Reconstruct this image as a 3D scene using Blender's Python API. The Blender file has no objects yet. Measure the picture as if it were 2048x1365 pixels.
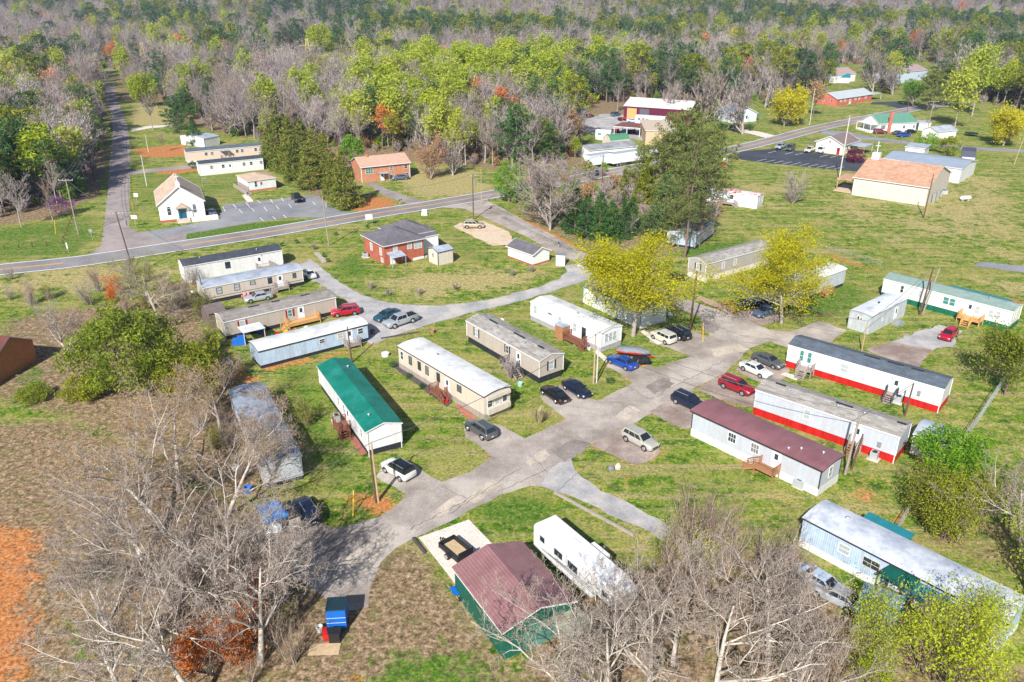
import bpy, math, random
import numpy as np
from mathutils import Vector, Matrix
R = math.radians
S = bpy.context.scene
COL = S.collection

# ---------------------------------------------------------------- camera
HC, PITCH, FPX = 50.0, R(24.5), 1593.0
cam = bpy.data.cameras.new('camera'); cam.lens = 28.0; cam.sensor_width = 36.0; cam.clip_end = 20000
co = bpy.data.objects.new('camera', cam); COL.objects.link(co)
co.location = (0, 0, HC); co.rotation_euler = (math.pi/2 - PITCH, 0, 0)
S.camera = co
# ---------------------------------------------------------------- sky and sun
SUN_EL, SUN_AZ = R(38), R(-108.5)        # azimuth the light comes from, ccw from +X
w = bpy.data.worlds.new('World'); S.world = w; w.use_nodes = True
nt = w.node_tree; bg = nt.nodes['Background']
sky = nt.nodes.new('ShaderNodeTexSky'); sky.sky_type = 'NISHITA'; sky.sun_disc = False
sky.sun_elevation = SUN_EL; sky.sun_rotation = math.pi/2 - SUN_AZ
sky.dust_density = 1.0
nt.links.new(sky.outputs[0], bg.inputs[0]); bg.inputs[1].default_value = 0.075
sl = bpy.data.lights.new('sun', 'SUN'); sl.energy = 5.0; sl.angle = R(.6); sl.color = (1, .97, .92)
so = bpy.data.objects.new('sun', sl); COL.objects.link(so)
sd = Vector((math.cos(SUN_AZ)*math.cos(SUN_EL), math.sin(SUN_AZ)*math.cos(SUN_EL), math.sin(SUN_EL)))
so.rotation_euler = sd.to_track_quat('Z', 'Y').to_euler(); so.location = (0, -50, 120)
S.view_settings.view_transform = 'Standard'; S.view_settings.look = 'None'
S.view_settings.exposure = 0.6; S.view_settings.gamma = 1
S.cycles.use_denoising = True
S.cycles.max_bounces = 5; S.cycles.diffuse_bounces = 2; S.cycles.glossy_bounces = 2
S.cycles.transparent_max_bounces = 6; S.cycles.transmission_bounces = 2

# ---------------------------------------------------------------- helpers
def G(x, y, z=0.0):
    u = (x-1024)/FPX; v = -(y-682.5)/FPX
    d = Vector((u, math.cos(PITCH)+v*math.sin(PITCH), -math.sin(PITCH)+v*math.cos(PITCH)))
    t = (z-HC)/d.z
    return Vector((d.x*t, d.y*t, z))

def tag(o, label=None, cat=None, group=None, kind=None):
    if label: o['label'] = label
    if cat: o['category'] = cat
    if group: o['group'] = group
    if kind: o['kind'] = kind
    return o

def empty(name, loc, rz=0, label=None, cat=None, group=None):
    o = bpy.data.objects.new(name, None); COL.objects.link(o)
    o.empty_display_size = .3; o.location = loc; o.rotation_euler = (0, 0, rz)
    return tag(o, label, cat, group)

class MB:
    def __init__(s): s.v = []; s.f = []; s.m = []
    def poly(s, pts, m=0):
        n = len(s.v); s.v += [tuple(p) for p in pts]; s.f.append(tuple(range(n, n+len(pts)))); s.m.append(m)
    def box(s, x0, x1, y0, y1, z0, z1, m=0):
        n = len(s.v)
        s.v += [(x0,y0,z0),(x1,y0,z0),(x1,y1,z0),(x0,y1,z0),(x0,y0,z1),(x1,y0,z1),(x1,y1,z1),(x0,y1,z1)]
        for f in ((0,3,2,1),(4,5,6,7),(0,1,5,4),(1,2,6,5),(2,3,7,6),(3,0,4,7)):
            s.f.append(tuple(n+i for i in f)); s.m.append(m)
    def bar(s, p, q, w, h=None, m=0):
        p = Vector(p); q = Vector(q); d = (q-p).normalized(); h = h or w
        up = Vector((0,0,1)) if abs(d.z) < .95 else Vector((1,0,0))
        a = d.cross(up).normalized()*w/2; b = a.cross(d).normalized()*h/2
        n = len(s.v)
        for c in (p, q): s.v += [tuple(c-a-b), tuple(c+a-b), tuple(c+a+b), tuple(c-a+b)]
        for f in ((0,1,2,3),(7,6,5,4),(0,4,5,1),(1,5,6,2),(2,6,7,3),(3,7,4,0)):
            s.f.append(tuple(n+i for i in f)); s.m.append(m)
    def tube(s, p, q, r0, r1=None, k=8, m=0, cap=True):
        p = Vector(p); q = Vector(q); r1 = r0 if r1 is None else r1; d = (q-p).normalized()
        up = Vector((0,0,1)) if abs(d.z) < .95 else Vector((1,0,0))
        a = d.cross(up).normalized(); b = a.cross(d); n = len(s.v)
        for c, r in ((p, r0), (q, r1)):
            for i in range(k):
                t = 2*math.pi*i/k; s.v.append(tuple(c+(a*math.cos(t)+b*math.sin(t))*r))
        for i in range(k):
            j = (i+1) % k; s.f.append((n+i, n+j, n+k+j, n+k+i)); s.m.append(m)
        if cap:
            s.f.append(tuple(n+k+i for i in range(k))); s.m.append(m)
            s.f.append(tuple(n+k-1-i for i in range(k))); s.m.append(m)
    def rings(s, rings, m=0, cap=True, closed=True):
        n = len(s.v); k = len(rings[0])
        for r in rings: s.v += [tuple(p) for p in r]
        for i in range(len(rings)-1):
            for j in range(k if closed else k-1):
                a = n+i*k+j; b = n+i*k+(j+1) % k
                s.f.append((a, b, b+k, a+k)); s.m.append(m)
        if cap:
            s.f.append(tuple(n+k-1-i for i in range(k))); s.m.append(m)
            s.f.append(tuple(n+(len(rings)-1)*k+i for i in range(k))); s.m.append(m)
    def mesh(s, name, mats):
        me = bpy.data.meshes.new(name); me.from_pydata(s.v, [], s.f)
        for m in (mats if isinstance(mats, (list, tuple)) else [mats]): me.materials.append(m)
        if max(s.m, default=0) > 0: me.polygons.foreach_set('material_index', s.m)
        me.update(); return me
    def build(s, name, mats, parent=None, smooth=False):
        me = s.mesh(name, mats)
        if smooth: me.polygons.foreach_set('use_smooth', [True]*len(me.polygons))
        o = bpy.data.objects.new(name, me); COL.objects.link(o); o.parent = parent
        return o

def npmesh(name, V, F, mats, mi=None, smooth=False):
    me = bpy.data.meshes.new(name); V = np.asarray(V, np.float32).reshape(-1, 3); F = np.asarray(F, np.int32)
    n, k = F.shape
    me.vertices.add(len(V)); me.vertices.foreach_set('co', V.ravel())
    me.loops.add(n*k); me.loops.foreach_set('vertex_index', F.ravel())
    me.polygons.add(n); me.polygons.foreach_set('loop_start', np.arange(0, n*k, k, dtype=np.int32))
    for m in mats: me.materials.append(m)
    if mi is not None: me.polygons.foreach_set('material_index', np.asarray(mi, np.int32))
    if smooth: me.polygons.foreach_set('use_smooth', np.ones(n, bool))
    me.update(calc_edges=True); return me

# ---------------------------------------------------------------- materials
MATS = {}
def N(nt, t, **kw):
    n = nt.nodes.new(t)
    for k, v in kw.items(): setattr(n, k, v)
    return n
def ramp(nt, src, stops):
    r = N(nt, 'ShaderNodeValToRGB'); e = r.color_ramp.elements
    while len(e) < len(stops): e.new(.5)
    for el, (p, c) in zip(e, stops):
        el.position = p; el.color = (*c, 1) if len(c) == 3 else c
    nt.links.new(src, r.inputs[0]); return r.outputs[0]
def noise(nt, co, scale, detail=3, rough=.6):
    n = N(nt, 'ShaderNodeTexNoise'); n.inputs['Scale'].default_value = scale
    n.inputs['Detail'].default_value = detail; n.inputs['Roughness'].default_value = rough
    nt.links.new(co, n.inputs['Vector']); return n.outputs['Fac']
def mixc(nt, fac, a, b, mode='MIX'):
    m = N(nt, 'ShaderNodeMix', data_type='RGBA', blend_type=mode)
    for i, v in ((0, fac), (6, a), (7, b)):
        if isinstance(v, (int, float)): m.inputs[i].default_value = v
        elif isinstance(v, tuple): m.inputs[i].default_value = (*v, 1)
        else: nt.links.new(v, m.inputs[i])
    return m.outputs[2]
def math_(nt, op, a, b=None, clamp=False):
    m = N(nt, 'ShaderNodeMath', operation=op); m.use_clamp = clamp
    for i, v in enumerate((a, b)):
        if v is None: continue
        if isinstance(v, (int, float)): m.inputs[i].default_value = v
        else: nt.links.new(v, m.inputs[i])
    return m.outputs[0]

def mat(key, col=None, rough=.75, var=.18, vs=1.5, pat=None, ps=5.0, pd=.25, c2=None, thr=.55, sharp=.08,
        metal=0.0, spec=.4, bump=.3, c2s=.35, coat=0):
    if key in MATS: return MATS[key]
    m = bpy.data.materials.new(key); m.use_nodes = True; nt = m.node_tree; b = nt.nodes['Principled BSDF']
    b.inputs['Roughness'].default_value = rough; b.inputs['Metallic'].default_value = metal
    b.inputs['Specular IOR Level'].default_value = spec
    if coat: b.inputs['Coat Weight'].default_value = coat; b.inputs['Coat Roughness'].default_value = .05
    tc = N(nt, 'ShaderNodeTexCoord').outputs['Object']
    nz = noise(nt, tc, vs, 5, .65)
    lo = tuple(c*(1-var) for c in col); hi = tuple(min(1, c*(1+var)) for c in col)
    c = ramp(nt, nz, [(.3, lo), (.7, hi)])
    if c2:
        mp = N(nt, 'ShaderNodeMapping'); mp.inputs['Location'].default_value = (3.7, 9.1, 2.2)
        nt.links.new(tc, mp.inputs[0])
        f = noise(nt, mp.outputs[0], c2s, 6, .7)
        f = ramp(nt, f, [(thr-sharp, (0,0,0)), (thr+sharp, (1,1,1))])
        c = mixc(nt, f, c, c2)
    if pat in ('lap', 'rib', 'plank', 'corr'):
        wv = N(nt, 'ShaderNodeTexWave', wave_type='BANDS', bands_direction={'lap': 'Z', 'rib': 'X', 'plank': 'X', 'corr': 'Y'}[pat])
        wv.wave_profile = 'SAW' if pat == 'lap' else 'SIN'
        wv.inputs['Scale'].default_value = ps; wv.inputs['Distortion'].default_value = 0
        nt.links.new(tc, wv.inputs['Vector'])
        st = ramp(nt, wv.outputs['Fac'], [(0.0, (1-pd,)*3), (.3, (1,1,1))])
        c = mixc(nt, 1.0, c, st, 'MULTIPLY')
        bp = N(nt, 'ShaderNodeBump'); bp.inputs['Strength'].default_value = bump; bp.inputs['Distance'].default_value = .03
        nt.links.new(wv.outputs['Fac'], bp.inputs['Height']); nt.links.new(bp.outputs[0], b.inputs['Normal'])
    elif pat in ('brick', 'shingle'):
        br = N(nt, 'ShaderNodeTexBrick'); br.inputs['Scale'].default_value = 1
        mp = N(nt, 'ShaderNodeMapping')
        if pat == 'brick':
            mp.inputs['Rotation'].default_value = (R(90), 0, 0)
            br.inputs['Brick Width'].default_value = .4; br.inputs['Row Height'].default_value = .13; br.inputs['Mortar Size'].default_value = .012
            br.inputs['Color1'].default_value = (.78,.78,.78,1); br.inputs['Color2'].default_value = (1.12,1.05,1.0,1); br.inputs['Mortar'].default_value = (1.3,1.5,1.6,1)
            cx = N(nt, 'ShaderNodeSeparateXYZ'); nt.links.new(tc, cx.inputs[0])
            cb = N(nt, 'ShaderNodeCombineXYZ')
            nt.links.new(math_(nt, 'ADD', cx.outputs[0], cx.outputs[1]), cb.inputs[0]); nt.links.new(cx.outputs[2], cb.inputs[1])
            nt.links.new(cb.outputs[0], br.inputs['Vector'])
        else:
            br.inputs['Brick Width'].default_value = .9; br.inputs['Row Height'].default_value = .28; br.inputs['Mortar Size'].default_value = .01
            br.inputs['Color1'].default_value = (1-pd,)*3+(1,); br.inputs['Color2'].default_value = (1+pd,)*3+(1,); br.inputs['Mortar'].default_value = (.7,.7,.7,1)
            nt.links.new(tc, br.inputs['Vector'])
        c = mixc(nt, 1.0, c, br.outputs['Color'], 'MULTIPLY')
    if pat is None or pat in ('brick', 'shingle'):
        bp = N(nt, 'ShaderNodeBump'); bp.inputs['Strength'].default_value = bump*.6; bp.inputs['Distance'].default_value = .03
        nt.links.new(noise(nt, tc, vs*9, 3), bp.inputs['Height']); nt.links.new(bp.outputs[0], b.inputs['Normal'])
    nt.links.new(c, b.inputs['Base Color'])
    MATS[key] = m; return m

def weather(m, amt=.22, s1=(1.6,1.6,.25)):
    nt = m.node_tree; b = nt.nodes['Principled BSDF']; l = b.inputs['Base Color'].links[0].from_socket
    tc = N(nt, 'ShaderNodeTexCoord').outputs['Object']; mp = N(nt, 'ShaderNodeMapping'); mp.inputs['Scale'].default_value = s1; nt.links.new(tc, mp.inputs[0])
    f = noise(nt, mp.outputs[0], 1.0, 6, .75); d = 1-amt
    nt.links.new(mixc(nt, 1.0, l, ramp(nt, f, [(.42, (d,d*.97,d*.92)), (.56, (1,1,1))]), 'MULTIPLY'), b.inputs['Base Color'])
def leafmat(key, cols, trans=.35, rough=.6, vscale=.0):
    """colour per leaf (random per island) and per tree (object random)"""
    m = bpy.data.materials.new(key); m.use_nodes = True; nt = m.node_tree; b = nt.nodes['Principled BSDF']
    g = N(nt, 'ShaderNodeNewGeometry'); oi = N(nt, 'ShaderNodeObjectInfo')
    f = math_(nt, 'ADD', math_(nt, 'MULTIPLY', g.outputs['Random Per Island'], .6), math_(nt, 'MULTIPLY', oi.outputs['Random'], .4))
    n = len(cols)
    c = ramp(nt, f, [(.1+.8*i/(n-1), cc) for i, cc in enumerate(cols)])
    nt.links.new(c, b.inputs['Base Color']); b.inputs['Roughness'].default_value = rough
    b.inputs['Specular IOR Level'].default_value = .25
    if trans:
        t = N(nt, 'ShaderNodeBsdfTranslucent'); nt.links.new(c, t.inputs[0])
        mx = N(nt, 'ShaderNodeMixShader'); mx.inputs[0].default_value = trans
        nt.links.new(b.outputs[0], mx.inputs[1]); nt.links.new(t.outputs[0], mx.inputs[2])
        nt.links.new(mx.outputs[0], nt.nodes['Material Output'].inputs[0])
    MATS[key] = m; return m

# building materials
WHITE = mat('white_siding', (.73,.74,.76), .6, .08, 2, 'lap', 1.6, .22)
CREAM = mat('cream_siding', (.60,.54,.45), .6, .06, 2, 'rib', 1.2, .2)
TANS = mat('tan_siding', (.47,.415,.36), .65, .06, 2, 'lap', 1.6, .25)
PINKT = mat('pinkish_tan_siding', (.56,.49,.44), .65, .06, 2, 'lap', 1.4, .2)
GRAYS = mat('pale_grey_siding', (.50,.53,.60), .6, .05, 2, 'lap', 1.6, .22)
BLUEW = mat('pale_blue_metal_siding', (.46,.58,.74), .5, .10, 1.2, 'rib', 1.5, .25)
SILV = mat('grey_metal_siding', (.55,.59,.64), .5, .10, 1.2, 'rib', 1.5, .2)
BLACKT = mat('black_skirting', (.02,.022,.03), .7, .3)
TANSK = mat('tan_skirting', (.37,.32,.29), .7, .1, 2, 'rib', 1.2, .25)
WHSK = mat('white_skirting', (.72,.73,.74), .6, .08, 2, 'rib', 1.2, .15)
REDSK = mat('red_skirting', (.55,.012,.012), .5, .1, 2, 'rib', 1.2, .15)
GRNSK = mat('green_skirting', (.008,.14,.085), .5, .1, 2, 'rib', 1.2, .15)
GREYSK = mat('grey_block_skirting', (.33,.31,.32), .8, .15, 3, 'brick')
GREENR = mat('green_metal_roof', (.005,.18,.13), .45, .16, .5, 'rib', 3.0, .12, c2=(.02,.23,.19), c2s=.25, thr=.56)
WHROOF = mat('white_coated_roof', (.66,.66,.65), .6, .08, 1.2, c2=(.42,.43,.43), c2s=.5, thr=.58, sharp=.12)
GRROOF = mat('weathered_metal_roof', (.40,.44,.52), .55, .15, .6, 'rib', 1.0, .1, c2=(.22,.24,.28), c2s=.5, thr=.58, sharp=.12)
SHROOF = mat('brown_grey_shingles', (.27,.245,.23), .9, .12, .8, 'shingle', pd=.2)
TSHROOF = mat('tan_grey_shingles', (.33,.31,.29), .9, .12, .8, 'shingle', pd=.25)
DSHROOF = mat('charcoal_shingles', (.055,.065,.085), .9, .2, 1, 'shingle', pd=.15)
BSHROOF = mat('blue_grey_shingles', (.10,.125,.16), .9, .15, 1, 'shingle', pd=.15)
PURROOF = mat('dark_grey_hip_shingles', (.14,.13,.15), .9, .12, 1, 'shingle', pd=.1)
MAROON = mat('maroon_metal_roof', (.26,.115,.13), .45, .10, .6, 'rib', 1.1, .3)
MAROONB = mat('maroon_barn_roof', (.29,.15,.155), .5, .10, .6, 'corr', 1.1, .25)
TANROOF = mat('tan_metal_roof', (.57,.42,.32), .5, .06, 1, 'rib', .6, .1)
ORSH = mat('terracotta_shingles', (.52,.30,.20), .9, .12, .7, 'shingle', pd=.14)
REDRUST = mat('red_rusted_roof', (.42,.03,.04), .7, .3, 1, c2=(.72,.68,.66), c2s=1.0, thr=.47, sharp=.05)
RUSTR = mat('dark_red_roof', (.20,.075,.065), .8, .25, 1, 'rib', 1.2, .2)
BRICK = mat('red_brick', (.40,.11,.065), .85, .12, 1, 'brick')
OBRICK = mat('orange_brick', (.50,.22,.12), .85, .10, 1, 'brick')
BROWNSH = mat('brown_shed_siding', (.17,.13,.115), .8, .15, 2, 'rib', 1.3, .2)
BEIGE = mat('beige_panel', (.62,.57,.50), .7, .06, 1, 'lap', 1.1, .12)
PURPLE = mat('maroon_metal_wall', (.12,.012,.035), .5, .1, 1, 'rib', 1.4, .2)
DKGREEN = mat('green_metal_wall', (.008,.12,.085), .45, .12, 1, 'rib', 2.0, .5)
TEAL = mat('teal_metal_roof', (.02,.20,.24), .5, .12, 1, 'rib', 1.6, .2)
WTRIM = mat('white_trim', (.7,.7,.69), .5, .04)
BTRIM = mat('dark_trim', (.03,.03,.035), .5, .2)
TTRIM = mat('teal_trim', (.02,.22,.30), .5, .1)
SHUTR = mat('red_shutter', (.25,.02,.03), .6, .1)
SHUTB = mat('dark_shutter', (.035,.03,.03), .6, .1)
GLASS = mat('window_glass', (.03,.045,.06), .08, .3, .7, spec=.8, bump=0)
BLIND = mat('window_blinds', (.42,.46,.47), .35, .1, 2, 'lap', 6, .3)
LGLASS = mat('green_window_glass', (.05,.22,.20), .12, .3, .7, spec=.8, bump=0)
WCOUNT = 0
GLASS2 = mat('window_glass_grey', (.10,.12,.14), .1, .4, 1.2, spec=.8, bump=0)
CURT = mat('window_curtain', (.20,.20,.19), .3, .3, 3, 'rib', 5, .5)
DOORW = mat('white_door', (.75,.76,.78), .45, .04)
DOORT = mat('teal_door', (.01,.11,.16), .4, .1)
DOORR = mat('red_door', (.4,.03,.03), .4, .1)
DECKB = mat('brown_stained_wood', (.22,.085,.05), .7, .2, 3)
DECKG = mat('weathered_grey_wood', (.34,.29,.26), .85, .2, 3)
DECKY = mat('new_yellow_wood', (.60,.33,.12), .7, .12, 3)
DECKO = mat('orange_brown_wood', (.36,.17,.08), .75, .18, 3)
DARKV = mat('dark_wood_rail', (.08,.07,.075), .7, .2, 3)
CONC = mat('concrete', (.56,.50,.44), .85, .12, .8, c2=(.45,.36,.29), c2s=.5, thr=.57, sharp=.1)
METAL = mat('galvanised_metal', (.45,.47,.49), .4, .1, 3, metal=.6)
ACM = mat('ac_housing', (.42,.44,.46), .5, .1, 2, 'lap', 8, .35)
BLK = mat('black_plastic', (.015,.015,.017), .5, .2)
POLEB = mat('brown_pole_wood', (.12,.065,.045), .85, .25, 2)
POLEG = mat('grey_pole_wood', (.30,.26,.22), .85, .2, 2)
POLET = mat('tan_pole_wood', (.42,.31,.18), .85, .2, 2)
YEL = mat('yellow_paint', (.75,.42,.02), .5, .08)
RED = mat('red_paint', (.5,.02,.015), .4, .1)
BLUEP = mat('blue_paint', (.01,.13,.50), .4, .12)
BTARP = mat('blue_tarp', (.015,.22,.62), .45, .15, 2)
GREYC = mat('grey_boat_cover', (.20,.215,.24), .8, .15, 2)
PLYW = mat('plywood', (.50,.37,.22), .8, .15, 2)
PINKB = mat('red_paver', (.36,.14,.10), .9, .2, 3, 'brick')
GRASSPL = leafmat('plume_grass', [(.40,.33,.16),(.55,.47,.28)], .2)

for m_ in (WHITE, CREAM, TANS, PINKT, GRAYS, WHSK, BEIGE): weather(m_, .07)
for m_ in (BLUEW, SILV, TANSK, BRICK, OBRICK, DKGREEN): weather(m_, .15)
for m_ in (REDSK, GRNSK): weather(m_, .3)
for m_ in (GREENR, MAROON, MAROONB, SHROOF, TSHROOF, BSHROOF, DSHROOF, ORSH, TANROOF, PURROOF): weather(m_, .15, (.7,.25,1))
# ---------------------------------------------------------------- ground mask and terrain
def hill(x, y):
    d = np.clip((y-520)/1500, 0, 1); s = d*d*(3-2*d)
    far = np.clip((y-1600)/1500, 0, 1)
    return s*(16*np.sin(x/210+1.3)*np.cos(y/260+.4) + 9*np.sin(x/95+y/140) + 16) + far*45*(1+.3*np.sin(x/400+.5)) + 26*np.exp(-((y-1150-60*np.sin(x/260))/190)**2)*(.7+.5*np.sin(x/330+2)) + 34*np.exp(-((y-1900-90*np.sin(x/350+1))/260)**2)
rng = np.random.default_rng(7)
def axis(lo, hi, a, b, step):
    core = np.arange(a, b+step/2, step); o = list(core); s = step; v = b
    while v < hi: s = min(s*1.12, 60); v += s; o.append(v)
    s = step; v = a; pre = []
    while v > lo: s = min(s*1.12, 60); v -= s; pre.append(v)
    return np.array(pre[::-1]+o)
XS = axis(-3200, 3200, -125, 125, .85); YS = axis(-200, 4600, 28, 300, .85)
GX, GY = np.meshgrid(XS, YS); gx = GX.ravel(); gy = GY.ravel()
att = {k: np.zeros(len(gx), np.float32) for k in ('dirt', 'litter', 'lush', 'straw', 'gravel')}

def paint(ch, px, feather=1.5, val=1.0, world=False):
    P = np.array([(p[0], p[1]) for p in px]) if world else np.array([G(*p)[:2] for p in px])
    lo = P.min(0)-feather*1.5; hi = P.max(0)+feather*1.5
    idx = np.nonzero((gx > lo[0]) & (gx < hi[0]) & (gy > lo[1]) & (gy < hi[1]))[0]
    if not len(idx): return
    x = gx[idx]; y = gy[idx]; ins = np.zeros(len(idx), bool); dist = np.full(len(idx), 1e9)
    for i in range(len(P)):
        a = P[i]; b = P[(i+1) % len(P)]
        c = ((a[1] > y) != (b[1] > y)); 
        if abs(b[1]-a[1]) > 1e-9: ins ^= c & (x < (b[0]-a[0])*(y-a[1])/(b[1]-a[1])+a[0])
        ab = b-a; t = np.clip(((x-a[0])*ab[0]+(y-a[1])*ab[1])/max(ab@ab, 1e-9), 0, 1)
        dist = np.minimum(dist, np.hypot(x-a[0]-t*ab[0], y-a[1]-t*ab[1]))
    sd_ = np.where(ins, dist, -dist)
    v = np.clip(.5+sd_/(2*feather), 0, 1)*val
    att[ch][idx] = np.maximum(att[ch][idx], v)

ROADS = []
def sheet(name, px, m, z=.02, jit=.12, label=None, kind='structure', seed=1, cat=None, shoulder=None, step=1.2):
    """a flat polygon laid on the ground, its edge slightly ragged"""
    P = [G(*p) for p in px]; rs = random.Random(seed+len(px)); out = []
    for i, a in enumerate(P):
        b = P[(i+1) % len(P)]; L = (b-a).length; n = max(1, int(L/step)); nn = Vector((-(b-a).y, (b-a).x, 0)).normalized()
        for k in range(n):
            j = 0 if k == 0 else rs.uniform(-jit, jit)
            out.append(a.lerp(b, k/n)+nn*j)
    z += .0008*len(ROADS)
    mb = MB(); mb.poly([(p.x, p.y, z) for p in out])
    o = mb.build(name, m); tag(o, label, cat, None, kind)
    import bmesh
    bm = bmesh.new(); bm.from_mesh(o.data); bmesh.ops.triangulate(bm, faces=bm.faces[:]); bm.to_mesh(o.data); bm.free()
    if shoulder: paint(shoulder[0], px, shoulder[1], shoulder[2])
    ROADS.append(px)
    return o

def catmull(pts, n=8):
    P = [Vector(p) for p in pts]; P = [P[0]*2-P[1]]+P+[P[-1]*2-P[-2]]; out = []
    for i in range(1, len(P)-2):
        for k in range(n):
            t = k/n; a, b, c, d = P[i-1], P[i], P[i+1], P[i+2]
            out.append(.5*((2*b)+(c-a)*t+(2*a-5*b+4*c-d)*t*t+(3*b-a-3*c+d)*t**3))
    out.append(P[-2]); return out
def strip(name, line, off0, off1, m, z, kind='structure', dash=None):
    mb = MB(); n = len(line); acc = 0
    def nrm(i):
        d = line[min(i+1, n-1)]-line[max(i-1, 0)]; return Vector((-d.y, d.x, 0)).normalized()
    for i in range(n-1):
        L = (line[i+1]-line[i]).length; acc += L
        if dash and (acc % (dash[0]+dash[1])) > dash[0]: continue
        a, b = nrm(i), nrm(i+1)
        q = [line[i]+a*off0, line[i+1]+b*off0, line[i+1]+b*off1, line[i]+a*off1]
        q = [(p.x, p.y, z) for p in q]
        mb.poly(q[::-1] if off1 > off0 else q)
    o = mb.build(name, m); tag(o, kind=kind); return o
def gmat(key, cols, s1, s2, rough=.9, crack=True, stripe=None):
    m = bpy.data.materials.new(key); m.use_nodes = True; nt = m.node_tree; b = nt.nodes['Principled BSDF']
    b.inputs['Roughness'].default_value = rough; b.inputs['Specular IOR Level'].default_value = .2
    tc = N(nt, 'ShaderNodeTexCoord').outputs['Object']
    n1 = noise(nt, tc, s1, 6, .7); n2 = noise(nt, tc, s2, 4, .7)
    c = ramp(nt, n1, [(.38, cols[0]), (.5, cols[1]), (.62, cols[2])])
    c = mixc(nt, 1.0, c, ramp(nt, n2, [(.36, (.80,.79,.78)), (.64, (1.2,1.2,1.2))]), 'MULTIPLY')
    if crack:
        v = N(nt, 'ShaderNodeTexVoronoi', feature='DISTANCE_TO_EDGE'); v.inputs['Scale'].default_value = .16
        mp = N(nt, 'ShaderNodeMapping'); nt.links.new(tc, mp.inputs[0])
        dn = N(nt, 'ShaderNodeTexNoise'); dn.inputs['Scale'].default_value = .8; nt.links.new(tc, dn.inputs['Vector'])
        vm = N(nt, 'ShaderNodeVectorMath', operation='MULTIPLY_ADD'); vm.inputs[1].default_value = (3,3,0)
        nt.links.new(dn.outputs['Color'], vm.inputs[0]); nt.links.new(tc, vm.inputs[2])
        nt.links.new(vm.outputs[0], v.inputs['Vector'])
        c = mixc(nt, 1.0, c, ramp(nt, v.outputs['Distance'], [(0, (.78,.76,.74)), (.008, (1,1,1))]), 'MULTIPLY')
    bp = N(nt, 'ShaderNodeBump'); bp.inputs['Strength'].default_value = .4; bp.inputs['Distance'].default_value = .03
    nt.links.new(n2, bp.inputs['Height']); nt.links.new(bp.outputs[0], b.inputs['Normal'])
    nt.links.new(c, b.inputs['Base Color']); MATS[key] = m; return m
ASPH = gmat('worn_asphalt', [(.25,.21,.18), (.355,.31,.275), (.47,.415,.365)], .13, 7)
HWY = gmat('highway_asphalt', [(.20,.185,.19), (.24,.225,.23), (.28,.265,.265)], .08, 5)
LOT = gmat('grey_lot_asphalt', [(.20,.205,.22), (.25,.25,.265), (.29,.29,.30)], .1, 5)
DLOT = gmat('dark_fresh_asphalt', [(.045,.05,.065), (.06,.065,.08), (.08,.085,.10)], .1, 5)
SIDE = gmat('side_road_asphalt', [(.24,.205,.20), (.31,.265,.255), (.37,.31,.29)], .15, 5)
GRAV = gmat('grey_gravel', [(.30,.29,.29), (.38,.37,.37), (.50,.45,.41)], .25, 9, crack=False)
PADM = gmat('tan_gravel_pad', [(.50,.37,.25), (.62,.50,.36), (.52,.42,.33)], .3, 6, crack=False)
DRV = gmat('driveway_asphalt', [(.24,.18,.15), (.31,.25,.22), (.42,.34,.29)], .22, 6)
PCON = gmat('patio_concrete', [(.60,.52,.44), (.68,.62,.55), (.62,.55,.48)], .3, 5)
LINEW = mat('white_road_paint', (.8,.8,.78), .7, .15, 1)
LINEY = mat('yellow_road_paint', (.75,.36,.05), .7, .12, 1)

# highway
hw = catmull([G(*p) for p in [(-330,573),(-120,555),(0,540),(160,523),(330,497),(500,471),(630,449),(756,427),(870,409),(987,389),(1100,369),(1206,348),(1300,331),(1380,317),(1451,303),(1540,282),(1640,256),(1772,229),(1851,214),(1904,209),(1945,209)]], 10)
strip('highway', hw, -3.7, 3.7, HWY, .06)
for o0, o1, mm in ((-3.5,-3.22,LINEW), (3.22,3.5,LINEW)): strip('edge_line', hw, o0, o1, mm, .066)
jn = min(range(len(hw)), key=lambda i: (hw[i]-G(215,512)).length)
for seg in (hw[:jn-4], hw[jn+9:]):
    for o0, o1 in ((-.27,-.07), (.07,.27)): strip('centre_line', seg, o0, o1, LINEY, .066)
def paint_line(line, half, ch, f, v):
    A = [line[i]+Vector((-(line[min(i+1,len(line)-1)]-line[max(i-1,0)]).y, (line[min(i+1,len(line)-1)]-line[max(i-1,0)]).x, 0)).normalized()*half for i in range(len(line))]
    B = [line[i]*2-A[i] for i in range(len(line))]
    paint(ch, [(p.x, p.y) for p in A+B[::-1]], f, v, world=True)
paint_line(hw, 4.6, 'straw', 1.5, .55)
# side road
sheet('side_road', [(150,519),(185,505),(203,490),(207,460),(210,430),(216,385),(219,333),(226,256),(221,225),(214,205),(207,190),(199,179),(180,173),(182,169),(229,166),(229,172),(232,190),(237,205),(248,232),(256,256),(259,290),(260,333),(259,390),(259,456),(277,466),(318,478),(346,471),(372,468),(372,490),(300,501)], SIDE, .014, .15, shoulder=('dirt', 1.0, .62))
sheet('church_parking_lot', [(277,466),(333,457),(436,440),(443,425),(446,409),(487,405),(518,403),(545,400),(577,396),(623,391),(640,394),(654,409),(679,422),(722,428),(655,444),(646,435),(577,436),(500,446),(410,463),(346,471),(318,479)], LOT, .017, .1, shoulder=('dirt', .8, .5))
sheet('ranch_driveway', [(709,347),(722,353),(772,378),(812,392),(852,404),(822,408),(795,401),(767,391),(731,366),(708,352)], SIDE, .014, .2, shoulder=('dirt', 1.2, .8))
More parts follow.
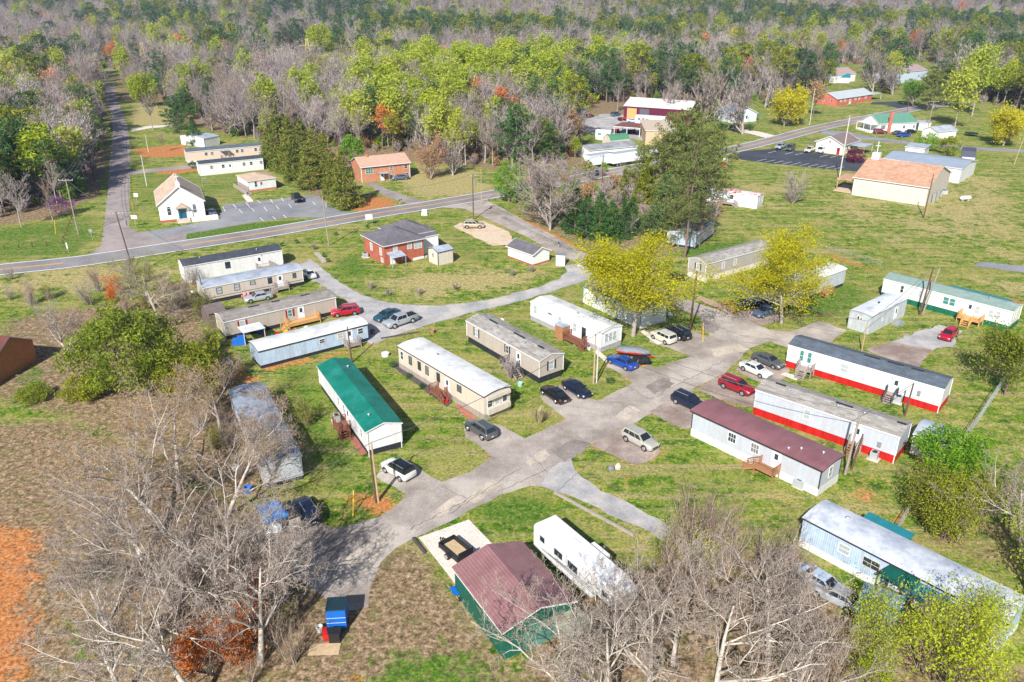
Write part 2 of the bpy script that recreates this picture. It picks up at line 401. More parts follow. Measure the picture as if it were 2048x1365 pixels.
sheet('park_entrance_road', [(868,414),(905,404),(960,397),(985,394),(975,403),(1000,414),(1045,440),(1110,474),(1171,506),(1250,545),(1330,580),(1384,604),(1446,624),(1496,641),(1540,660),(1578,664),(1640,643),(1694,661),(1655,690),(1600,700),(1578,697),(1540,683),(1500,697),(1449,747),(1390,776),(1343,800),(1311,823),(1262,850),(1200,882),(1148,907),(1143,918),(1147,935),(1110,972),(1060,972),(1000,990),(981,1003),(938,1021),(900,1044),(829,1076),(790,1098),(762,1125),(742,1170),(737,1215),(700,1222),(640,1190),(560,1130),(505,1075),(520,1030),(590,1002),(640,1046),(665,1057),(700,1052),(757,1035),(790,1015),(812,990),(790,975),(752,955),(760,940),(800,925),(828,927),(841,939),(863,955),(885,965),(940,945),(982,914),(956,891),(931,875),(928,858),(960,842),(1000,850),(1050,878),(1132,839),(1105,818),(1079,794),(1100,775),(1130,768),(1179,797),(1198,802),(1266,766),(1240,748),(1213,733),(1225,715),(1255,712),(1311,736),(1383,713),(1340,697),(1298,684),(1310,660),(1360,654),(1417,676),(1419,660),(1400,635),(1330,605),(1225,560),(1150,525),(1060,478),(975,438),(930,418)], ASPH, .014, .14, shoulder=('dirt', 1.1, .72))
sheet('driveway', [(1184,893),(1215,873),(1252,853),(1290,868),(1322,903),(1300,922),(1272,931),(1245,921),(1215,905)], DRV, .018, .15, shoulder=('dirt', 1.2, .9))
sheet('driveway', [(1298,824),(1345,798),(1400,796),(1440,830),(1390,858),(1364,858),(1330,842)], DRV, .018, .15, shoulder=('dirt', 1.0, .8))
sheet('driveway', [(1392,777),(1450,747),(1520,790),(1545,812),(1490,815),(1440,800)], DRV, .018, .15, shoulder=('dirt', 1.0, .8))
sheet('driveway', [(1470,740),(1500,718),(1530,712),(1580,740),(1575,752),(1540,770),(1505,760)], DRV, .018, .15, shoulder=('dirt', 1.0, .8))
sheet('driveway', [(1470,632),(1495,614),(1530,608),(1565,622),(1560,640),(1525,652),(1497,642)], DRV, .018, .15, shoulder=('dirt', 1.0, .8))
sheet('driveway', [(1732,700),(1745,694),(1782,684),(1864,700),(1838,735),(1780,720)], DRV, .018, .15, shoulder=('dirt', 1.2, .8))
sheet('gravel_driveway', [(1782,684),(1838,662),(1880,650),(1925,662),(1910,690),(1864,702)], GRAV, .014, .5, shoulder=('gravel', 2.5, .8))
sheet('gravel_drive', [(1143,924),(1150,940),(1163,955),(1200,982),(1264,1010),(1294,1029),(1334,1051),(1400,1085),(1470,1130),(1440,1150),(1370,1108),(1307,1069),(1241,1040),(1200,1018),(1158,1000),(1113,984),(1079,972),(1100,940),(1120,925)], GRAV, .024, .25, shoulder=('dirt', 1.2, .7))
sheet('gravel_drive', [(1161,528),(1185,545),(1175,560),(1110,582),(1018,609),(970,619),(936,627),(880,643),(850,652),(800,668),(745,690),(722,680),(735,655),(718,630),(690,600),(640,568),(606,556),(598,530),(620,518),(640,532),(654,546),(679,566),(705,581),(731,593),(765,603),(808,610),(885,612),(960,603),(1018,591),(1085,572),(1120,557),(1135,545),(1130,532)], GRAV, .018, .25, shoulder=('gravel', 1.6, .8))
sheet('parking_pad', [(906,453),(920,446),(968,443),(1018,464),(1030,490),(985,492),(945,473)], PADM, .018, .2, shoulder=('straw', 1.5, .9))
sheet('restaurant_parking_lot', [(1457,314),(1476,304),(1510,301),(1545,298),(1600,302),(1660,309),(1702,314),(1745,322),(1735,345),(1678,341),(1600,333),(1540,327),(1490,321)], DLOT, .014, .1)
sheet('country_road', [(1640,268),(1648,261),(1690,263),(1735,273),(1800,281),(1850,288),(1925,293),(2048,300),(2200,308),(2200,316),(2048,306),(1925,299),(1850,294),(1800,287),(1735,281),(1700,277)], LOT, .014, .1)
sheet('ranch_house_driveway', [(1745,205),(1790,203),(1822,211),(1818,219),(1795,217),(1770,210),(1740,209)], DLOT, .014, .1)
sheet('farmhouse_driveway', [(1452,254),(1480,258),(1520,264),(1560,274),(1545,280),(1500,268),(1470,262)], PCON, .014, .1)
sheet('shop_yard', [(1150,262),(1170,240),(1205,228),(1250,230),(1290,245),(1320,262),(1290,282),(1240,275),(1190,268)], GRAV, .014, .4, shoulder=('dirt', 6, .8))
sheet('church_path', [(484,391),(494,388),(505,400),(507,404),(494,405)], PCON, .014, .05)
sheet('paved_pad', [(1945,532),(1962,524),(2048,533),(2110,540),(2110,552),(2048,546)], LOT, .014, .1)
sheet('branch_path', [(262,258),(300,252),(345,250),(345,254),(300,257),(262,264)], PCON, .014, .1)
sheet('branch_path', [(260,342),(320,336),(392,329),(398,336),(330,342),(262,351)], SIDE, .014, .3, shoulder=('dirt', 2, .9))
sheet('concrete_pad', [(837,1076),(938,1040),(984,1088),(998,1110),(912,1172),(880,1130)], PCON, .024, .02)
sheet('brick_path', [(697,876),(712,873),(738,905),(722,912)], PINKB, .02, .03)
sheet('brick_path', [(908,812),(917,810),(955,836),(940,843)], PINKB, .02, .03)
sheet('concrete_path', [(1186,703),(1195,701),(1222,722),(1212,726)], PCON, .02, .02)
sheet('concrete_path', [(1280,664),(1288,661),(1330,686),(1315,690)], PCON, .02, .02)
sheet('concrete_step_slab', [(1560,750),(1570,746),(1602,755),(1592,762)], PCON, .03, .01)
sheet('junction_patch', [(1149,530),(1172,523),(1195,540),(1180,548)], PCON, .022, .2)
PATCH = gmat('dark_asphalt_patch', [(.20,.17,.15), (.25,.215,.195), (.31,.27,.25)], .5, 9, crack=False)
PATCHL = gmat('pale_sandy_patch', [(.40,.34,.28), (.48,.41,.34), (.55,.47,.38)], .5, 7, crack=False)
for k_, (P_, m_) in enumerate((([(1100,905),(1150,880),(1185,890),(1130,925)],PATCH),([(1290,775),(1330,755),(1350,768),(1310,790)],PATCH),([(930,1000),(985,960),(1000,968),(950,1008)],PATCHL),([(690,1120),(740,1080),(790,1060),(760,1110),(710,1160)],PATCHL),([(1230,835),(1262,812),(1280,822),(1250,845)],PATCHL),([(1420,700),(1480,690),(1500,700),(1430,716)],PATCHL),([(620,1080),(680,1075),(700,1110),(640,1130)],PATCH),([(1050,925),(1090,900),(1100,912),(1062,935)],PATCHL),([(1400,640),(1440,650),(1430,668),(1405,660)],PATCH),([(860,1030),(920,990),(930,1000),(880,1035)],PATCHL))): sheet('road_patch', P_, m_, .024, .3, step=.7)
def cracks(lines):
    rs = random.Random(8); mb = MB(); bk = []
    for a, b in lines:
        p, q = G(*a), G(*b); n = max(3, int((q-p).length/.6)); pts = [p.lerp(q, i/n)+Vector((rs.gauss(0,.12), rs.gauss(0,.12), .07)) for i in range(n+1)]
        for i in range(n):
            d = (pts[i+1]-pts[i]).normalized(); nn = Vector((-d.y, d.x, 0))*.024; mb.poly([pts[i]-nn, pts[i+1]-nn, pts[i+1]+nn, pts[i]+nn])
    tag(mb.build('road_crack', mat('crack_tar', (.16,.13,.115), .8, .2)), kind='structure')
cracks([((1236,806),(1284,830)),((1196,806),(1236,806)),((1230,760),(1300,800)),((1110,985),(1240,880)),((1000,985),(1110,930)),((900,1030),(1040,935)),((1330,735),(1380,760)),((1300,800),(1450,720)),((1420,680),(1540,690)),((820,1060),(960,985)),((660,1070),(760,1050)),((600,1070),(690,1150)),((1150,870),(1180,900)),((1060,910),(1095,945)),((880,970),(930,1000)),((1395,640),(1470,668)),((1480,670),(1570,685)),((1040,450),(1140,500)),((985,425),(1040,450)),((1240,865),(1300,905)),((1340,815),(1400,845))])
# stall lines
def line_px(name, pairs, m, wd=.12, z=.075):
    mb = MB()
    for a, b in pairs:
        p, q = G(*a), G(*b); d = (q-p).normalized(); n = Vector((-d.y, d.x, 0))*wd/2
        mb.poly([(c.x, c.y, z) for c in (p-n, q-n, q+n, p+n)])
    return tag(mb.build(name, m), kind='structure')
line_px('stall_line', [((445,414),(451,424)),((466,409),(473,418)),((492,406),(500,416)),((514,401),(521,407)),((540,399),(546,407)),((562,396),(568,404)),((625,405),(632,411)),((503,417),(509,424)),((528,415),(534,423)),((552,412),(558,419)),((577,409),(583,416)),((478,420),(485,427)),((520,436),(527,443)),((545,434),(552,440)),((567,431),(573,437)),((382,455),(392,454))], LINEW, .14)
top = [(1513+i*17.2, 323.5+i*1.75) for i in range(10)]
line_px('stall_line', [((x, y), (x+20, y-4.5)) for x, y in top]+[((1536,307+i*0),(1552,303)) for i in range(1)]+[((x, 309+(x-1570)*.08), (x+16, 305+(x-1570)*.08)) for x in (1570,1590,1640,1660,1680)], LINEW, .16)

# ground masks in the photo's regions
paint('dirt', [(-40,1050),(30,1060),(88,1075),(68,1110),(78,1140),(48,1200),(66,1240),(42,1290),(48,1330),(20,1400),(-80,1400)], 4.0, 1.0)
for p_ in ([(60,960),(120,950),(110,990),(70,1000)],[(90,1010),(140,1000),(150,1040),(100,1050)],[(100,1180),(150,1170),(140,1240),(95,1250)],[(590,1060),(650,1060),(640,1090),(600,1085)],[(280,1150),(340,1150),(330,1200),(290,1210)]): paint('dirt', p_, 2.5, .5)
for p_ in ([(130,1120),(220,1090),(260,1150),(150,1200)],[(110,1250),(200,1230),(230,1340),(120,1340)],[(210,1280),(300,1270),(320,1340),(240,1360)],[(20,720),(110,730),(120,790),(10,800)]): paint('lush', p_, 3, .62)
paint('litter', [(-60,850),(130,840),(260,880),(420,980),(540,1020),(640,1100),(640,1180),(560,1230),(620,1300),(700,1400),(-100,1400)], 4, .98)
paint('litter', [(560,1150),(700,1160),(760,1110),(830,1080),(900,1170),(1000,1290),(1080,1400),(560,1400)], 3, .88)
paint('lush', [(700,1365),(780,1300),(900,1290),(1000,1330),(1040,1400),(700,1400)], 3, .8)
paint('lush', [(935,1000),(1010,985),(1080,985),(1160,1050),(1230,1080),(1210,1130),(1080,1060),(1000,1075),(960,1050)], 3, .75)
paint('litter', [(1060,1220),(1250,1130),(1420,1090),(1600,1090),(1720,1250),(2100,1350),(2100,1420),(1000,1420)], 3, .85)
paint('litter', [(2080,1010),(1900,1020),(1790,960),(1800,1090),(2100,1200)], 3, .5)
paint('litter', [(0,640),(100,620),(260,600),(330,560),(400,560),(430,680),(500,760),(560,900),(560,1000),(430,1010),(330,960),(120,840),(-40,800)], 4, .8)
paint('litter', [(-120,470),(110,435),(140,420),(200,390),(212,330),(218,256),(200,190),(190,150),(-200,150)], 3, 1.0)
paint('litter', [(262,150),(510,150),(1130,135),(1380,130),(1500,190),(1440,215),(1370,225),(1300,235),(1180,228),(1150,262),(1170,330),(1020,345),(960,335),(840,325),(720,318),(700,420),(600,380),(545,310),(520,270),(430,265),(380,250),(350,215),(240,200),(235,150)], 5, .95)
paint('litter', [(1120,330),(1290,350),(1440,330),(1460,430),(1400,500),(1330,520),(1200,520),(1030,440),(1010,390),(1080,340)], 3, .6)
paint('dirt', [(262,300),(330,292),(370,290),(372,312),(330,316),(285,314)], 1.5, .9)
paint('dirt', [(390,335),(330,340),(300,346),(340,350),(400,343)], 1.2, .7)
paint('straw', [(830,318),(960,345),(1000,380),(850,402),(790,375),(760,350),(820,345)], 6, .85)
paint('dirt', [(712,430),(700,418),(720,395),(760,390),(800,405),(780,420)], 1.8, .7)
paint('straw', [(260,205),(330,205),(360,245),(300,252),(262,250)], 3, .9)
paint('straw', [(-100,548),(150,530),(330,515),(370,540),(330,590),(130,590),(-100,600)], 3, .6)
paint('lush', [(430,690),(700,690),(900,640),(1050,600),(1200,560),(1400,600),(1700,560),(2060,680),(2060,760),(1900,800),(1960,900),(1700,1000),(1400,1080),(1180,990),(1100,900),(700,1030),(560,1020),(540,900),(500,760)], 4, .34)
paint('lush', [(-100,465),(130,440),(200,420),(205,480),(150,515),(-100,530)], 3, .55)
paint('lush', [(262,350),(350,345),(480,340),(560,370),(480,400),(430,400),(420,435),(330,450),(262,450)], 3, .45)
paint('lush', [(320,478),(500,446),(640,436),(630,444),(420,476),(330,494)], 1.2, .8)
paint('lush', [(650,520),(730,500),(760,545),(700,560),(760,575),(730,595),(690,575)], 3, .6)
paint('straw', [(740,560),(840,540),(960,530),(1100,545),(1120,560),(1000,590),(860,606),(770,590),(735,575)], 8, .78)
paint('lush', [(900,440),(940,480),(1010,520),(960,530),(905,520),(890,460)], 3, .5)
paint('lush', [(530,730),(640,720),(700,860),(760,930),(720,1000),(620,1000),(560,850)], 4, .55)
paint('lush', [(730,760),(800,840),(850,880),(830,900),(790,860)], 2, .7)
paint('lush', [(1130,735),(1200,760),(1250,780),(1200,798),(1150,770),(1120,740)], 2, .5)
paint('lush', [(1020,640),(1060,640),(1130,690),(1110,705),(1000,650)], 2, .6)
paint('lush', [(1590,560),(1690,560),(1760,590),(1680,650),(1600,640),(1570,620)], 3, .6)
paint('lush', [(1690,580),(1760,560),(1800,680),(1950,660),(1960,700),(1900,760),(1790,640)], 4, .35)
paint('lush', [(1330,505),(1400,490),(1500,475),(1490,490),(1400,515)], 3, .8)
paint('straw', [(1620,390),(1750,470),(2100,560),(2100,380),(1980,330)], 14, .56)
paint('straw', [(1450,330),(1640,345),(1700,390),(1860,440),(1900,520),(1700,500),(1640,440),(1450,420)], 8, .45)
paint('straw', [(1920,550),(2100,560),(2100,620),(1990,590)], 4, .6)
paint('dirt', [(1640,500),(1700,517),(1770,545),(1760,552),(1690,530),(1640,512)], 1.6, .55)
paint('dirt', [(1930,590),(2060,600),(2060,612),(1960,600)], 1.5, .7)
paint('dirt', [(1700,950),(1760,960),(1790,1010),(1760,1020),(1700,1000)], 3, .6)
paint('dirt', [(1230,945),(1262,935),(1290,960),(1260,968),(1240,962)], 1.6, .6)
paint('dirt', [(1470,915),(1530,945),(1545,955),(1500,945)], 1.5, .8)
paint('dirt', [(690,985),(790,990),(800,1020),(750,1035),(700,1020)], 2.2, .8)
paint('dirt', [(430,690),(500,745),(520,760),(480,780),(430,740)], 2.5, .8)
paint('dirt', [(520,735),(700,700),(760,685),(735,695),(620,725),(530,745)], 1.5, .85)
paint('dirt', [(600,1350),(760,1330),(760,1400),(600,1400)], 2, .5)
paint('dirt', [(1500,1300),(1080,1250),(1120,1320),(1200,1330)], 2, .4)
paint('dirt', [(1010,437),(1110,487),(1170,520),(1180,505),(1110,468),(1010,420)], 1.0, .9)
paint('dirt', [(640,500),(700,540),(790,640),(640,640)], 0.1, 0)
paint('dirt', [(1500,690),(1445,630),(1390,608),(1400,600),(1470,600),(1520,625)], 1.2, .5)
paint('dirt', [(1340,1400),(1400,1180),(1330,1100),(1420,1100)], 2, .3)
paint('dirt', [(1750,1080),(1800,1040),(1830,1000),(1780,1050)], 1.5, .9)

def finish_ground():
    V = np.stack([gx, gy, hill(gx, gy)], 1); nx = len(XS); ny = len(YS)
    i = np.arange((ny-1)*(nx-1)); r = i//(nx-1); c = i % (nx-1); a = r*nx+c
    F = np.stack([a, a+1, a+1+nx, a+nx], 1)
    m = bpy.data.materials.new('meadow_ground'); m.use_nodes = True; nt = m.node_tree; b = nt.nodes['Principled BSDF']
    b.inputs['Roughness'].default_value = .95; b.inputs['Specular IOR Level'].default_value = .1
    tc = N(nt, 'ShaderNodeTexCoord').outputs['Object']
    nA = noise(nt, tc, .09, 6, .72); nB = noise(nt, tc, .55, 5, .7); nC = noise(nt, tc, 3.2, 4, .75)
    mp = N(nt, 'ShaderNodeMapping'); mp.inputs['Rotation'].default_value = (0,0,R(28)); mp.inputs['Scale'].default_value = (.05,.6,1)
    nt.links.new(tc, mp.inputs[0]); nM = noise(nt, mp.outputs[0], 1.0, 4, .6)
    nF = noise(nt, tc, 1.5, 5, .8)
    grass = ramp(nt, nB, [(.38, (.035,.095,.006)), (.47, (.095,.19,.008)), (.56, (.19,.245,.02)), (.64, (.40,.32,.14))])
    grass = mixc(nt, ramp(nt, nF, [(.52, (0,0,0)), (.63, (.8,)*3)]), grass, (.40,.31,.16))
    grass = mixc(nt, ramp(nt, nF, [(.36, (.8,)*3), (.47, (0,0,0))]), grass, (.055,.115,.012))
    grass = mixc(nt, ramp(nt, nA, [(.47, (0,0,0)), (.62, (.55,)*3)]), grass, (.38,.31,.11))
    grass = mixc(nt, ramp(nt, nM, [(.50, (0,0,0)), (.64, (.6,)*3)]), grass, (.42,.32,.16))
    def at(k):
        n = N(nt, 'ShaderNodeAttribute'); n.attribute_name = k; return n.outputs['Fac']
    def mask(k, n1, n2, lo=.42, hi=.62):
        nn = math_(nt, 'ADD', math_(nt, 'MULTIPLY', n1, .6), math_(nt, 'MULTIPLY', n2, .5))
        s = math_(nt, 'ADD', at(k), math_(nt, 'MULTIPLY', math_(nt, 'SUBTRACT', nn, .55), 2.0))
        s = math_(nt, 'MULTIPLY', s, math_(nt, 'GREATER_THAN', at(k), .01))
        return ramp(nt, s, [(lo, (0,0,0)), (hi, (1,1,1))])
    c = mixc(nt, mask('straw', nA, nB), grass, ramp(nt, nF, [(.38, (.22,.235,.05)), (.5, (.36,.30,.12)), (.62, (.52,.40,.24))]))
    c = mixc(nt, mask('litter', nB, nC), c, mixc(nt, ramp(nt, nB, [(.53, (0,0,0)), (.63, (.6,)*3)]), ramp(nt, nF, [(.38, (.10,.075,.04)), (.5, (.25,.17,.10)), (.62, (.42,.31,.20))]), (.13,.155,.03)))
    c = mixc(nt, mask('lush', nB, nC), c, ramp(nt, nF, [(.38, (.035,.095,.010)), (.5, (.09,.175,.02)), (.62, (.20,.23,.05))]))
    c = mixc(nt, mask('gravel', nB, nC), c, ramp(nt, nC, [(.3, (.30,.27,.24)), (.7, (.40,.36,.32))]))
    c = mixc(nt, mask('dirt', nB, nC), c, ramp(nt, nF, [(.36, (.36,.125,.04)), (.5, (.47,.185,.06)), (.64, (.54,.27,.12))]))
    c = mixc(nt, 1.0, c, ramp(nt, nC, [(.36, (.50,.52,.50)), (.5, (1,1,1)), (.64, (1.4,1.35,1.3))]), 'MULTIPLY')
    bp = N(nt, 'ShaderNodeBump'); bp.inputs['Strength'].default_value = .8; bp.inputs['Distance'].default_value = .12
    nt.links.new(nC, bp.inputs['Height']); nt.links.new(bp.outputs[0], b.inputs['Normal'])
    nt.links.new(c, b.inputs['Base Color'])
    me = npmesh('ground', V, F, [m], smooth=True)
    for k, a_ in att.items():
        at_ = me.attributes.new(k, 'FLOAT', 'POINT'); at_.data.foreach_set('value', a_.astype(np.float32))
    o = bpy.data.objects.new('ground', me); COL.objects.link(o); tag(o, kind='structure')

# ---------------------------------------------------------------- buildings
class Bldg:
    """local frame: x along the front wall from a to b, y away to the back, z up"""
    def __init__(s, name, label, cat, a, b, W, h, group=None, L=None, skirt=.7, z0=0.0):
        A = a if isinstance(a, Vector) else G(*a, h+z0); B = b if isinstance(b, Vector) else G(*b, h+z0); d = B-A; s.L = L or math.hypot(d.x, d.y); s.W = W; s.h = h; s.sk = skirt
        s.root = empty(name, (A.x, A.y, z0), math.atan2(d.y, d.x), label, cat, group)
        s.prof = None
    def side(s, k):
        return {'f': (Vector((0,0)), Vector((1,0)), Vector((0,-1)), s.L), 'r': (Vector((s.L,0)), Vector((0,1)), Vector((1,0)), s.W),
                'k': (Vector((s.L,s.W)), Vector((-1,0)), Vector((0,1)), s.L), 'l': (Vector((0,s.W)), Vector((0,-1)), Vector((-1,0)), s.W)}[k]
    def pt(s, k, u, o, z):
        O, U, W, _ = s.side(k); p = O+U*u+W*o; return Vector((p.x, p.y, z))
    def sbox(s, mb, k, u0, u1, o0, o1, z0, z1, m=0):
        a = s.pt(k, u0, o0, z0); b = s.pt(k, u1, o1, z1)
        mb.box(min(a.x,b.x), max(a.x,b.x), min(a.y,b.y), max(a.y,b.y), z0, z1, m)
    def profile(s, kind, rise, n=10):
        W, h = s.W, s.h
        if kind == 'gable': return [(0,h),(W/2,h+rise),(W,h)]
        if kind == 'arch': return [(W*i/n, h+rise*(1-(2*i/n-1)**2)) for i in range(n+1)]
        if kind == 'shed': return [(0,h),(W,h+rise)]
        if kind == 'flat': return [(0,h),(W,h+.02)]
        if kind == 'gambrel': return [(0,h),(W*.16,h+rise*.7),(W/2,h+rise),(W*.84,h+rise*.7),(W,h)]
    def walls(s, m, skm=None, prof='gable', rise=.5, recess=.0, name='wall'):
        s.prof = s.profile(prof, rise); mb = MB(); z = s.sk if skm else 0.0; L, W, h = s.L, s.W, s.h
        mb.poly([(0,0,z),(L,0,z),(L,0,h),(0,0,h)]); mb.poly([(L,W,z),(0,W,z),(0,W,s.prof[-1][1]),(L,W,s.prof[-1][1])])
        mb.poly([(L,0,z),(L,W,z)]+[(L,y,zz) for y, zz in reversed(s.prof)])
        mb.poly([(0,W,z),(0,0,z)]+[(0,y,zz) for y, zz in s.prof])
        mb.poly([(0,0,z),(0,W,z),(L,W,z),(L,0,z)])
        o = mb.build(name, m, s.root)
        if skm:
            e = recess if recess else -.02
            mb = MB(); mb.box(e, L-e, e, W-e, -.3, z-.005); mb.build('skirting', skm, s.root)
        return o
    def roof(s, m, oh=.12, ohx=None, th=.09, trim=None, name='roof'):
        ohx = oh if ohx is None else ohx; P = list(s.prof); L = s.L
        (y0,z0),(y1,z1) = P[0],P[1]; P[0] = (y0-oh, z0-(z1-z0)/(y1-y0)*oh)
        (y0,z0),(y1,z1) = P[-1],P[-2]; P[-1] = (y0+oh, z0-(z1-z0)/(y0-y1)*oh)
        mb = MB(); up = .012
        for i in range(len(P)-1):
            a, b = P[i], P[i+1]
            mb.poly([(-ohx,a[0],a[1]+th+up),(L+ohx,a[0],a[1]+th+up),(L+ohx,b[0],b[1]+th+up),(-ohx,b[0],b[1]+th+up)])
            mb.poly([(-ohx,b[0],b[1]+up),(L+ohx,b[0],b[1]+up),(L+ohx,a[0],a[1]+up),(-ohx,a[0],a[1]+up)])
        o = mb.build(name, m, s.root)
        mb = MB()
        for x in (-ohx, L+ohx):
            for i in range(len(P)-1):
                a, b = P[i], P[i+1]; q = [(x,a[0],a[1]+up-.06),(x,b[0],b[1]+up-.06),(x,b[0],b[1]+th+up),(x,a[0],a[1]+th+up)]
                mb.poly(q if x > 0 else q[::-1])
        for p, f in ((P[0], 1), (P[-1], -1)):
            q = [(-ohx,p[0],p[1]+up-.08),(L+ohx,p[0],p[1]+up-.08),(L+ohx,p[0],p[1]+th+up),(-ohx,p[0],p[1]+th+up)]
            mb.poly(q if f > 0 else q[::-1])
        mb.build('fascia', trim or WTRIM, s.root)
        return o
    def hip(s, m, rise, oh=.35, trim=None):
        L, W, h = s.L, s.W, s.h; mb = MB(); t = .12
        c = [(-oh,-oh),(L+oh,-oh),(L+oh,W+oh),(-oh,W+oh)]; r = W/2
        if L >= W: p, q = (r, W/2, h+rise), (L-r, W/2, h+rise)
        else: r = L/2; p, q = (L/2, r, h+rise), (L/2, W-r, h+rise)
        e = [(x, y, h+.02) for x, y in c]
        if L >= W: fs = [(e[0],e[1],q,p),(e[2],e[3],p,q),(e[1],e[2],q),(e[3],e[0],p)]
        else: fs = [(e[0],e[1],p),(e[1],e[2],q,p),(e[2],e[3],q),(e[3],e[0],p,q)]
        for f in fs: mb.poly(f)
        mb.build('roof', m, s.root)
        mb = MB(); mb.box(-oh, L+oh, -oh, W+oh, h-.14, h+.012); mb.build('fascia', trim or WTRIM, s.root)
    def corners(s, m=None, w=.1):
        z = s.sk if s.sk else 0
        for x in (0, s.L):
            for y, zz in ((0, s.prof[0][1]), (s.W, s.prof[-1][1])): mb = MB(); mb.box(x-w/2, x+w/2, y-w/2, y+w/2, z, zz-.03); mb.build('corner_trim', m or WTRIM, s.root)
    def win(s, k, u, z, w=.75, h=1.0, glass=None, frame=None, shut=None, mun=1):
        """u centre along the wall in metres (negative counts from the far end), z centre"""
        if u < 0: u += s.side(k)[3]
        global WCOUNT; WCOUNT += 1
        if glass is None: glass = (GLASS, GLASS2, GLASS, CURT)[WCOUNT % 4]
        g = MB(); s.sbox(g, k, u-w/2, u+w/2, -.02, .012, z-h/2, z+h/2)
        o = g.build('window', glass or GLASS, s.root)
        f = MB(); t = .07
        for u0,u1,z0,z1 in ((u-w/2-t,u-w/2,z-h/2-t,z+h/2+t),(u+w/2,u+w/2+t,z-h/2-t,z+h/2+t),(u-w/2,u+w/2,z+h/2,z+h/2+t),(u-w/2,u+w/2,z-h/2-t,z-h/2)):
            s.sbox(f, k, u0, u1, -.01, .045, z0, z1)
        if mun: s.sbox(f, k, u-w/2, u+w/2, .013, .03, z-.025, z+.025)
        for i in range(mun-1): s.sbox(f, k, u-w/2+w*(i+1)/mun-.02, u-w/2+w*(i+1)/mun+.02, .014, .031, z-h/2, z+h/2)
        f.build('frame', frame or WTRIM, o)
        if shut:
            for sg in (-1, 1):
                c = MB(); x = u+sg*(w/2+t+.17); s.sbox(c, k, x-.14, x+.14, .0, .035, z-h/2-t, z+h/2+t); c.build('shutter', shut, o)
        return o
    def door(s, k, u, w=.9, h=2.0, z=None, m=None, glass=True):
        z = s.sk if z is None else z
        if u < 0: u += s.side(k)[3]
        g = MB(); s.sbox(g, k, u-w/2, u+w/2, -.02, .03, z+.02, z+h); o = g.build('door', m or DOORW, s.root)
        f = MB(); t = .08
        for u0,u1,z0,z1 in ((u-w/2-t,u-w/2,z,z+h+t),(u+w/2,u+w/2+t,z,z+h+t),(u-w/2,u+w/2,z+h,z+h+t)): s.sbox(f, k, u0, u1, -.01, .05, z0, z1)
        f.build('frame', WTRIM, o)
        if glass: g = MB(); s.sbox(g, k, u-w/4, u+w/4, .031, .04, z+h*.55, z+h*.9); g.build('glass', GLASS, o)
        g = MB(); s.sbox(g, k, u+w*.36, u+w*.44, .031, .08, z+h*.45, z+h*.5); g.build('handle', BLK, o)
    def vents(s, pts, m=None):
        for x, t in pts:
            P = s.prof; y = t*s.W; z = s.h
            for i in range(len(P)-1):
                if P[i][0] <= y <= P[i+1][0]: z = P[i][1]+(P[i+1][1]-P[i][1])*(y-P[i][0])/(P[i+1][0]-P[i][0])
            mb = MB(); mb.tube((x,y,z-.02),(x,y,z+.32),.09,.09,8); mb.tube((x,y,z+.32),(x,y,z+.4),.2,.12,8)
            mb.build('roof_vent', m or METAL, s.root)
    def ridgevent(s, pts, m=None):
        for x0, x1 in pts:
            mb = MB(); z = max(p[1] for p in s.prof); mb.box(x0, x1, s.W/2-.14, s.W/2+.14, z+.05, z+.17); mb.build('ridge_vent', m or BTRIM, s.root)
    def porch(s, k, u, w, d, m, stair='out', hz=None, rail=True, sw=1.0, treadm=None, rm=None, roofm=None):
        """deck against wall k, u = start along wall; stair: out / + / - / None"""
        hz = s.sk if hz is None else hz; O, U, W, LL = s.side(k)
        if u < 0: u += LL
        mb = MB(); s.sbox(mb, k, u, u+w, .03, d, hz-.14, hz-.02)
        for uu in (u+.06, u+w-.06):
            for oo in (.12, d-.06): s.sbox(mb, k, uu-.05, uu+.05, oo-.05, oo+.05, -.1, hz-.14)
        P = mb.build('porch', m, s.root)
        rb = MB(); rh = .95
        def rail_(p, q):
            p, q = Vector(p), Vector(q); n = max(2, int((q-p).length/.16)); up = Vector((0,0,rh))
            rb.bar(p+up, q+up, .09, .05); rb.bar(p+up*.12, q+up*.12, .05, .05)
            for i in range(n+1):
                a = p.lerp(q, i/n); big = i in (0, n); rb.bar(a+(Vector((0,0,-.05)) if big else up*.12), a+up*(1.04 if big else 1), .09 if big else .035)
        z = hz-.02; X = lambda uu, oo, zz=z: s.pt(k, uu, oo, zz); run = hz*1.25+.2; ns = max(2, int(hz/.19))
        segs = []
        if stair == 'out':
            a, b = u+w/2-sw/2, u+w/2+sw/2
            if w - sw > .3: segs += [(X(u+.05,d-.05),X(a,d-.05)),(X(b,d-.05),X(u+w-.05,d-.05))]
            segs += [(X(u+.05,.08),X(u+.05,d-.05)),(X(u+w-.05,.08),X(u+w-.05,d-.05))]
            st = lambda t, e: s.pt(k, (a, b)[e], d+run*t, z*(1-t))
        elif stair in '+-' if stair else False:
            sg = 1 if stair == '+' else -1; e0 = u+w if sg > 0 else u
            segs += [(X(u+.05,d-.05),X(u+w-.05,d-.05))]
            far = u+.05 if sg > 0 else u+w-.05; segs += [(X(far,.08),X(far,d-.05))]
            ow = min(sw, d-.05)
            if d-ow > .3: segs += [(X(e0-sg*.05,.08), X(e0-sg*.05,d-ow))]
            st = lambda t, e: s.pt(k, e0+sg*run*t, (d-ow, d-.02)[e], z*(1-t))
        else:
            segs += [(X(u+.05,d-.05),X(u+w-.05,d-.05)),(X(u+.05,.08),X(u+.05,d-.05)),(X(u+w-.05,.08),X(u+w-.05,d-.05))]
        if rail:
            for a_, b_ in segs: rail_(a_, b_)
            rb.build('railing', rm or m, P)
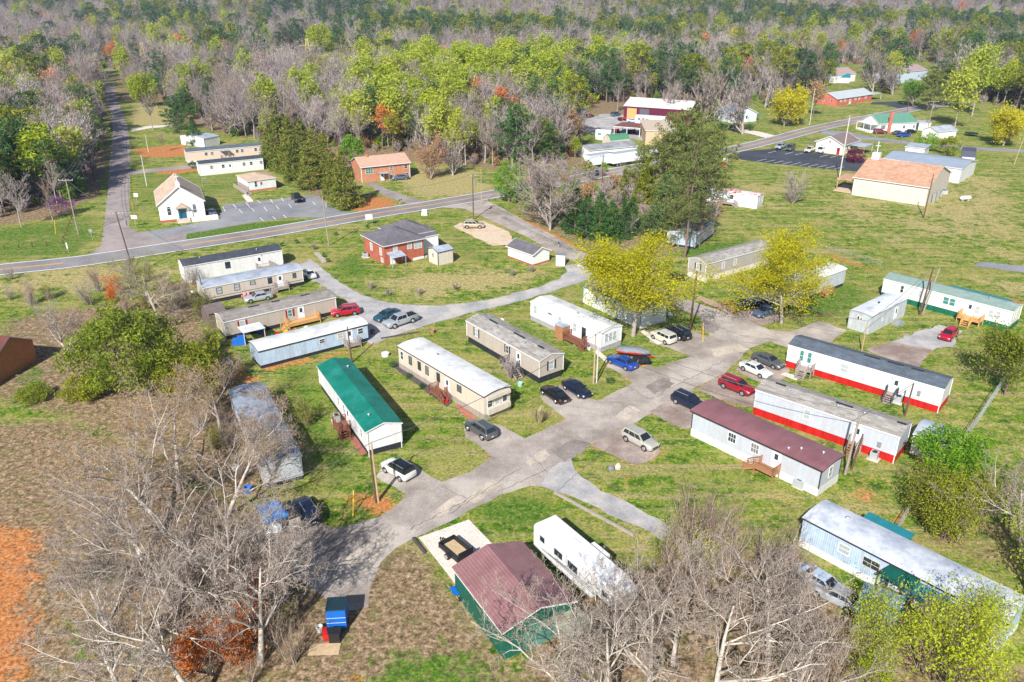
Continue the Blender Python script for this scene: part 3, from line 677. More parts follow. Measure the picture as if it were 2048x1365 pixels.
        if stair:
            tb = MB()
            for i in range(ns):
                t = (i+.5)/ns; p, q = st(t, 0), st(t, 1); dd = (st(1,0)-st(0,0)); dd.z = 0; dd = dd.normalized()*.16
                tb.poly([p-dd, q-dd, q+dd, p+dd][::-1] if (dd.cross(q-p)).z < 0 else [p-dd, q-dd, q+dd, p+dd])
                tb.bar((p+q)/2+Vector((0,0,-.03))-(q-p)/2, (p+q)/2+Vector((0,0,-.03))+(q-p)/2, .26, .045)
            for e in (0, 1): tb.bar(st(0,e)-Vector((0,0,.12)), st(1,e)-Vector((0,0,.02)), .05, .24)
            tb.build('steps', treadm or m, P)
            if rail:
                hb = MB()
                for e in (0, 1):
                    up = Vector((0,0,rh)); hb.bar(st(0,e)+up, st(1,e)+up, .08, .06)
                    for t in (0, .5, 1): hb.bar(st(t,e), st(t,e)+up, .08)
                    for i in range(1, 8): hb.bar(st(i/8,e), st(i/8,e)+up, .03)
                hb.build('handrail', rm or m, P)
        if roofm:
            c = MB(); zz = hz+2.25; s.sbox(c, k, u-.15, u+w+.15, .03, d+.2, zz, zz+.09)
            for uu in (u+.06, u+w-.06): s.sbox(c, k, uu-.05, uu+.05, d-.11, d-.01, hz-.02, zz)
            c.build('porch_roof', roofm, s.root)
        return P

GH = 'mobile homes of the park'
def home(label, a, b, wall, skm, roofm, W=4.2, h=3.2, sk=.7, prof='gable', rise=.5, recess=0, trim=None, oh=.12, vents=(), rv=(), cor=True, group=GH, name='mobile_home'):
    s = Bldg(name, label, 'mobile home', a, b, W, h, group, skirt=sk)
    s.walls(wall, skm, prof, rise, recess); s.roof(roofm, oh, trim=trim)
    if cor: s.corners(trim)
    s.vents(vents); s.ridgevent(rv)
    return s
def downspout(s, k, u):
    mb = MB(); s.sbox(mb, k, u-.05, u+.05, .02, .1, -.05, s.h-.05); mb.build('downspout', WTRIM, s.root)

# park homes -----------------------------------------------------------
b = home('white mobile home with a bright green metal roof and brown steps on its left side', (636,733), (732,864), WHITE, BLACKT, GREENR, h=3.3, rise=.62, recess=.12, sk=.8, oh=.18, vents=[(3,.75),(16.5,.3)])
for u in (8.6, 10.8, 17.2): b.win('f', u, 2.2, .5, 1.1)
b.door('f', 12.2); b.porch('f', 11.2, 1.9, 1.7, DECKB, '+', sw=1.2); downspout(b, 'r', .1); downspout(b, 'r', 4.1)
b = home('cream mobile home with a white roof, dark window trim and a planted bed', (796,693), (968,794), CREAM, TANSK, WHROOF, h=3.3, sk=.75, prof='arch', rise=.26, trim=BTRIM, vents=[(6.5,.5)], cor=False)
for u in (.9, 3.0, 5.2, 7.0, 9.6): b.win('f', u, 2.2, .62, 1.15, frame=SHUTB if u > 1 else None, mun=1)
b.win('f', 14.2, 2.35, .8, .85, frame=SHUTB); b.door('f', 11.6); b.porch('f', 9.6, 2.1, 1.6, DECKB, '+', sw=1.1)
for u in (.9, 2.1, 3.3): b.win('r', u, 2.1, .7, 1.1, glass=BLIND if u == 2.1 else None, frame=WTRIM)
mb = MB(); b.sbox(mb, 'r', .3, 3.9, .05, .5, .75, 1.5); b.sbox(mb, 'r', .3, 3.9, .05, .5, 2.75, 3.2); mb.build('bay', CREAM, b.root)
b = home('tan mobile home with mottled grey shingles, dark shutters and a black base', (933,641.5), (1079,723), TANS, BLACKT, TSHROOF, h=3.45, sk=1.0, recess=.15, rise=.55, rv=[(3,5),(9,11.5),(14.5,15.8)], vents=[(6,.3),(12.5,.3)])
b.win('f', 2.6, 2.4, .7, 1.2, BLIND, shut=SHUTB); b.win('f', 10.2, 2.5, .55, 1.1, shut=SHUTB); b.win('r', 2.1, 2.3, .8, 1.2, BLIND, shut=SHUTB)
b.door('f', 12.8); b.porch('f', 10.7, 2.5, 1.7, DECKG, '+', sw=1.1, rm=DARKV)
b = home('white mobile home with a white roof and grey block base, deck crowded with belongings', (1062,604), (1203,666.5), mat('white_plain_siding', (.72,.73,.74), .55, .05, 2, 'rib', 1.2, .12), GREYSK, WHROOF, h=3.1, sk=.75, prof='gable', rise=.35, vents=[(9,.4)])
for u in (1.1, 6.9, 10.2): b.win('f', u, 2.1, .75, 1.3, BLIND)
b.win('f', 4.6, 2.5, .9, .35, mun=0)
for u in (1.1, 1.95, 2.8): b.win('r', u, 2.0, .65, 1.3, BLIND)
b.door('f', 12.2, m=BLK); b.porch('f', 9.6, 3.4, 1.9, DECKB, '+', sw=1.1)
mb = MB(); b.sbox(mb, 'f', 7.4, 9.2, .03, 1.5, 0, 2.1); mb.build('porch_closet', DECKO, b.root)
mb = MB(); b.sbox(mb, 'f', 7.3, 9.3, .03, 1.6, 2.1, 2.2); mb.build('closet_roof', GRROOF, b.root)
b = home('white mobile home with dark grey shingles and teal trim behind the big yellow-green tree', (1167.5,571), (1283,622), mat('white_panel_siding', (.74,.75,.75), .55, .05, 2, 'rib', 1, .1), WHSK, PURROOF, W=5.6, h=3.1, sk=.8, rise=.7, trim=TTRIM, oh=.25)
for u in (3.4, 5.6, 7.8): b.win('f', u, 2.1, .25, 1.1, mun=0, frame=TTRIM)
b.win('r', 3.2, 2.2, 1.3, 1.1, BLIND, frame=TTRIM)
b = home('taupe mobile home with grey shingles and a pale base by the tallest pine', (1413,529), (1550,492), mat('taupe_siding', (.42,.375,.345), .6, .05, 2, 'lap', 1.6, .2), mat('cream_skirting', (.68,.60,.50), .6, .06), TSHROOF, h=3.4, sk=.95, rise=.6, vents=[(4,.3)])
b.win('f', 4.6, 2.3, .6, 1.2, BLIND); b.win('f', 7.8, 2.3, .6, 1.2, BLIND); b.win('l', 2.3, 2.4, .8, 1.1, BLIND, shut=SHUTB)
b = home('long pale grey mobile home half hidden by the yellow tree on the right', (1572,583), (1693,538), SILV, BLACKT, WHROOF, h=3.2, sk=.55, prof='arch', rise=.3, recess=.1, cor=False)
for u in (3, 7): b.win('f', u, 2.2, .8, .8)
b.porch('f', 11.0, 1.8, 1.4, DECKO, '-', sw=1.0)
b = Bldg('storage_trailer', 'short pale grey metal trailer with a stained flat roof and scrap beside it', 'trailer', (1743.5,635), (1815,599), 3.5, 2.9, skirt=0)
b.walls(SILV, None, 'arch', .22); b.roof(mat('stained_white_roof', (.62,.65,.72), .6, .08, 1.5, c2=(.42,.44,.48), c2s=.6, thr=.56), .03, trim=METAL); b.vents([(5.5,.5)], BLK)
b.win('f', 3.8, 2.1, .35, .4, mun=0); b.win('f', 4.0, 1.4, .2, .25, mun=0); b.win('l', 1.5, 2.2, .3, .5, mun=0); b.win('l', 1.95, 2.1, .3, .5, mun=0); b.door('f', 8.3, .8, 1.9, .4)
b = home('long white mobile home with grey-green roof, green base and a yellow wood deck', (1769,558), (2026.5,624), mat('white_vinyl_siding', (.68,.68,.65), .6, .07, 2, 'lap', 1.6, .18), GRNSK, mat('grey_green_roof', (.22,.30,.27), .6, .15, .8, 'shingle', pd=.1), h=3.3, sk=.9, rise=.6, trim=WTRIM, vents=[(16,.4)])
for u, w_, g_ in ((3.2,.45,None),(6.2,.45,BLIND),(10.3,.8,LGLASS),(11.3,.8,LGLASS),(15.6,.6,BLIND),(17.6,.6,BLIND)): b.win('f', u-(.5 if u > 12 else 0), 2.3 if u < 14 else 2.1, w_, 1.15, g_)
b.win('f', -1.9, 2.2, .6, 1.1, BLIND); b.win('r', 1.5, 2.3, .5, 1.1); b.win('r', 2.6, 2.3, .5, 1.1)
b.door('f', -6.0); b.porch('f', -7.0, 3.4, 2.0, DECKY, 'out', sw=1.2)
mb = MB(); b.sbox(mb, 'k', 2.2, 11.5, .02, 2.8, 2.65, 2.74)
for u in (2.4, 7, 11.3): b.sbox(mb, 'k', u-.05, u+.05, 2.55, 2.65, 0, 2.65, 1)
mb.build('carport_roof', [TEAL, WTRIM], b.root)
b = home('white mobile home with blue-grey shingles, bright red base and two outside stairs', (1578,690), (1888,779), mat('white_lap_siding', (.68,.69,.69), .6, .07, 2, 'lap', 1.6, .18), REDSK, BSHROOF, h=3.4, sk=.95, rise=.55, rv=[(9.5,11.5),(12.5,14.5),(15.5,17)])
b.win('f', 2.0, 2.35, .5, 1.5, LGLASS); b.win('f', 3.1, 2.35, .5, 1.5, LGLASS); b.win('f', 7.9, 2.3, 1.0, 1.1, BLIND); b.win('f', 14.2, 2.9, .4, .35, mun=0)
b.door('f', 14.6); b.porch('f', 1.9, 2.2, 1.3, DECKG, 'out', sw=1.1); b.porch('f', 13.6, 1.5, .5, DECKG, 'out', sw=1.1, rm=DARKV)
mb = MB(); b.sbox(mb, 'f', 17.3, 17.65, .0, .2, 1.6, 2.3); mb.build('meter_box', METAL, b.root); downspout(b, 'f', b.L-.05)
b = home('pale grey mobile home with mottled brown shingles and a red base beside the leaning poles', (1513,780), (1799.5,875), GRAYS, REDSK, mat('mottled_shingles', (.31,.285,.26), .9, .12, .8, 'shingle', pd=.25), h=3.45, sk=1.0, rise=.55, rv=[(1.5,2.8),(9,11),(16,17)], vents=[(3.5,.35),(9.5,.35),(12.5,.4)])
b.win('f', 6.6, 2.4, .7, 1.25, BLIND); b.door('f', 12.6); b.porch('f', 11.9, 1.5, .4, DECKG, 'out', sw=1.1, treadm=DECKO)
mb = MB(); b.sbox(mb, 'f', 15.0, 15.4, 0, .2, 1.5, 2.1); mb.build('meter_box', METAL, b.root); downspout(b, 'f', b.L-.05)
b = home('pale grey mobile home with a maroon metal roof, white base and a small wooden porch', (1386.5,822), (1644,940), GRAYS, WHSK, MAROON, h=3.35, sk=.95, rise=.22, oh=.28, trim=BTRIM, vents=[(13.2,.35),(12.2,.15),(15.2,.6)], cor=True, prof='arch')
b.win('f', 5.6, 2.2, .95, 1.1, mun=3); b.win('f', 8.6, 2.2, .95, 1.1, mun=3); b.win('r', 2.1, 2.2, .6, 1.2, mun=2)
b.door('f', 11.3); b.porch('f', 9.6, 2.4, 1.5, DECKO, '-', sw=1.0)
b = home('long light blue mobile home with a stained white roof at lower right', (1607,1037), (2015,1247), BLUEW, WHSK, mat('grimy_white_roof', (.62,.64,.68), .6, .08, 1.2, c2=(.30,.34,.42), c2s=.4, thr=.52, sharp=.14), h=3.2, sk=.75, prof='arch', rise=.26, trim=BTRIM, cor=False, vents=[(3,.6)])
b.win('f', 4.3, 2.15, 1.0, .9, BLIND, mun=1); b.win('f', 6.9, 2.1, 1.5, .9, frame=CREAM, mun=2); b.door('f', 9.8); b.win('f', 14.5, 2.1, 1.0, .8)
b.porch('f', 8.6, 2.4, 1.8, DARKV, None, roofm=DKGREEN)
mb = MB(); b.sbox(mb, 'f', 10.6, 13.6, .05, 2.0, 2.75, 2.85); b.sbox(mb, 'f', 10.8, 10.9, 1.8, 1.9, 0, 2.75); b.sbox(mb, 'f', 13.3, 13.4, 1.8, 1.9, 0, 2.75); mb.build('awning', TEAL, b.root)
mb = MB(); b.sbox(mb, 'k', -7.7+b.L, -3.2+b.L, .05, 2.6, 2.35, 2.43)
for u in (-7.5, -3.4): b.sbox(mb, 'k', b.L+u, b.L+u+.1, 2.4, 2.5, 0, 2.35)
mb.build('back_awning', TEAL, b.root)
b = home('light blue mobile home with a clean white roof and a small porch', (517,703.6), (734.6,649), BLUEW, BLACKT, WHROOF, W=4.0, h=2.75, sk=.55, prof='arch', rise=.3, recess=.1, trim=BTRIM, cor=False)
b.win('f', 9.3, 1.9, .8, .6); b.win('f', 12.2, 2.0, .8, .8, PLYW); b.win('f', 15.4, 1.95, .8, .8); b.door('f', 13.6); b.porch('f', 12.6, 2.2, 1.4, DECKG, None)
b = home('tan mobile home with red shutters and a yellow wood deck full of things', (447.5,645), (670.5,595), TANS, BLACKT, SHROOF, W=4.3, h=2.95, sk=.65, rise=.55, recess=.1, rv=[(4.5,6.2),(8.2,9.5),(13,14.5)])
b.win('f', 2.7, 2.05, .75, .95, BLIND, shut=SHUTR); b.win('f', 10.2, 2.0, .65, 1.1, LGLASS, shut=SHUTR); b.door('f', 12.0)
b.porch('f', 9.2, 5.2, 1.9, DECKY, '-', sw=1.0)
mb = MB(); b.sbox(mb, 'f', 1.6, 5.0, .8, 3.6, 2.0, 2.08)
for u in (1.7, 4.8): b.sbox(mb, 'f', u, u+.08, 3.4, 3.5, 0, 2.0)
mb.build('awning', WHROOF, b.root)
b = home('beige mobile home with a streaky grey metal roof and weathered wood steps', (406,577), (604,539), PINKT, BLACKT, GRROOF, W=4.2, h=2.95, sk=.65, prof='arch', rise=.28, recess=.1, trim=WTRIM)
for u, w_ in ((2.5,.8),(5.5,.8),(8.2,.75)): b.win('f', u, 2.0 if u < 8 else 2.25, w_, 1.0 if u < 8 else .6, BLIND, frame=BTRIM)
b.win('f', 11.2, 2.05, .6, 1.0, frame=BTRIM); b.door('f', 13.0); b.win('f', 15.6, 2.1, .5, .8, frame=BTRIM)
b.porch('f', 11.8, 2.2, 1.5, DECKG, '-', sw=1.1)
mb = MB(); b.sbox(mb, 'f', 0, b.L, .0, .03, 1.0, 1.06); mb.build('trim_stripe', BTRIM, b.root)
b = home('white mobile home with a charcoal shingle roof closest to the highway', (367,534), (563,500.5), WHITE, WHSK, DSHROOF, W=4.2, h=3.1, sk=.6, rise=.55, vents=[(3.3,.4),(13.5,.3)])
b.win('f', 7.6, 2.0, .8, 1.1, frame=BTRIM); b.door('f', 13.4); b.win('f', 13.9, 2.7, .25, .25, mun=0); b.porch('f', 12.6, 2.6, 1.4, DECKG, '+', sw=1.0)
b = home('derelict mobile home with shade streaks coloured into its grey metal roof under bare budding branches', (458,782), (523,932), SILV, BLACKT, mat('shade_streaked_grey_roof', (.27,.31,.38), .55, .2, .6, 'rib', 1.1, .2, c2=(.17,.14,.12), c2s=.6, thr=.56, sharp=.06), h=3.0, sk=.5, rise=.35, prof='arch', recess=.1, trim=METAL, cor=False)  # dark streaks in the roof colour stand in for shade
for u in (5, 9): b.win('f', u, 1.9, .8, .8)
# homes and buildings north of the highway -----------------------------
b = home('pale peach mobile home with a grey roof, rearmost of the pair by the cedars', (372,305), (524,291.5), mat('peach_siding', (.66,.52,.42), .6, .06, 2, 'lap', 1.4, .1), WHSK, BSHROOF, h=3.2, sk=.6, rise=.6, group='mobile homes north of the highway')
for u in (5.5, 7.2, 14.5, 16.0, 20): b.win('f', u, 2.2, .8, .9)
b.porch('f', 9.5, 2.4, 1.4, DECKG, None, roofm=GRROOF)
b = home('white mobile home with a dark grey roof, front one of the pair by the cedars', (397.5,329.5), (525,317), WHITE, WHSK, DSHROOF, h=3.2, sk=.6, rise=.6, group='mobile homes north of the highway')
for u in (3.2, 6.3, 12, 14, 16.8): b.win('f', u, 2.1, .7, .9)
b.door('f', 8.2)
b = home('small white trailer home with an arched grey roof between the two dark green trees', (407,278), (437,272), WHITE, WHSK, GRROOF, h=2.8, sk=.5, prof='arch', rise=.4, W=11, group='mobile homes north of the highway')
b = home('white mobile home with a red and white rusted roof beside the tall pines', (1415,380), (1516,394.6), mat('white_flat_siding', (.74,.75,.75), .6, .06, 2, 'rib', .6, .08), WHSK, REDRUST, h=2.9, sk=.7, rise=.3, W=4, group='mobile homes near the tall pines')
b.win('f', 6.2, 2.0, .8, 1.0); b.win('r', 2, 2.0, .9, 1.1, BLIND); b.porch('f', 4.4, 2.8, 1.5, DECKG, '+', sw=1.0)
b = home('blue-grey mobile home mostly hidden under the tall pine', (1392,472), (1428,446), mat('blue_grey_siding', (.42,.47,.55), .6, .08, 2, 'lap', 1.4, .2), BLACKT, GRROOF, h=2.8, sk=.4, rise=.4, W=6, group='mobile homes near the tall pines')
b = Bldg('church_annex', 'small white annex with a tan hipped roof and a wooden access ramp', 'building', (495,363), (550.5,355.5), 8.5, 2.9, skirt=.5)
b.walls(WHITE, mat('red_brick_base', (.42,.16,.09), .8, .1, 1, 'brick'), 'gable', .01); b.hip(TANROOF, 1.0, .25)
b.win('f', 2.0, 1.9, .6, 1.3); b.win('f', 3.4, 1.9, .5, .8, DOORR, mun=0)
mb = MB(); b.sbox(mb, 'l', 1.0, 8.6, .1, .2, .5, 1.5); b.sbox(mb, 'l', 1.0, 11.5, 1.5, 1.6, .2, 1.2); b.sbox(mb, 'l', 1, 11.5, .2, 1.5, .1, .35); mb.build('access_ramp', DECKG, b.root)

# small white church
b = Bldg('chapel', 'small white chapel with a tan roof, teal door and a cross', 'church', (315,409.5), (406.4,400.5), 13.5, 4.2, skirt=.5)
L = b.L; W = b.W; rise = 3.6
def gable_front(b, wall, base, roofm, rise, oh=.35, trim=None):
    """gable whose ridge runs away from the front wall"""
    L, W, h = b.L, b.W, b.h; z = b.sk; mb = MB()
    mb.poly([(0,0,z),(L,0,z),(L,0,h),(L/2,0,h+rise),(0,0,h)]); mb.poly([(L,W,z),(0,W,z),(0,W,h),(L/2,W,h+rise),(L,W,h)])
    mb.poly([(L,0,z),(L,W,z),(L,W,h),(L,0,h)]); mb.poly([(0,W,z),(0,0,z),(0,0,h),(0,W,h)]); mb.build('wall', wall, b.root)
    if base: mb = MB(); mb.box(-.03, L+.03, -.03, W+.03, -.2, z); mb.build('foundation', base, b.root)
    mb = MB(); sl = rise/(L/2); t = .1
    for sg in (-1, 1):
        e = L/2+sg*(L/2+oh); ze = h-sl*oh
        for dz, fl in ((t, 0), (0.01, 1)):
            q = [(e,-oh,ze+dz),(L/2,-oh,h+rise+dz),(L/2,W+oh,h+rise+dz),(e,W+oh,ze+dz)]
            mb.poly(q if (sg < 0) == bool(fl) else q[::-1])
    mb.build('roof', roofm, b.root)
    mb = MB()
    for sg in (-1, 1):
        e = L/2+sg*(L/2+oh); ze = h-sl*oh
        for y in (-oh, W+oh): mb.bar((e,y,ze+.02),(L/2,y,h+rise+.02), .06, .22)
        mb.bar((e,-oh,ze+.02),(e,W+oh,ze+.02), .06, .18)
    mb.build('fascia', trim or WTRIM, b.root)
CHW = mat('white_painted_boards', (.80,.80,.79), .6, .04, 2, 'lap', 1.8, .1)
gable_front(b, CHW, BRICK, TANROOF, rise)
b.door('f', L/2, 1.7, 2.1, .5, DOORT); 
mb = MB(); mb.poly([(L/2-1.5,-1.2,3.1),(L/2,-1.2,4.2),(L/2,0,4.2),(L/2-1.5,0,3.1)][::-1]); mb.poly([(L/2+1.5,-1.2,3.1),(L/2,-1.2,4.2),(L/2,0,4.2),(L/2+1.5,0,3.1)]); mb.poly([(L/2-1.4,-1.15,3.1),(L/2+1.4,-1.15,3.1),(L/2,-1.15,4.15)])
mb.build('porch_roof', TANROOF, b.root)
mb = MB()
for sx in (-1.25, 1.25): mb.box(L/2+sx-.06, L/2+sx+.06, -1.1, -.98, 0, 3.1)
mb.build('porch_post', WTRIM, b.root)
mb = MB()
for i in range(4): mb.box(L/2-1.4, L/2+1.4, -1.3-i*.32, -.02-i*.32 if i == 0 else -1.3-(i-1)*.32, -.05, .5-i*.12)
mb.build('steps', CONC, b.root)
for u in (L*.22, L*.78):
    o = b.win('f', u, 2.3, .7, 1.5)
    mb = MB(); c = b.pt('f', u, .015, 3.05); mb.poly([c]+[c+Vector((.42*math.cos(t), 0, .42*math.sin(t))) for t in [math.pi*i/8 for i in range(9)]]); mb.build('arch_pane', GLASS, o)
for v in (2.5, 5.5, 8.5, 11.5): b.win('r', v, 2.3, .7, 1.6)
mb = MB(); z = b.h+rise
mb.box(L/2-.45, L/2+.45, .3, 1.2, z-.6, z+.55); mb.poly([(L/2-.5,.25,z+.55),(L/2+.5,.25,z+.55),(L/2,.75,z+1.3)]); mb.poly([(L/2+.5,.25,z+.55),(L/2+.5,1.25,z+.55),(L/2,.75,z+1.3)]); mb.poly([(L/2+.5,1.25,z+.55),(L/2-.5,1.25,z+.55),(L/2,.75,z+1.3)]); mb.poly([(L/2-.5,1.25,z+.55),(L/2-.5,.25,z+.55),(L/2,.75,z+1.3)])
st = mb.build('steeple', WTRIM, b.root)
mb = MB(); mb.box(L/2-.07, L/2+.07, .68, .82, z+1.2, z+2.6); mb.box(L/2-.5, L/2+.5, .69, .81, z+1.95, z+2.08); mb.build('cross', WTRIM, st)
mb = MB(); mb.box(L/2+1.6, L+2.5, -2.2, -2.1, 0, .9); mb.box(L/2+1.6, L+2.5, -1.2, -1.1, 0, .9); mb.build('ramp_rail', WTRIM, b.root)

# brick ranch house
b = Bldg('ranch_house', 'orange brick ranch house with a tan roof and a picture window, behind the highway', 'house', (722,334), (818.5,324), 8.5, 4.3, skirt=0)
b.walls(OBRICK, None, 'gable', 1.7); b.roof(mat('salmon_shingles', (.50,.32,.235), .9, .08, 1, 'shingle', pd=.08), .5, .35, trim=WTRIM); b.corners(WTRIM, .16)
b.win('f', 2.2, 2.9, 2.0, 1.2, LGLASS, mun=3); b.win('f', 8.4, 3.0, .9, 1.0); b.win('f', 12.6, 3.1, .9, .9); b.win('f', 8.6, .9, .9, .9); b.win('f', 12.8, .9, .9, .9); b.door('f', 5.7, 1.0, 2.0, 0)
mb = MB(); mb.box(4.6, 7.2, -1.8, -.02, 2.2, 2.32); mb.box(4.7, 4.8, -1.75, -1.65, 0, 2.2); mb.box(7.0, 7.1, -1.75, -1.65, 0, 2.2); mb.build('porch_roof', GRROOF, b.root)
mb = MB(); mb.box(2.6, 3.2, 3.6, 4.1, 4.5, 6.6); mb.build('chimney', OBRICK, b.root)

# red brick house on the lawn
h = 4.0; A = G(724,470,h); C = G(768,491.5,h); D = G(846,476,h)
b = Bldg('brick_house', 'red brick house with a dark hipped roof on the open lawn inside the road bend', 'house', (768,491.5), (846,476), (A-C).length, h, skirt=0)
b.walls(BRICK, None, 'gable', .01); b.hip(PURROOF, 2.0, .5); L = b.L
b.win('f', 2.3, 2.6, .8, 1.5, BLIND); b.win('f', 5.4, 2.9, .9, 1.0, BLIND, mun=0); b.win('f', L-1.2, 2.8, 1.6, 1.3, BLIND, mun=2); b.win('f', 4.1, .9, .7, .7)
b.win('l', 3.2, 2.4, .9, 1.4, BLIND); b.win('l', -1.6, 2.4, .8, 1.4, BLIND); b.win('l', -1.2, .8, .8, .8, BLIND, mun=0)
b.door('f', 1.6, .9, 2.0, 0)
mb = MB(); mb.poly([(.3,-2.4,2.0),(3.4,-2.4,2.0),(3.4,0,2.5),(.3,0,2.5)]); mb.box(.35,.45,-2.3,-2.2,0,2.0); mb.box(3.2,3.3,-2.3,-2.2,0,2.0); mb.build('awning', GRROOF, b.root)
mb = MB(); mb.box(6.0, L-.3, -.5, -.05, 0, .35)
for i in range(9): mb.box(6.1+i*.33, 6.22+i*.33, -.55, -.5, 0, .5)
mb.build('bed_edging', WTRIM, b.root)
# rear wing and white addition: parts of the house
c = Bldg('brick_wing', None, None, (768,491.5), (846,476), 7.5, h, skirt=0)
c.root.parent = b.root; c.root.location = (L-3.5, 3.2, 0); c.root.rotation_euler = (0,0,0); c.L = 7.5; c.W = 8; c.walls(mat('white_board_siding', (.74,.74,.73), .6, .05, 2, 'lap', 1.6, .1), None, 'gable', .01); c.hip(PURROOF, 1.9, .35)
c.root.name = 'wing'
c = Bldg('addition', None, None, (768,491.5), (846,476), 3, h, skirt=0)
c.root.parent = b.root; c.root.location = (L+.02, 1.4, 0); c.root.rotation_euler = (0,0,0); c.L = 4.2; c.W = 5; c.h = 3.6; c.walls(mat('white_flat_boards', (.76,.77,.78), .6, .05), None, 'shed', .8); c.roof(PURROOF, .15)
c.root.name = 'addition'
b = Bldg('garden_shed', 'small cream shed with a grey roof beside the red brick house', 'shed', (875.6,506), (906,499), 3.4, 2.6, skirt=0)
b.walls(BEIGE, None, 'gable', .55); b.roof(GRROOF, .1, trim=BTRIM); b.corners(BTRIM); b.win('l', 1.7, 1.7, .5, .7)
b = Bldg('garage', 'small white garage with a dark grey gable roof beside the entrance road', 'garage', (1066,509.4), (1099,500), 7.2, 2.3, skirt=.3)
gable_front(b, mat('white_block_wall', (.78,.78,.77), .6, .04), BRICK, PURROOF, 1.0, .3)
b = Bldg('utility_cabinet', 'white metal cabinet shed standing beside the entrance road past the garage', 'shed', (1112,512), (1130,513), 1.5, 2.0, skirt=0)
b.walls(WHITE, None, 'flat', 0); b.roof(METAL, .05)
b = Bldg('garden_shed', 'dark brown shed at the left end of the tan home with the deck', 'shed', (417,628), (449,620), 3.4, 2.5, skirt=0)
b.walls(BROWNSH, None, 'gable', .8); b.roof(mat('brown_shingles', (.16,.125,.115), .9, .15, 1, 'shingle', pd=.15), .15, trim=BROWNSH)
b = Bldg('storage_shed', 'white storage shed with a blue-grey metal roof behind the red-based grey home', 'shed', (1828,868), (1900,892), 4.2, 2.6, skirt=0)
b.walls(WHITE, None, 'arch', .5); b.roof(GRROOF, .1, trim=WTRIM)

b = Bldg('garden_shed', 'small grey shed with a blue-grey roof below the long light blue home', 'shed', (1713,1217), (1790,1247), 3.4, 2.3, skirt=0)
b.walls(mat('grey_shed_wall', (.36,.34,.33), .8, .1, 2, 'lap', 1.5, .2), None, 'gambrel', .9); b.roof(mat('blue_grey_shed_roof', (.20,.29,.33), .6, .1), .12, trim=METAL); b.vents([(1,.3),(3,.3)])
# maroon roofed barn by the trailer pad
b = Bldg('metal_barn', 'green metal barn with a maroon gable roof beside the concrete pad', 'barn', (909,1135), (1008,1264), 6.7, 3.0, skirt=0)
b.walls(DKGREEN, None, 'gable', .95); b.roof(MAROONB, .25, .15, trim=WTRIM)
mb = MB(); b.sbox(mb, 'r', 2.0, 5.2, -.02, .03, 0, 2.5); mb.build('roller_door', mat('pale_green_door', (.10,.25,.20), .5, .1, 1, 'lap', 2, .3), b.root)
mb = MB(); b.sbox(mb, 'r', 4.4, 7.1, .1, 2.8, 2.3, 2.38); b.sbox(mb, 'r', 4.6, 4.68, 2.6, 2.68, 0, 2.3); b.sbox(mb, 'r', 6.9, 6.98, 2.6, 2.68, 0, 2.3); mb.build('lean_to', mat('mossy_sheet', (.30,.32,.22), .8, .2, 1), b.root)

# left edge barn
b = Bldg('old_house', 'old maroon-roofed house cut off by the left edge of the picture', 'house', (-200,712), (-22,728), 8, 3.2, skirt=0)
b.walls(mat('orange_boards', (.42,.17,.06), .8, .15, 2), None, 'gable', 2.2); b.roof(mat('old_red_roof', (.13,.04,.035), .7, .25, .8, 'rib', 1.2, .3), .4, trim=WTRIM)
mb = MB(); b.sbox(mb, 'f', b.L-7, b.L+.5, .1, 4, 2.3, 2.45); b.sbox(mb, 'f', b.L-.1, b.L+.1, 3.6, 3.8, 0, 2.3); mb.build('porch_roof', mat('purple_brown_roof', (.20,.13,.14), .7, .2, 1), b.root)

# church hall on the right and what stands behind it
b = Bldg('church_hall', 'large beige hall with a terracotta shingle roof on the right-hand field', 'church', (1709,354), (1858,375), 21, 4.6, skirt=0)
b.walls(BEIGE, None, 'gable', 3.2); b.roof(ORSH, .4, .3, trim=WTRIM); L = b.L
for i in range(5): b.win('f', 2.5+i*(L-5)/4.4, 3.2, .8, .9, mat('cream_window', (.60,.58,.40), .5, .05), mun=1)
mb = MB(); mb.box(.6, 2.4, 9.6, 11.4, 6.8, 9.2); st = mb.build('cupola', WTRIM, b.root)
mb = MB(); mb.box(1.42, 1.58, 10.42, 10.58, 9.2, 12); mb.box(.9, 2.1, 10.44, 10.56, 10.9, 11.06); mb.build('cross', WTRIM, st)
mb = MB(); mb.box(-5, -.4, 2.5, 9.5, 2.9, 3.1); 
for y in (2.7, 9.2): mb.box(-4.8, -4.6, y, y+.2, 0, 2.9)
mb.build('entrance_canopy', [ORSH], b.root)
mb = MB(); mb.box(-5.2, -.3, 1.5, 10, -.1, .12); mb.build('entrance_slab', mat('tan_slab', (.55,.42,.30), .8, .1), b.root)
for y in (5, 9): 
    mb = MB(); mb.box(L+.3, L+.9, y, y+1.2, 0, 2.2); mb.build('duct', METAL, b.root)
b = Bldg('church_hall_wing', 'white wing with a long blue-grey metal roof behind the beige hall', 'building', Vector((104.6,224.9,3.9)), Vector((119.5,211.5,3.9)), 14.5, 3.9, skirt=0)
b.walls(WHITE, None, 'gable', .9); b.roof(mat('blue_grey_metal_roof', (.30,.35,.42), .45, .1, .5, 'corr', .8, .1), .3)
def simple(name, label, cat, a, b_, W, h, wall, roofm, prof='gable', rise=1.5, oh=.3, trim=None, group=None, sk=0, z0=0):
    s = Bldg(name, label, cat, a, b_, W, h, group, skirt=sk, z0=z0); s.walls(wall, None, prof, rise); s.roof(roofm, oh, trim=trim); return s
HW = mat('plain_white_wall', (.76,.76,.74), .6, .05, 1, 'lap', 1.4, .08)
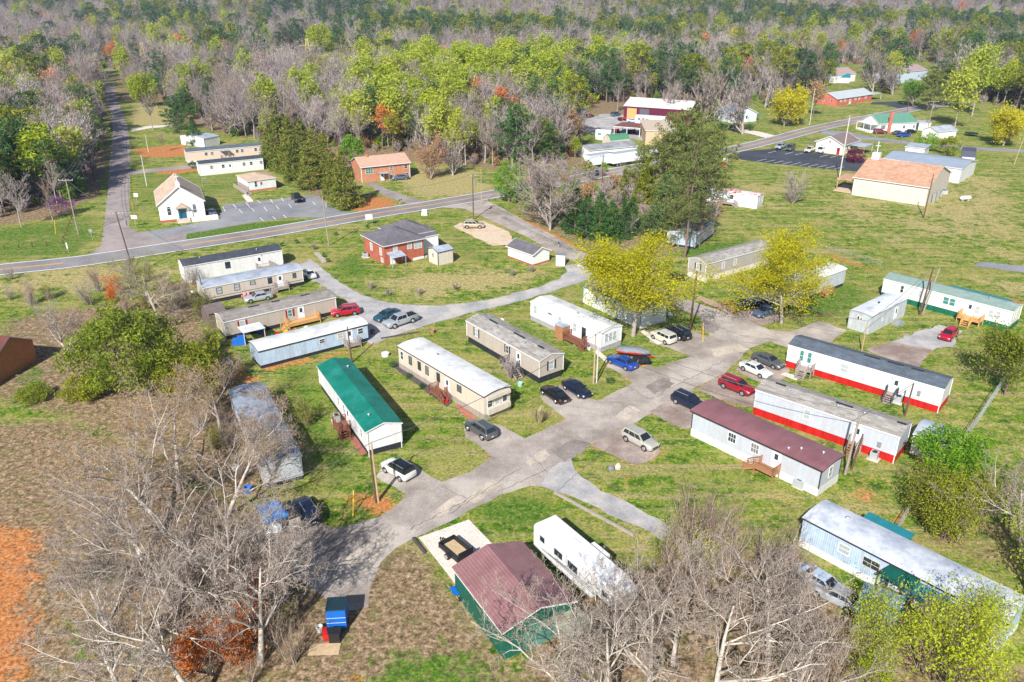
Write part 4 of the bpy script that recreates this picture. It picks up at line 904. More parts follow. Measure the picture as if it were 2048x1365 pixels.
b = simple('roadside_building', 'cream one-storey building with a brown roof behind the fresh dark parking lot', 'building', (1655,279), (1693,294), 8, 3.2, mat('pale_yellow_wall', (.72,.68,.55), .6, .05), mat('brown_roof', (.20,.145,.14), .8, .12, 1), rise=1.6, oh=.4)
b.root.location = G(1630,303); d = G(1684,311)-G(1630,303); b.root.rotation_euler = (0,0,math.atan2(d.y,d.x))
for c in list(b.root.children): bpy.data.objects.remove(c)
b.L = d.length; b.W = 11; gable_front(b, mat('pale_yellow_wall'), None, mat('brown_roof'), 2.0, .4); b.door('f', b.L-1.4, 1.0, 2.1, 0, DOORR); b.win('f', 2.0, 1.7, .8, .9); b.win('f', 4.4, 3.6, .5, .7)
for v in (3, 6, 9): b.win('r', v, 1.8, 1.0, 1.0, DOORT if v == 6 else None)
mb = MB(); mb.box(-2.6, -.1, .5, 6, 2.5, 2.65); mb.box(-2.5, -2.35, .6, .8, 0, 2.5); mb.box(-2.5, -2.35, 5.7, 5.9, 0, 2.5); mb.build('porch_roof', mat('brown_roof'), b.root)
mb = MB(); mb.box(b.L+.1, b.L+5, 4, 10.5, 2.6, 2.75); mb.box(b.L+4.7, b.L+4.9, 4.1, 4.3, 0, 2.6); mb.box(b.L+4.7, b.L+4.9, 10.2, 10.4, 0, 2.6); mb.build('side_canopy', GRROOF, b.root)
b = simple('farmhouse', 'white house with a green roof, brick chimney and front porch beside the country road', 'house', (1753,251), (1833,247), 9, 3.2, HW, mat('green_shingle_roof', (.10,.24,.17), .8, .12, 1), rise=2.4, oh=.3)
b.root.location = G(1756,266); d = G(1830,263)-G(1756,266); b.root.rotation_euler = (0,0,math.atan2(d.y,d.x))
for c in list(b.root.children): bpy.data.objects.remove(c)
b.L = d.length; b.W = 10; b.walls(HW, None, 'gable', 2.4); b.roof(mat('green_shingle_roof'), .3)
mb = MB(); mb.box(3.4, 4.4, -.7, -.02, 0, 7.2); mb.build('chimney', mat('chimney_brick', (.50,.14,.10), .8, .1, 1, 'brick'), b.root)
b.win('f', 1.7, 1.9, .9, 1.3, shut=SHUTB); b.win('f', 10, 1.7, .8, 1); b.win('f', 14, 1.7, .8, 1)
mb = MB(); mb.box(-3, -.05, .5, 9, 2.7, 2.85); mb.box(-3, -.05, .5, 9, .0, .5)
for y in (.6, 4.6, 8.8): mb.box(-2.95, -2.8, y, y+.15, .5, 2.7)
mb.build('front_porch', HW, b.root)
simple('garden_shed', 'white outbuilding with a flat pale roof beside the green-roofed white house', 'shed', (1839,246), (1862,247), 6, 2.6, HW, GRROOF, 'flat', .1)
simple('garden_shed', 'white outbuilding with a grey gable roof behind the round bush by the country road', 'shed', (1876,264), (1914,260), 6, 2.6, HW, GRROOF, rise=1.2)
simple('carport', 'low white mobile office with an awning behind the beige hall', 'building', (1812,294), (1850,298), 8, 2.5, HW, GRROOF, 'flat', .1)
b = simple('brick_ranch_house', 'long red brick house with a pale grey roof beyond the highway on the right', 'house', (1675,198), (1745,188), 9.5, 3.0, mat('deep_red_brick', (.50,.13,.085), .85, .12, 1, 'brick'), mat('pale_grey_roof', (.42,.46,.48), .7, .08, .5), rise=2.0, oh=.4)
for u in (3, 6, 14, 17, 22): b.win('f', u, 1.9, 1.2, 1.0, BLIND)
b.door('f', 10, 1.2, 2.0, 0); b.win('l', 3, 1.9, 1, 1); b.win('l', 7, 1.9, 1, 1)
mb = MB(); mb.box(b.L, b.L+8, 0, 9, 2.5, 2.7); mb.box(b.L+7.8, b.L+8, .1, .3, 0, 2.5); mb.box(b.L+7.8, b.L+8, 8.7, 8.9, 0, 2.5); mb.build('carport_roof', mat('pale_grey_roof'), b.root)
b = simple('white_house', 'white and pale blue house with a blue-grey roof between two big bare trees', 'house', (1450,236), (1505,245), 11, 3.2, mat('pale_blue_wall', (.62,.72,.78), .6, .05), mat('slate_blue_roof', (.16,.22,.27), .8, .12, 1), rise=2.6, oh=.3)
b.root.location = G(1462,247); d = G(1512,243)-G(1462,247); b.root.rotation_euler = (0,0,math.atan2(d.y,d.x))
for c in list(b.root.children): bpy.data.objects.remove(c)
b.L = d.length; b.W = 9; gable_front(b, mat('pale_blue_wall'), None, mat('slate_blue_roof'), 2.6); b.win('f', 3, 1.8, .8, 1.1); b.win('f', 7, 1.8, .8, 1.1); b.win('r', 3, 1.8, .8, 1.1)
mb = MB(); mb.box(b.L, b.L+2.6, 1, 7, 2.5, 2.7); mb.box(b.L+2.4, b.L+2.6, 1.1, 1.3, 0, 2.5); mb.box(b.L+2.4, b.L+2.6, 6.7, 6.9, 0, 2.5); mb.build('porch_roof', mat('slate_blue_roof'), b.root)
b = simple('workshop', 'maroon metal workshop with a white roof and two open bays in the gravel yard', 'workshop', (1249,221), (1305,226), 22, 5, PURPLE, mat('white_shop_roof', (.66,.60,.60), .6, .06), rise=2.0, oh=.2)
b.root.location = G(1247,238); d = G(1302,242)-G(1247,238); b.root.rotation_euler = (0,0,math.atan2(d.y,d.x)+.0)
for c in list(b.root.children): bpy.data.objects.remove(c)
b.L = 26; b.W = 16; b.walls(PURPLE, None, 'gable', 2.2); b.roof(mat('white_shop_roof'), .2)
for u, mm in ((3.2, DECKY), (8.2, mat('painted_bay_shade', (.10,.10,.12), .6, .1))):
    mb = MB(); b.sbox(mb, 'f', u-1.9, u+1.9, -.02, .05, 0, 4.2); mb.build('bay_panel', mm, b.root)  # flat panels fill the open bays; the dark one paints the shade inside
b = simple('store_building', 'tan stucco building with a small window behind the big pine', 'building', (1281,240), (1292,262), 10, 4.6, mat('tan_stucco', (.52,.38,.25), .85, .1, 1), mat('tan_flat_roof', (.52,.42,.32), .8, .1), 'flat', .1)
b.win('f', 4, 2.4, .9, 1.6)
b = simple('carport', 'open carport with a dark red roof sheltering machinery in the gravel yard', 'carport', (1229,253), (1280,257), 9, 3.0, BLK, RUSTR, 'flat', .2)
for c in list(b.root.children): bpy.data.objects.remove(c)
b.prof = b.profile('flat', .2); b.roof(RUSTR, .3)
mb = MB()
for x in (0, b.L/2, b.L):
    for y in (0, b.W): mb.box(x-.1, x+.1, y-.1, y+.1, 0, 3.0)
mb.build('post', WTRIM, b.root)
b = simple('garden_shed', 'cream shed with a rounded green roof beside the long grey roofed building', 'shed', (1221,282), (1259,278), 4.5, 2.6, mat('cream_wall', (.60,.53,.42), .7, .06), mat('green_shed_roof', (.07,.22,.12), .7, .1), 'gambrel', 1.5, .1)
simple('warehouse', 'long low building with a mottled grey roof behind the two white semi trailers', 'building', (1180,301), (1275,292), 8, 2.8, HW, mat('mottled_grey_roof', (.28,.29,.31), .8, .2, .4, c2=(.18,.18,.19)), 'gable', .8)
simple('storage_barn', 'small white barn with a dark rounded roof at the right of the blue-grey roofed wing', 'shed', (1925,314), (1950,316), 9, 2.8, HW, mat('dark_purple_roof', (.07,.07,.10), .5, .1), 'gambrel', 2.0, .1)
simple('white_house', 'white house with a terracotta roof and teal wing far off at upper right', 'house', (1668,151), (1712,147), 12, 4, HW, mat('mauve_roof', (.36,.26,.25), .8, .1), rise=2.6, z0=0)
simple('outbuilding', 'teal-roofed low wing in front of the far white house', 'building', (1665,155), (1700,156), 7, 2.6, HW, TEAL, rise=1.6)
simple('warehouse', 'pale blue metal barn with a mauve roof far off at upper right', 'barn', (1800,145), (1856,140), 14, 5.5, mat('pale_blue_metal', (.52,.60,.72), .5, .06), mat('mauve_roof'), rise=2.2)
simple('house', 'small white house among trees beyond the spring-green wood at upper left', 'house', (563,139), (592,137), 9, 4, HW, mat('slate_roof', (.25,.29,.36), .8, .1), rise=2.2)
simple('house', 'long white house beside the lattice tower in the far clearing', 'house', (622,123), (650,124), 9, 4, HW, HW, rise=1.2)
simple('house', 'low house with a dark teal roof right of the lattice tower', 'house', (650,132), (672,131), 8, 3, HW, mat('dark_teal_roof', (.04,.10,.12), .8, .1), rise=1.2)
simple('house', 'low cream mobile home in the distant trees below the steel power pylon', 'mobile home', (1108,145), (1142,142), 5, 3, HW, mat('cream_roof', (.60,.56,.50), .8, .1), rise=.5)
simple('house', 'pale green house half hidden by trees at upper left of the wood', 'house', (395,150), (411,153), 7, 3.4, HW, mat('pale_green_roof', (.42,.55,.48), .8, .1), rise=2)
simple('house', 'small grey-roofed house behind the junk yard trees', 'house', (1140,222), (1172,216), 8, 3, mat('olive_wall', (.40,.40,.30), .8, .1), mat('dim_grey_roof', (.24,.23,.24), .8, .1), rise=1)

# ---------------------------------------------------------------- vehicles
def lofted(st, ry=.18):
    """st: (x, half width, z bottom, z top, top half width)"""
    rings = []
    for x, hw, zb, zt, tw in st:
        zm = zb+(zt-zb)*.5
        h = [(-hw*.93, zb), (-hw, zb+(zt-zb)*.25), (-hw, zm), (-(hw+tw)/2-.01, zt-(zt-zb)*.12), (-tw, zt), (-tw*.5, zt+.02)]
        pts = h+[(-y, z) for y, z in reversed(h)]
        rings.append([(x, y, z) for y, z in pts])
    return rings
CAR_CACHE = {}
CARS = dict(
 sedan=dict(L=4.8, W=1.83, body=[(-2.4,.72,.42,.88,.62),(-2.3,.84,.28,.98,.72),(-1.7,.91,.22,1.02,.78),(0,.92,.2,.98,.82),(1.2,.92,.2,.93,.8),(1.9,.89,.22,.84,.72),(2.3,.8,.26,.72,.62),(2.4,.66,.38,.62,.5)],
   cab=(-1.85,1.05,-1.05,.25,.96,1.44,.8,.60)),
 suv=dict(L=4.7, W=1.88, body=[(-2.35,.80,.42,1.0,.74),(-2.25,.9,.32,1.1,.8),(-1.6,.94,.28,1.12,.84),(0,.94,.26,1.08,.84),(1.15,.94,.26,1.05,.82),(1.9,.91,.28,.98,.76),(2.25,.84,.3,.86,.66),(2.35,.7,.42,.74,.55)],
   cab=(-2.22,1.15,-1.9,.35,1.06,1.68,.83,.66)),
 hatch=dict(L=4.1, W=1.78, body=[(-2.05,.74,.42,.95,.66),(-1.95,.86,.3,1.02,.74),(-1.4,.89,.25,1.03,.78),(0,.9,.22,1.0,.8),(1.0,.9,.22,.96,.78),(1.6,.87,.24,.88,.7),(1.95,.78,.28,.78,.6),(2.05,.64,.4,.66,.5)],
   cab=(-1.9,1.1,-1.55,.3,.98,1.55,.79,.62)),
 boxy=dict(L=4.2, W=1.82, body=[(-2.1,.82,.42,1.0,.78),(-2.02,.9,.32,1.1,.82),(-1.4,.91,.28,1.12,.84),(0,.91,.26,1.1,.84),(1.1,.91,.26,1.08,.82),(1.7,.89,.28,1.04,.78),(2.0,.84,.3,.98,.72),(2.1,.74,.42,.86,.62)],
   cab=(-2.02,1.0,-1.85,.5,1.08,1.66,.83,.72)),
 pickup=dict(L=5.8, W=2.0, body=[(-2.9,.9,.5,1.05,.88),(-2.85,.96,.42,1.22,.93),(-.8,.98,.4,1.22,.93),(0,.98,.36,1.2,.9),(1.3,.98,.36,1.2,.88),(2.3,.96,.38,1.14,.82),(2.8,.9,.42,1.04,.76),(2.9,.8,.5,.9,.66)],
   cab=(-.95,1.5,-.8,.75,1.18,1.86,.88,.68)),
 van=dict(L=5.0, W=1.95, body=[(-2.5,.86,.42,1.1,.84),(-2.42,.94,.34,1.2,.88),(-1.4,.97,.3,1.2,.9),(0,.97,.28,1.16,.9),(1.3,.97,.28,1.1,.86),(2.0,.94,.3,1.0,.78),(2.4,.86,.34,.88,.68),(2.5,.74,.44,.76,.56)],
   cab=(-2.42,1.6,-2.3,.8,1.14,1.95,.88,.76)),
)
GL = mat('car_glass', (.015,.02,.025), .04, .1, 1, spec=.9, bump=0)
RIM = mat('wheel_rim', (.5,.5,.52), .3, .05, 1, metal=.7); TYRE = mat('tyre_rubber', (.02,.02,.02), .85, .1)
HEADL = mat('headlight_lens', (.65,.68,.7), .12, .05, 1, spec=.8, bump=0); TAILL = mat('taillight_lens', (.45,.01,.01), .15, .05, 1, bump=0)
PLATE = mat('licence_plate', (.6,.62,.65), .5, .05)
def car_parts(style):
    if style in CAR_CACHE: return CAR_CACHE[style]
    c = CARS[style]; out = []; hw = c['W']/2
    mb = MB(); mb.rings(lofted(c['body'])); 
    out.append(('body', mb, 'P', True))
    xb0, xb1, xt0, xt1, zb, zt, wb, wt = c['cab']
    def ring(x_b, x_t, f, ins=0):   # f 0..1 height
        return None
    # dark glass house
    def pt(fx, fz, sy, g=0.0):
        a = xb0+(xb1-xb0)*fx; b = xt0+(xt1-xt0)*fx; x = a+(b-a)*fz; y = (wb+(wt-wb)*fz+g)*sy; return (x, y, zb-.04+(zt-zb)*fz)
    def quad(fx0, fx1, fz0, fz1, sy, g):
        return [pt(fx0,fz0,sy,g), pt(fx1,fz0,sy,g), pt(fx1,fz1,sy,g), pt(fx0,fz1,sy,g)]
    mb = MB()   # cabin shell in paint
    mb.poly([pt(0,0,-1),pt(1,0,-1),pt(1,1,-1),pt(0,1,-1)]); mb.poly([pt(1,0,1),pt(0,0,1),pt(0,1,1),pt(1,1,1)])
    mb.poly([pt(1,0,-1),pt(1,0,1),pt(1,1,1),pt(1,1,-1)]); mb.poly([pt(0,0,1),pt(0,0,-1),pt(0,1,-1),pt(0,1,1)])
    rr = []
    for fx in (0, .08, .5, .92, 1):
        zz = zt-.04+(.0 if fx in (0, 1) else .05); x = xt0+(xt1-xt0)*fx
        rr.append([(x, -wt, zt-.04), (x, -wt*.8, zz), (x, 0, zz+.012), (x, wt*.8, zz), (x, wt, zt-.04)])
    mb.rings(rr[::-1], closed=False, cap=False)
    out.append(('roof', mb, 'R', False))
    n = 3 if style in ('suv', 'van', 'boxy') else 2
    for sy in (-1, 1):
        mb = MB(); cuts = [.07, .5, .93] if n == 2 else [.06, .34, .66, .94]
        if style == 'pickup': cuts = [.1, .5, .93]
        for i in range(len(cuts)-1):
            q = quad(cuts[i]+.012, cuts[i+1]-.012, .14, .86, sy, .012); mb.poly(q if sy < 0 else q[::-1])
        out.append(('side_window', mb, GL, False))
    for nm, fx, g in (('windshield', 1, .012), ('rear_window', 0, -.012)):
        a, b_, c_, d = pt(fx,.1,-.88), pt(fx,.1,.88), pt(fx,.9,.88), pt(fx,.9,-.88)
        q = [(x+g, y, z+.008) for x, y, z in (a, b_, c_, d)]
        mb = MB(); mb.poly(q if fx else q[::-1]); out.append((nm, mb, GL, False))
    L2 = c['L']/2; r = .34 if style in ('sedan','hatch','boxy') else .38 if style != 'pickup' else .42
    wx = L2*.60
    for sx in (wx, -wx*.98):
        mb = MB()
        for sy in (-1, 1):
            ctr = Vector((sx, sy*(hw+.006), r+.02)); R_ = r+.07
            pts = [ctr+Vector((R_*math.cos(t), 0, R_*math.sin(t))) for t in [math.pi*i/10 for i in range(-1, 12)]]
            mb.poly(pts if sy < 0 else pts[::-1])
        out.append(('wheel_arch', mb, BLK, False))
        for sy in (-1, 1):
            t = MB(); t.tube((sx, sy*(hw-.2), r), (sx, sy*(hw+.02), r), r, r, 16)
            k = MB(); k.tube((sx, sy*(hw+.015), r), (sx, sy*(hw+.035), r), r*.64, r*.6, 12)
            out.append(('wheel', t, TYRE, False, ('rim', k, RIM)))
    fz = c['body'][-2][3]; bz = c['body'][1][3]
    for sy in (-1, 1):
        mb = MB(); y0, y1 = sorted((sy*hw*.55, sy*hw*.86)); mb.box(L2-.22, L2-.035, y0, y1, fz-.2, fz-.06); out.append(('headlight', mb, HEADL, False))
        mb = MB(); y0, y1 = sorted((sy*hw*.6, sy*hw*.90)); mb.box(-L2+.03, -L2+.16, y0, y1, bz-.28, bz-.08); out.append(('taillight', mb, TAILL, False))
        mb = MB(); y0, y1 = sorted((sy*wb, sy*(wb+.22))); mb.box(xb1-.42, xb1-.28, y0, y1, zb+.0, zb+.14); out.append(('mirror', mb, 'P', False))
    mb = MB(); mb.box(L2-.06, L2+.0, -.45, .45, .45, fz-.2); out.append(('grille', mb, BLK, False))
    mb = MB(); mb.box(-L2-.01, -L2+.04, -.18, .18, .55, .68); out.append(('licence_plate', mb, PLATE, False))
    if style == 'pickup':
        mb = MB(); mb.box(-L2+.12, -1.02, -.8, .8, 1.20, 1.262); out.append(('truck_bed', mb, BLK, False))
        mb = MB(); mb.box(-L2+.05, -1.0, -.96, -.84, 1.2, 1.30); mb.box(-L2+.05, -1.0, .84, .96, 1.2, 1.30); mb.box(-L2+.02, -L2+.1, -.9, .9, 1.1, 1.30); out.append(('bed_rail', mb, 'P', False))
    if style in ('suv', 'van', 'boxy'):
        for sy in (-1, 1):
            mb = MB(); mb.bar((xt0+.2, sy*wt*.86, zt+.05), (xt1-.15, sy*wt*.86, zt+.05), .04, .05); out.append(('roof_rail', mb, METAL, False))
    res = []
    for p in out:
        me = p[1].mesh(p[0], BLK if isinstance(p[2], str) else p[2])
        if p[3]: me.polygons.foreach_set('use_smooth', [True]*len(me.polygons))
        sub = None
        if len(p) > 4: sub = (p[4][0], p[4][1].mesh(p[4][0], p[4][2]))
        res.append((p[0], me, p[2], sub))
    CAR_CACHE[style] = res; return res
PAINT = {}
def paint_mat(name, col, metal=.3, rough=.32):
    if name not in PAINT:
        PAINT[name] = mat(name+'_car_paint', col, rough, .04, 1, metal=metal, spec=.5, bump=0, coat=.8)
    return PAINT[name]
CP = dict(white=(.78,.78,.76), cream=(.72,.69,.58), black=(.012,.012,.015), navy=(.012,.02,.05), grey=(.10,.105,.115), silver=(.42,.45,.48), champagne=(.50,.48,.42),
          red=(.35,.012,.025), dkred=(.20,.012,.025), brred=(.50,.008,.03), blue=(.01,.07,.40), steel=(.10,.14,.20), tan=(.45,.36,.25), teal=(.03,.09,.13), pale=(.55,.66,.80))
def car(style, colr, rear, front, label, cat=None, name=None, roof=None, group='vehicles parked around the park', scale=1.0):
    a, b = G(*rear), G(*front); d = b-a; c = (a+b)/2
    cat = cat or {'sedan':'car','suv':'SUV','hatch':'car','boxy':'car','pickup':'pickup','van':'van'}[style]
    e = empty(name or {'pickup':'pickup_truck','van':'van','suv':'parked_suv'}.get(style,'parked_car'), (c.x, c.y, .03), math.atan2(d.y, d.x), label, cat, group)
    e.scale = (scale,)*3; P = paint_mat(colr, CP[colr]); RM = paint_mat(roof, CP[roof]) if roof else P
    for nm, me, mk, sub in car_parts(style):
        o = bpy.data.objects.new(nm, me); COL.objects.link(o); o.parent = e
        if isinstance(mk, str):
            o.material_slots[0].link = 'OBJECT'; o.material_slots[0].material = P if mk == 'P' else RM
        if sub: q = bpy.data.objects.new(sub[0], sub[1]); COL.objects.link(q); q.parent = o
    return e
GN2 = 'vehicles in the roadside lots beyond the highway'
car('boxy','white',(818,961),(777,937),'white compact SUV with a black roof beside the green-roofed home', 'SUV', roof='black')
car('suv','grey',(979,879),(944,856),'dark grey SUV parked on the apron right of the green-roofed home')
car('sedan','black',(1127,809),(1091,784),'black coupe, nearer of two black cars beside the mottled-roof tan home')
car('sedan','navy',(1135,774),(1172,797),'black sedan with its nose towards the road, right of the black coupe')
car('sedan','blue',(1262,740),(1226,724),'bright blue sedan beside the covered boat')
car('boxy','cream',(1343,690),(1309,674),'cream boxy car parked below the big yellow-green tree')
car('suv','black',(1371,682),(1338,665),'black SUV right behind the cream boxy car')
car('suv','navy',(1358,804),(1396,821),'black SUV nosing towards the maroon-roofed home')
car('suv','champagne',(1256,876),(1303,901),'champagne silver SUV alone on the lawn-side parking patch')
car('suv','red',(1448,771),(1497,791),'dark red SUV beside the mottled-roof home with the red base', scale=1.03)
car('sedan','white',(1489,737),(1532,756),'old white sedan between the dark sedan and the red SUV')
car('sedan','grey',(1514,720),(1558,738),'dark grey sedan in front of the stairs of the blue-grey roofed home')
car('hatch','brred',(1907,667),(1884,686),'bright red hatchback on the gravel drive before the green-based home')
car('sedan','navy',(1481,620),(1519,609),'dark navy sedan, rear one of two under the right yellow tree')
car('sedan','steel',(1551,624),(1508,637),'grey-blue sedan, front one of two under the right yellow tree')
car('sedan','black',(1335,566),(1368,558),'black sedan half hidden behind the big yellow-green tree')
car('sedan','white',(628,563),(607,544),'white sedan at the gable end of the beige home on the gravel')
car('sedan','silver',(540,597),(494,605),'silver sedan between the beige home and the tan home')
car('suv','brred',(716,627),(666,633),'bright red SUV behind the light blue home with the white roof')
car('sedan','teal',(795,629),(752,646),'dark sedan next to the silver pickup on the gravel')
car('pickup','silver',(834,639),(768,660),'silver pickup truck with an open bed beside the gravel bend')
car('suv','tan',(928,456),(966,456),'tan SUV on the gravel pad beside the entrance road')
car('pickup','black',(588,395),(601,409),'black pickup in the church parking lot', group=GN2)
car('sedan','steel',(821,358),(780,361),'dark faded car parked in front of the orange brick house', group=GN2)
car('suv','navy',(627,1052),(602,1012),'dark blue SUV under the bare branches beside the blue-tarped car')
car('hatch','steel',(1180,353),(1206,347),'blue hatchback driving on the highway', group=None)
car('pickup','silver',(1571,294),(1551,302),'silver pickup, leftmost vehicle in the dark parking lot', group=GN2)
car('van','grey',(1588,297),(1572,305),'dark grey minivan beside the silver pickup in the dark parking lot', group=GN2)
car('pickup','cream',(1628,301),(1611,308),'cream pickup, left of the white van in the dark parking lot', group=GN2)
car('van','white',(1652,301),(1632,310),'white van nearest the cream building in the dark parking lot', group=GN2)
car('suv','dkred',(1746,267),(1774,268),'dark red SUV beside the brick chimney of the white house', group=GN2)
car('sedan','grey',(1786,270),(1808,269),'grey car in the middle of the row at the white house', group=GN2)
car('suv','blue',(1794,275),(1820,274),'blue SUV nearest the country road at the white house', group=GN2)
car('sedan','black',(1812,268),(1830,266),'black car at the right end of the row at the white house', group=GN2)
car('sedan','dkred',(1172,237),(1186,234),'dark red car at the left of the gravel yard', group=GN2)
car('suv','steel',(1222,234),(1240,231),'blue-grey SUV in front of the maroon workshop', group=GN2)
car('sedan','pale',(1256,245),(1274,245),'pale silver car before the bay of the maroon workshop', group=GN2)
car('sedan','pale',(1648,1180),(1612,1158),'pale blue-grey car half buried in the bare thicket')
car('sedan','silver',(1690,1212),(1652,1192),'silver-grey car behind the pale blue-grey one in the bare thicket')
# blue-tarped car
e = car('sedan','white',(541,1026),(549,1072),'white car with a bright blue tarp draped over its roof')
def draped(name, m, L, W, z, drop, label, cat, loc, rz, seed=1, amp=.08, group=None):
    rs = random.Random(seed); n = 14; V = []; F = []
    for i in range(n):
        for j in range(n):
            u = i/(n-1)*2-1; v = j/(n-1)*2-1; r = max(abs(u), abs(v)); zz = z-drop*max(0, r-.62)**1.2*3+rs.uniform(-amp, amp)
            V.append((u*L/2+rs.uniform(-.04,.04), v*W/2+rs.uniform(-.04,.04), zz))
    for i in range(n-1):
        for j in range(n-1): F.append((i*n+j, (i+1)*n+j, (i+1)*n+j+1, i*n+j+1))
    me = npmesh(name, V, F, [m], smooth=True); o = bpy.data.objects.new(name, me); COL.objects.link(o)
    o.location = loc; o.rotation_euler = (0,0,rz); so_ = o.modifiers.new('thickness', 'SOLIDIFY'); so_.thickness = .02
    return tag(o, label, cat, group)
draped('blue_tarp', BTARP, 3.3, 2.5, 1.62, .55, 'crumpled bright blue tarp lying over the white car', 'tarp', e.location-Vector((0,-.55,0)), e.rotation_euler.z+.2)

# ---------------------------------------------------------------- trailers, boat, utility things
def wheels(root, xs, hw, r, k=14):
    for x in xs:
        for sy in (-1, 1):
            t = MB(); t.tube((x, sy*(hw-.18), r), (x, sy*hw, r), r, r, k); w_ = t.build('wheel', TYRE, root)
            t = MB(); t.tube((x, sy*hw, r), (x, sy*(hw+.02), r), r*.6, r*.6, 10); t.build('rim', RIM, w_)
# fifth wheel camper
a = G(1088,1092); b_ = G(1208,1200); d = b_-a
RVW = mat('camper_white', (.68,.68,.68), .35, .04, 1, bump=.1)
e = empty('camper_trailer', (a.x, a.y, 0), math.atan2(d.y, d.x), 'long white fifth-wheel camper beside the maroon-roofed barn', 'camper')
L = 11.6
mb = MB()
rg = []
for x, zb, zt in ((0,.75,3.1),(.25,.6,3.35),(L-3.0,.6,3.4),(L-2.9,1.5,3.4),(L-1.2,1.5,3.35),(L-.3,1.6,3.0),(L,1.8,2.5)):
    w_ = 1.25; rg.append([(x,-w_,zb),(x,-w_,zt-.15),(x,-w_+.15,zt),(x,w_-.15,zt),(x,w_,zt-.15),(x,w_,zb)])
mb.rings(rg[::-1] if False else rg); bd = mb.build('body', RVW, e)
for x0, x1, z0, z1 in ((1.0,1.7,1.9,2.5),(3.2,4.4,1.8,2.5),(5.2,6.6,1.7,2.5),(9.9,10.7,2.0,2.6)):
    for sy in (-1, 1):
        mb = MB(); y = sy*1.255; q = [(x0,y,z0),(x1,y,z0),(x1,y,z1),(x0,y,z1)]; mb.poly(q if sy < 0 else q[::-1]); mb.build('window', GLASS, e)
mb = MB(); y = -1.258
for k in range(3): mb.poly([(1.5+k,y,1.1+.12*k),(9.5,y,1.25+.25*k),(9.8,y,1.33+.25*k),(1.2+k,y,1.18+.12*k)])
mb.build('side_stripe', mat('stripe_grey', (.12,.12,.14), .4, .05), e)
for x, sz in ((2.2,.35),(4.5,.5),(7,.35),(9.2,.35)): mb = MB(); mb.box(x-sz, x+sz, -.3, .3, 3.35, 3.55 if sz > .4 else 3.45); mb.build('roof_vent', RVW, e)
mb = MB(); mb.box(5.0, 7.2, 1.25, 2.0, .9, 2.9); mb.build('slide_out', RVW, e)
mb = MB(); mb.box(L-1.2, L-1.0, -.1, .1, 0, 1.5); mb.box(L-2.9, L-2.8, -.9, -.8, 0, .8); mb.box(L-2.9, L-2.8, .8, .9, 0, .8); mb.build('landing_leg', BLK, e)
wheels(e, (4.2, 5.2), 1.22, .38)
# open utility trailer
a = G(901,1112); b_ = G(932,1128)
e = empty('utility_trailer', tuple(G(912,1110)), R(-50), 'black open utility trailer with a wooden floor on the concrete pad', 'trailer')
mb = MB(); mb.box(-1.5, 1.5, -.85, .85, .45, .5); mb.build('floor', PLYW, e)
mb = MB()
for z in (.55, .75, .95):
    for p, q in (((-1.5,-.9,z),(1.5,-.9,z)),((-1.5,.9,z),(1.5,.9,z)),((-1.5,-.9,z),(-1.5,.9,z)),((1.5,-.9,z),(1.5,.9,z))): mb.bar(p, q, .05, .16)
for x in (-1.5, -.5, .5, 1.5):
    for y in (-.9, .9): mb.bar((x,y,.4),(x,y,1.0), .06)
mb.bar((-1.5,-.9,.42),(-1.5,.9,.42),.08); mb.bar((1.5,-.9,.42),(1.5,.9,.42),.08); mb.build('side_panel', BLK, e)
mb = MB(); mb.box(1.55, 1.62, -.85, .85, .5, 1.5); mb.build('tailgate', BLK, e)
mb = MB(); mb.bar((-1.5,-.5,.45),(-2.6,0,.45),.07); mb.bar((-1.5,.5,.45),(-2.6,0,.45),.07); mb.bar((-2.5,0,0),(-2.5,0,.6),.06); mb.build('drawbar', BLK, e)
wheels(e, (0,), 1.12, .33)
# blue box trailer
e = empty('box_trailer', tuple(G(677,1250)), R(-85), 'blue box trailer with a dark ribbed lid standing at the forest edge', 'trailer')
mb = MB(); mb.box(-1.1, 1.0, -1.0, 1.0, .4, 2.7); bx = mb.build('body', BLUEP, e)
mb = MB()
for z in (1.2, 1.85): mb.box(1.0, 1.02, -1.0, 1.0, z, z+.04)
mb.build('white_band', WTRIM, e)
mb = MB(); mb.box(-1.15, .85, -1.06, 1.06, 2.7, 2.77)
for i in range(13): mb.box(-1.15, .85, -1.0+i*.16, -.94+i*.16, 2.77, 2.83)
mb.build('lid', mat('dark_teal_lid', (.02,.05,.065), .5, .1), e); wheels(e, (-.2,), 1.12, .32)
e.scale = (.8,.8,.8); mb = MB(); mb.bar((1.0,-.4,.5),(2.0,0,.5),.08); mb.bar((1.0,.4,.5),(2.0,0,.5),.08); mb.build('drawbar', BLK, e)
# riding mower wreck / red tank by it
mb = MB(); mb.tube((0,-.5,.35),(0,.5,.35),.32,.32,14); mb.box(-.1,.1,-.35,.35,.6,.75)
o = mb.build('fuel_tank', RED); o.location = G(653,1275); o.rotation_euler.z = R(20); tag(o, 'small red tank lying in front of the blue box trailer', 'tank')
mb = MB(); mb.box(-.45,.45,-.35,.35,0,1.0); mb.box(-.5,.5,-.4,.4,1.0,1.08); mb.bar((-.5,.3,.9),(-.62,.3,1.05),.05)
o = mb.build('trash_bin', BLK); o.location = G(671,1281); tag(o, 'black bin next to the red tank', 'bin')
mb = MB(); mb.box(-1.25,1.25,-.62,.62,.05,.07); o = mb.build('plywood_sheet', PLYW); o.location = G(649,1300); o.rotation_euler.z = R(2); tag(o, 'weathered plywood sheet lying on the dirt below the blue box trailer', 'board')
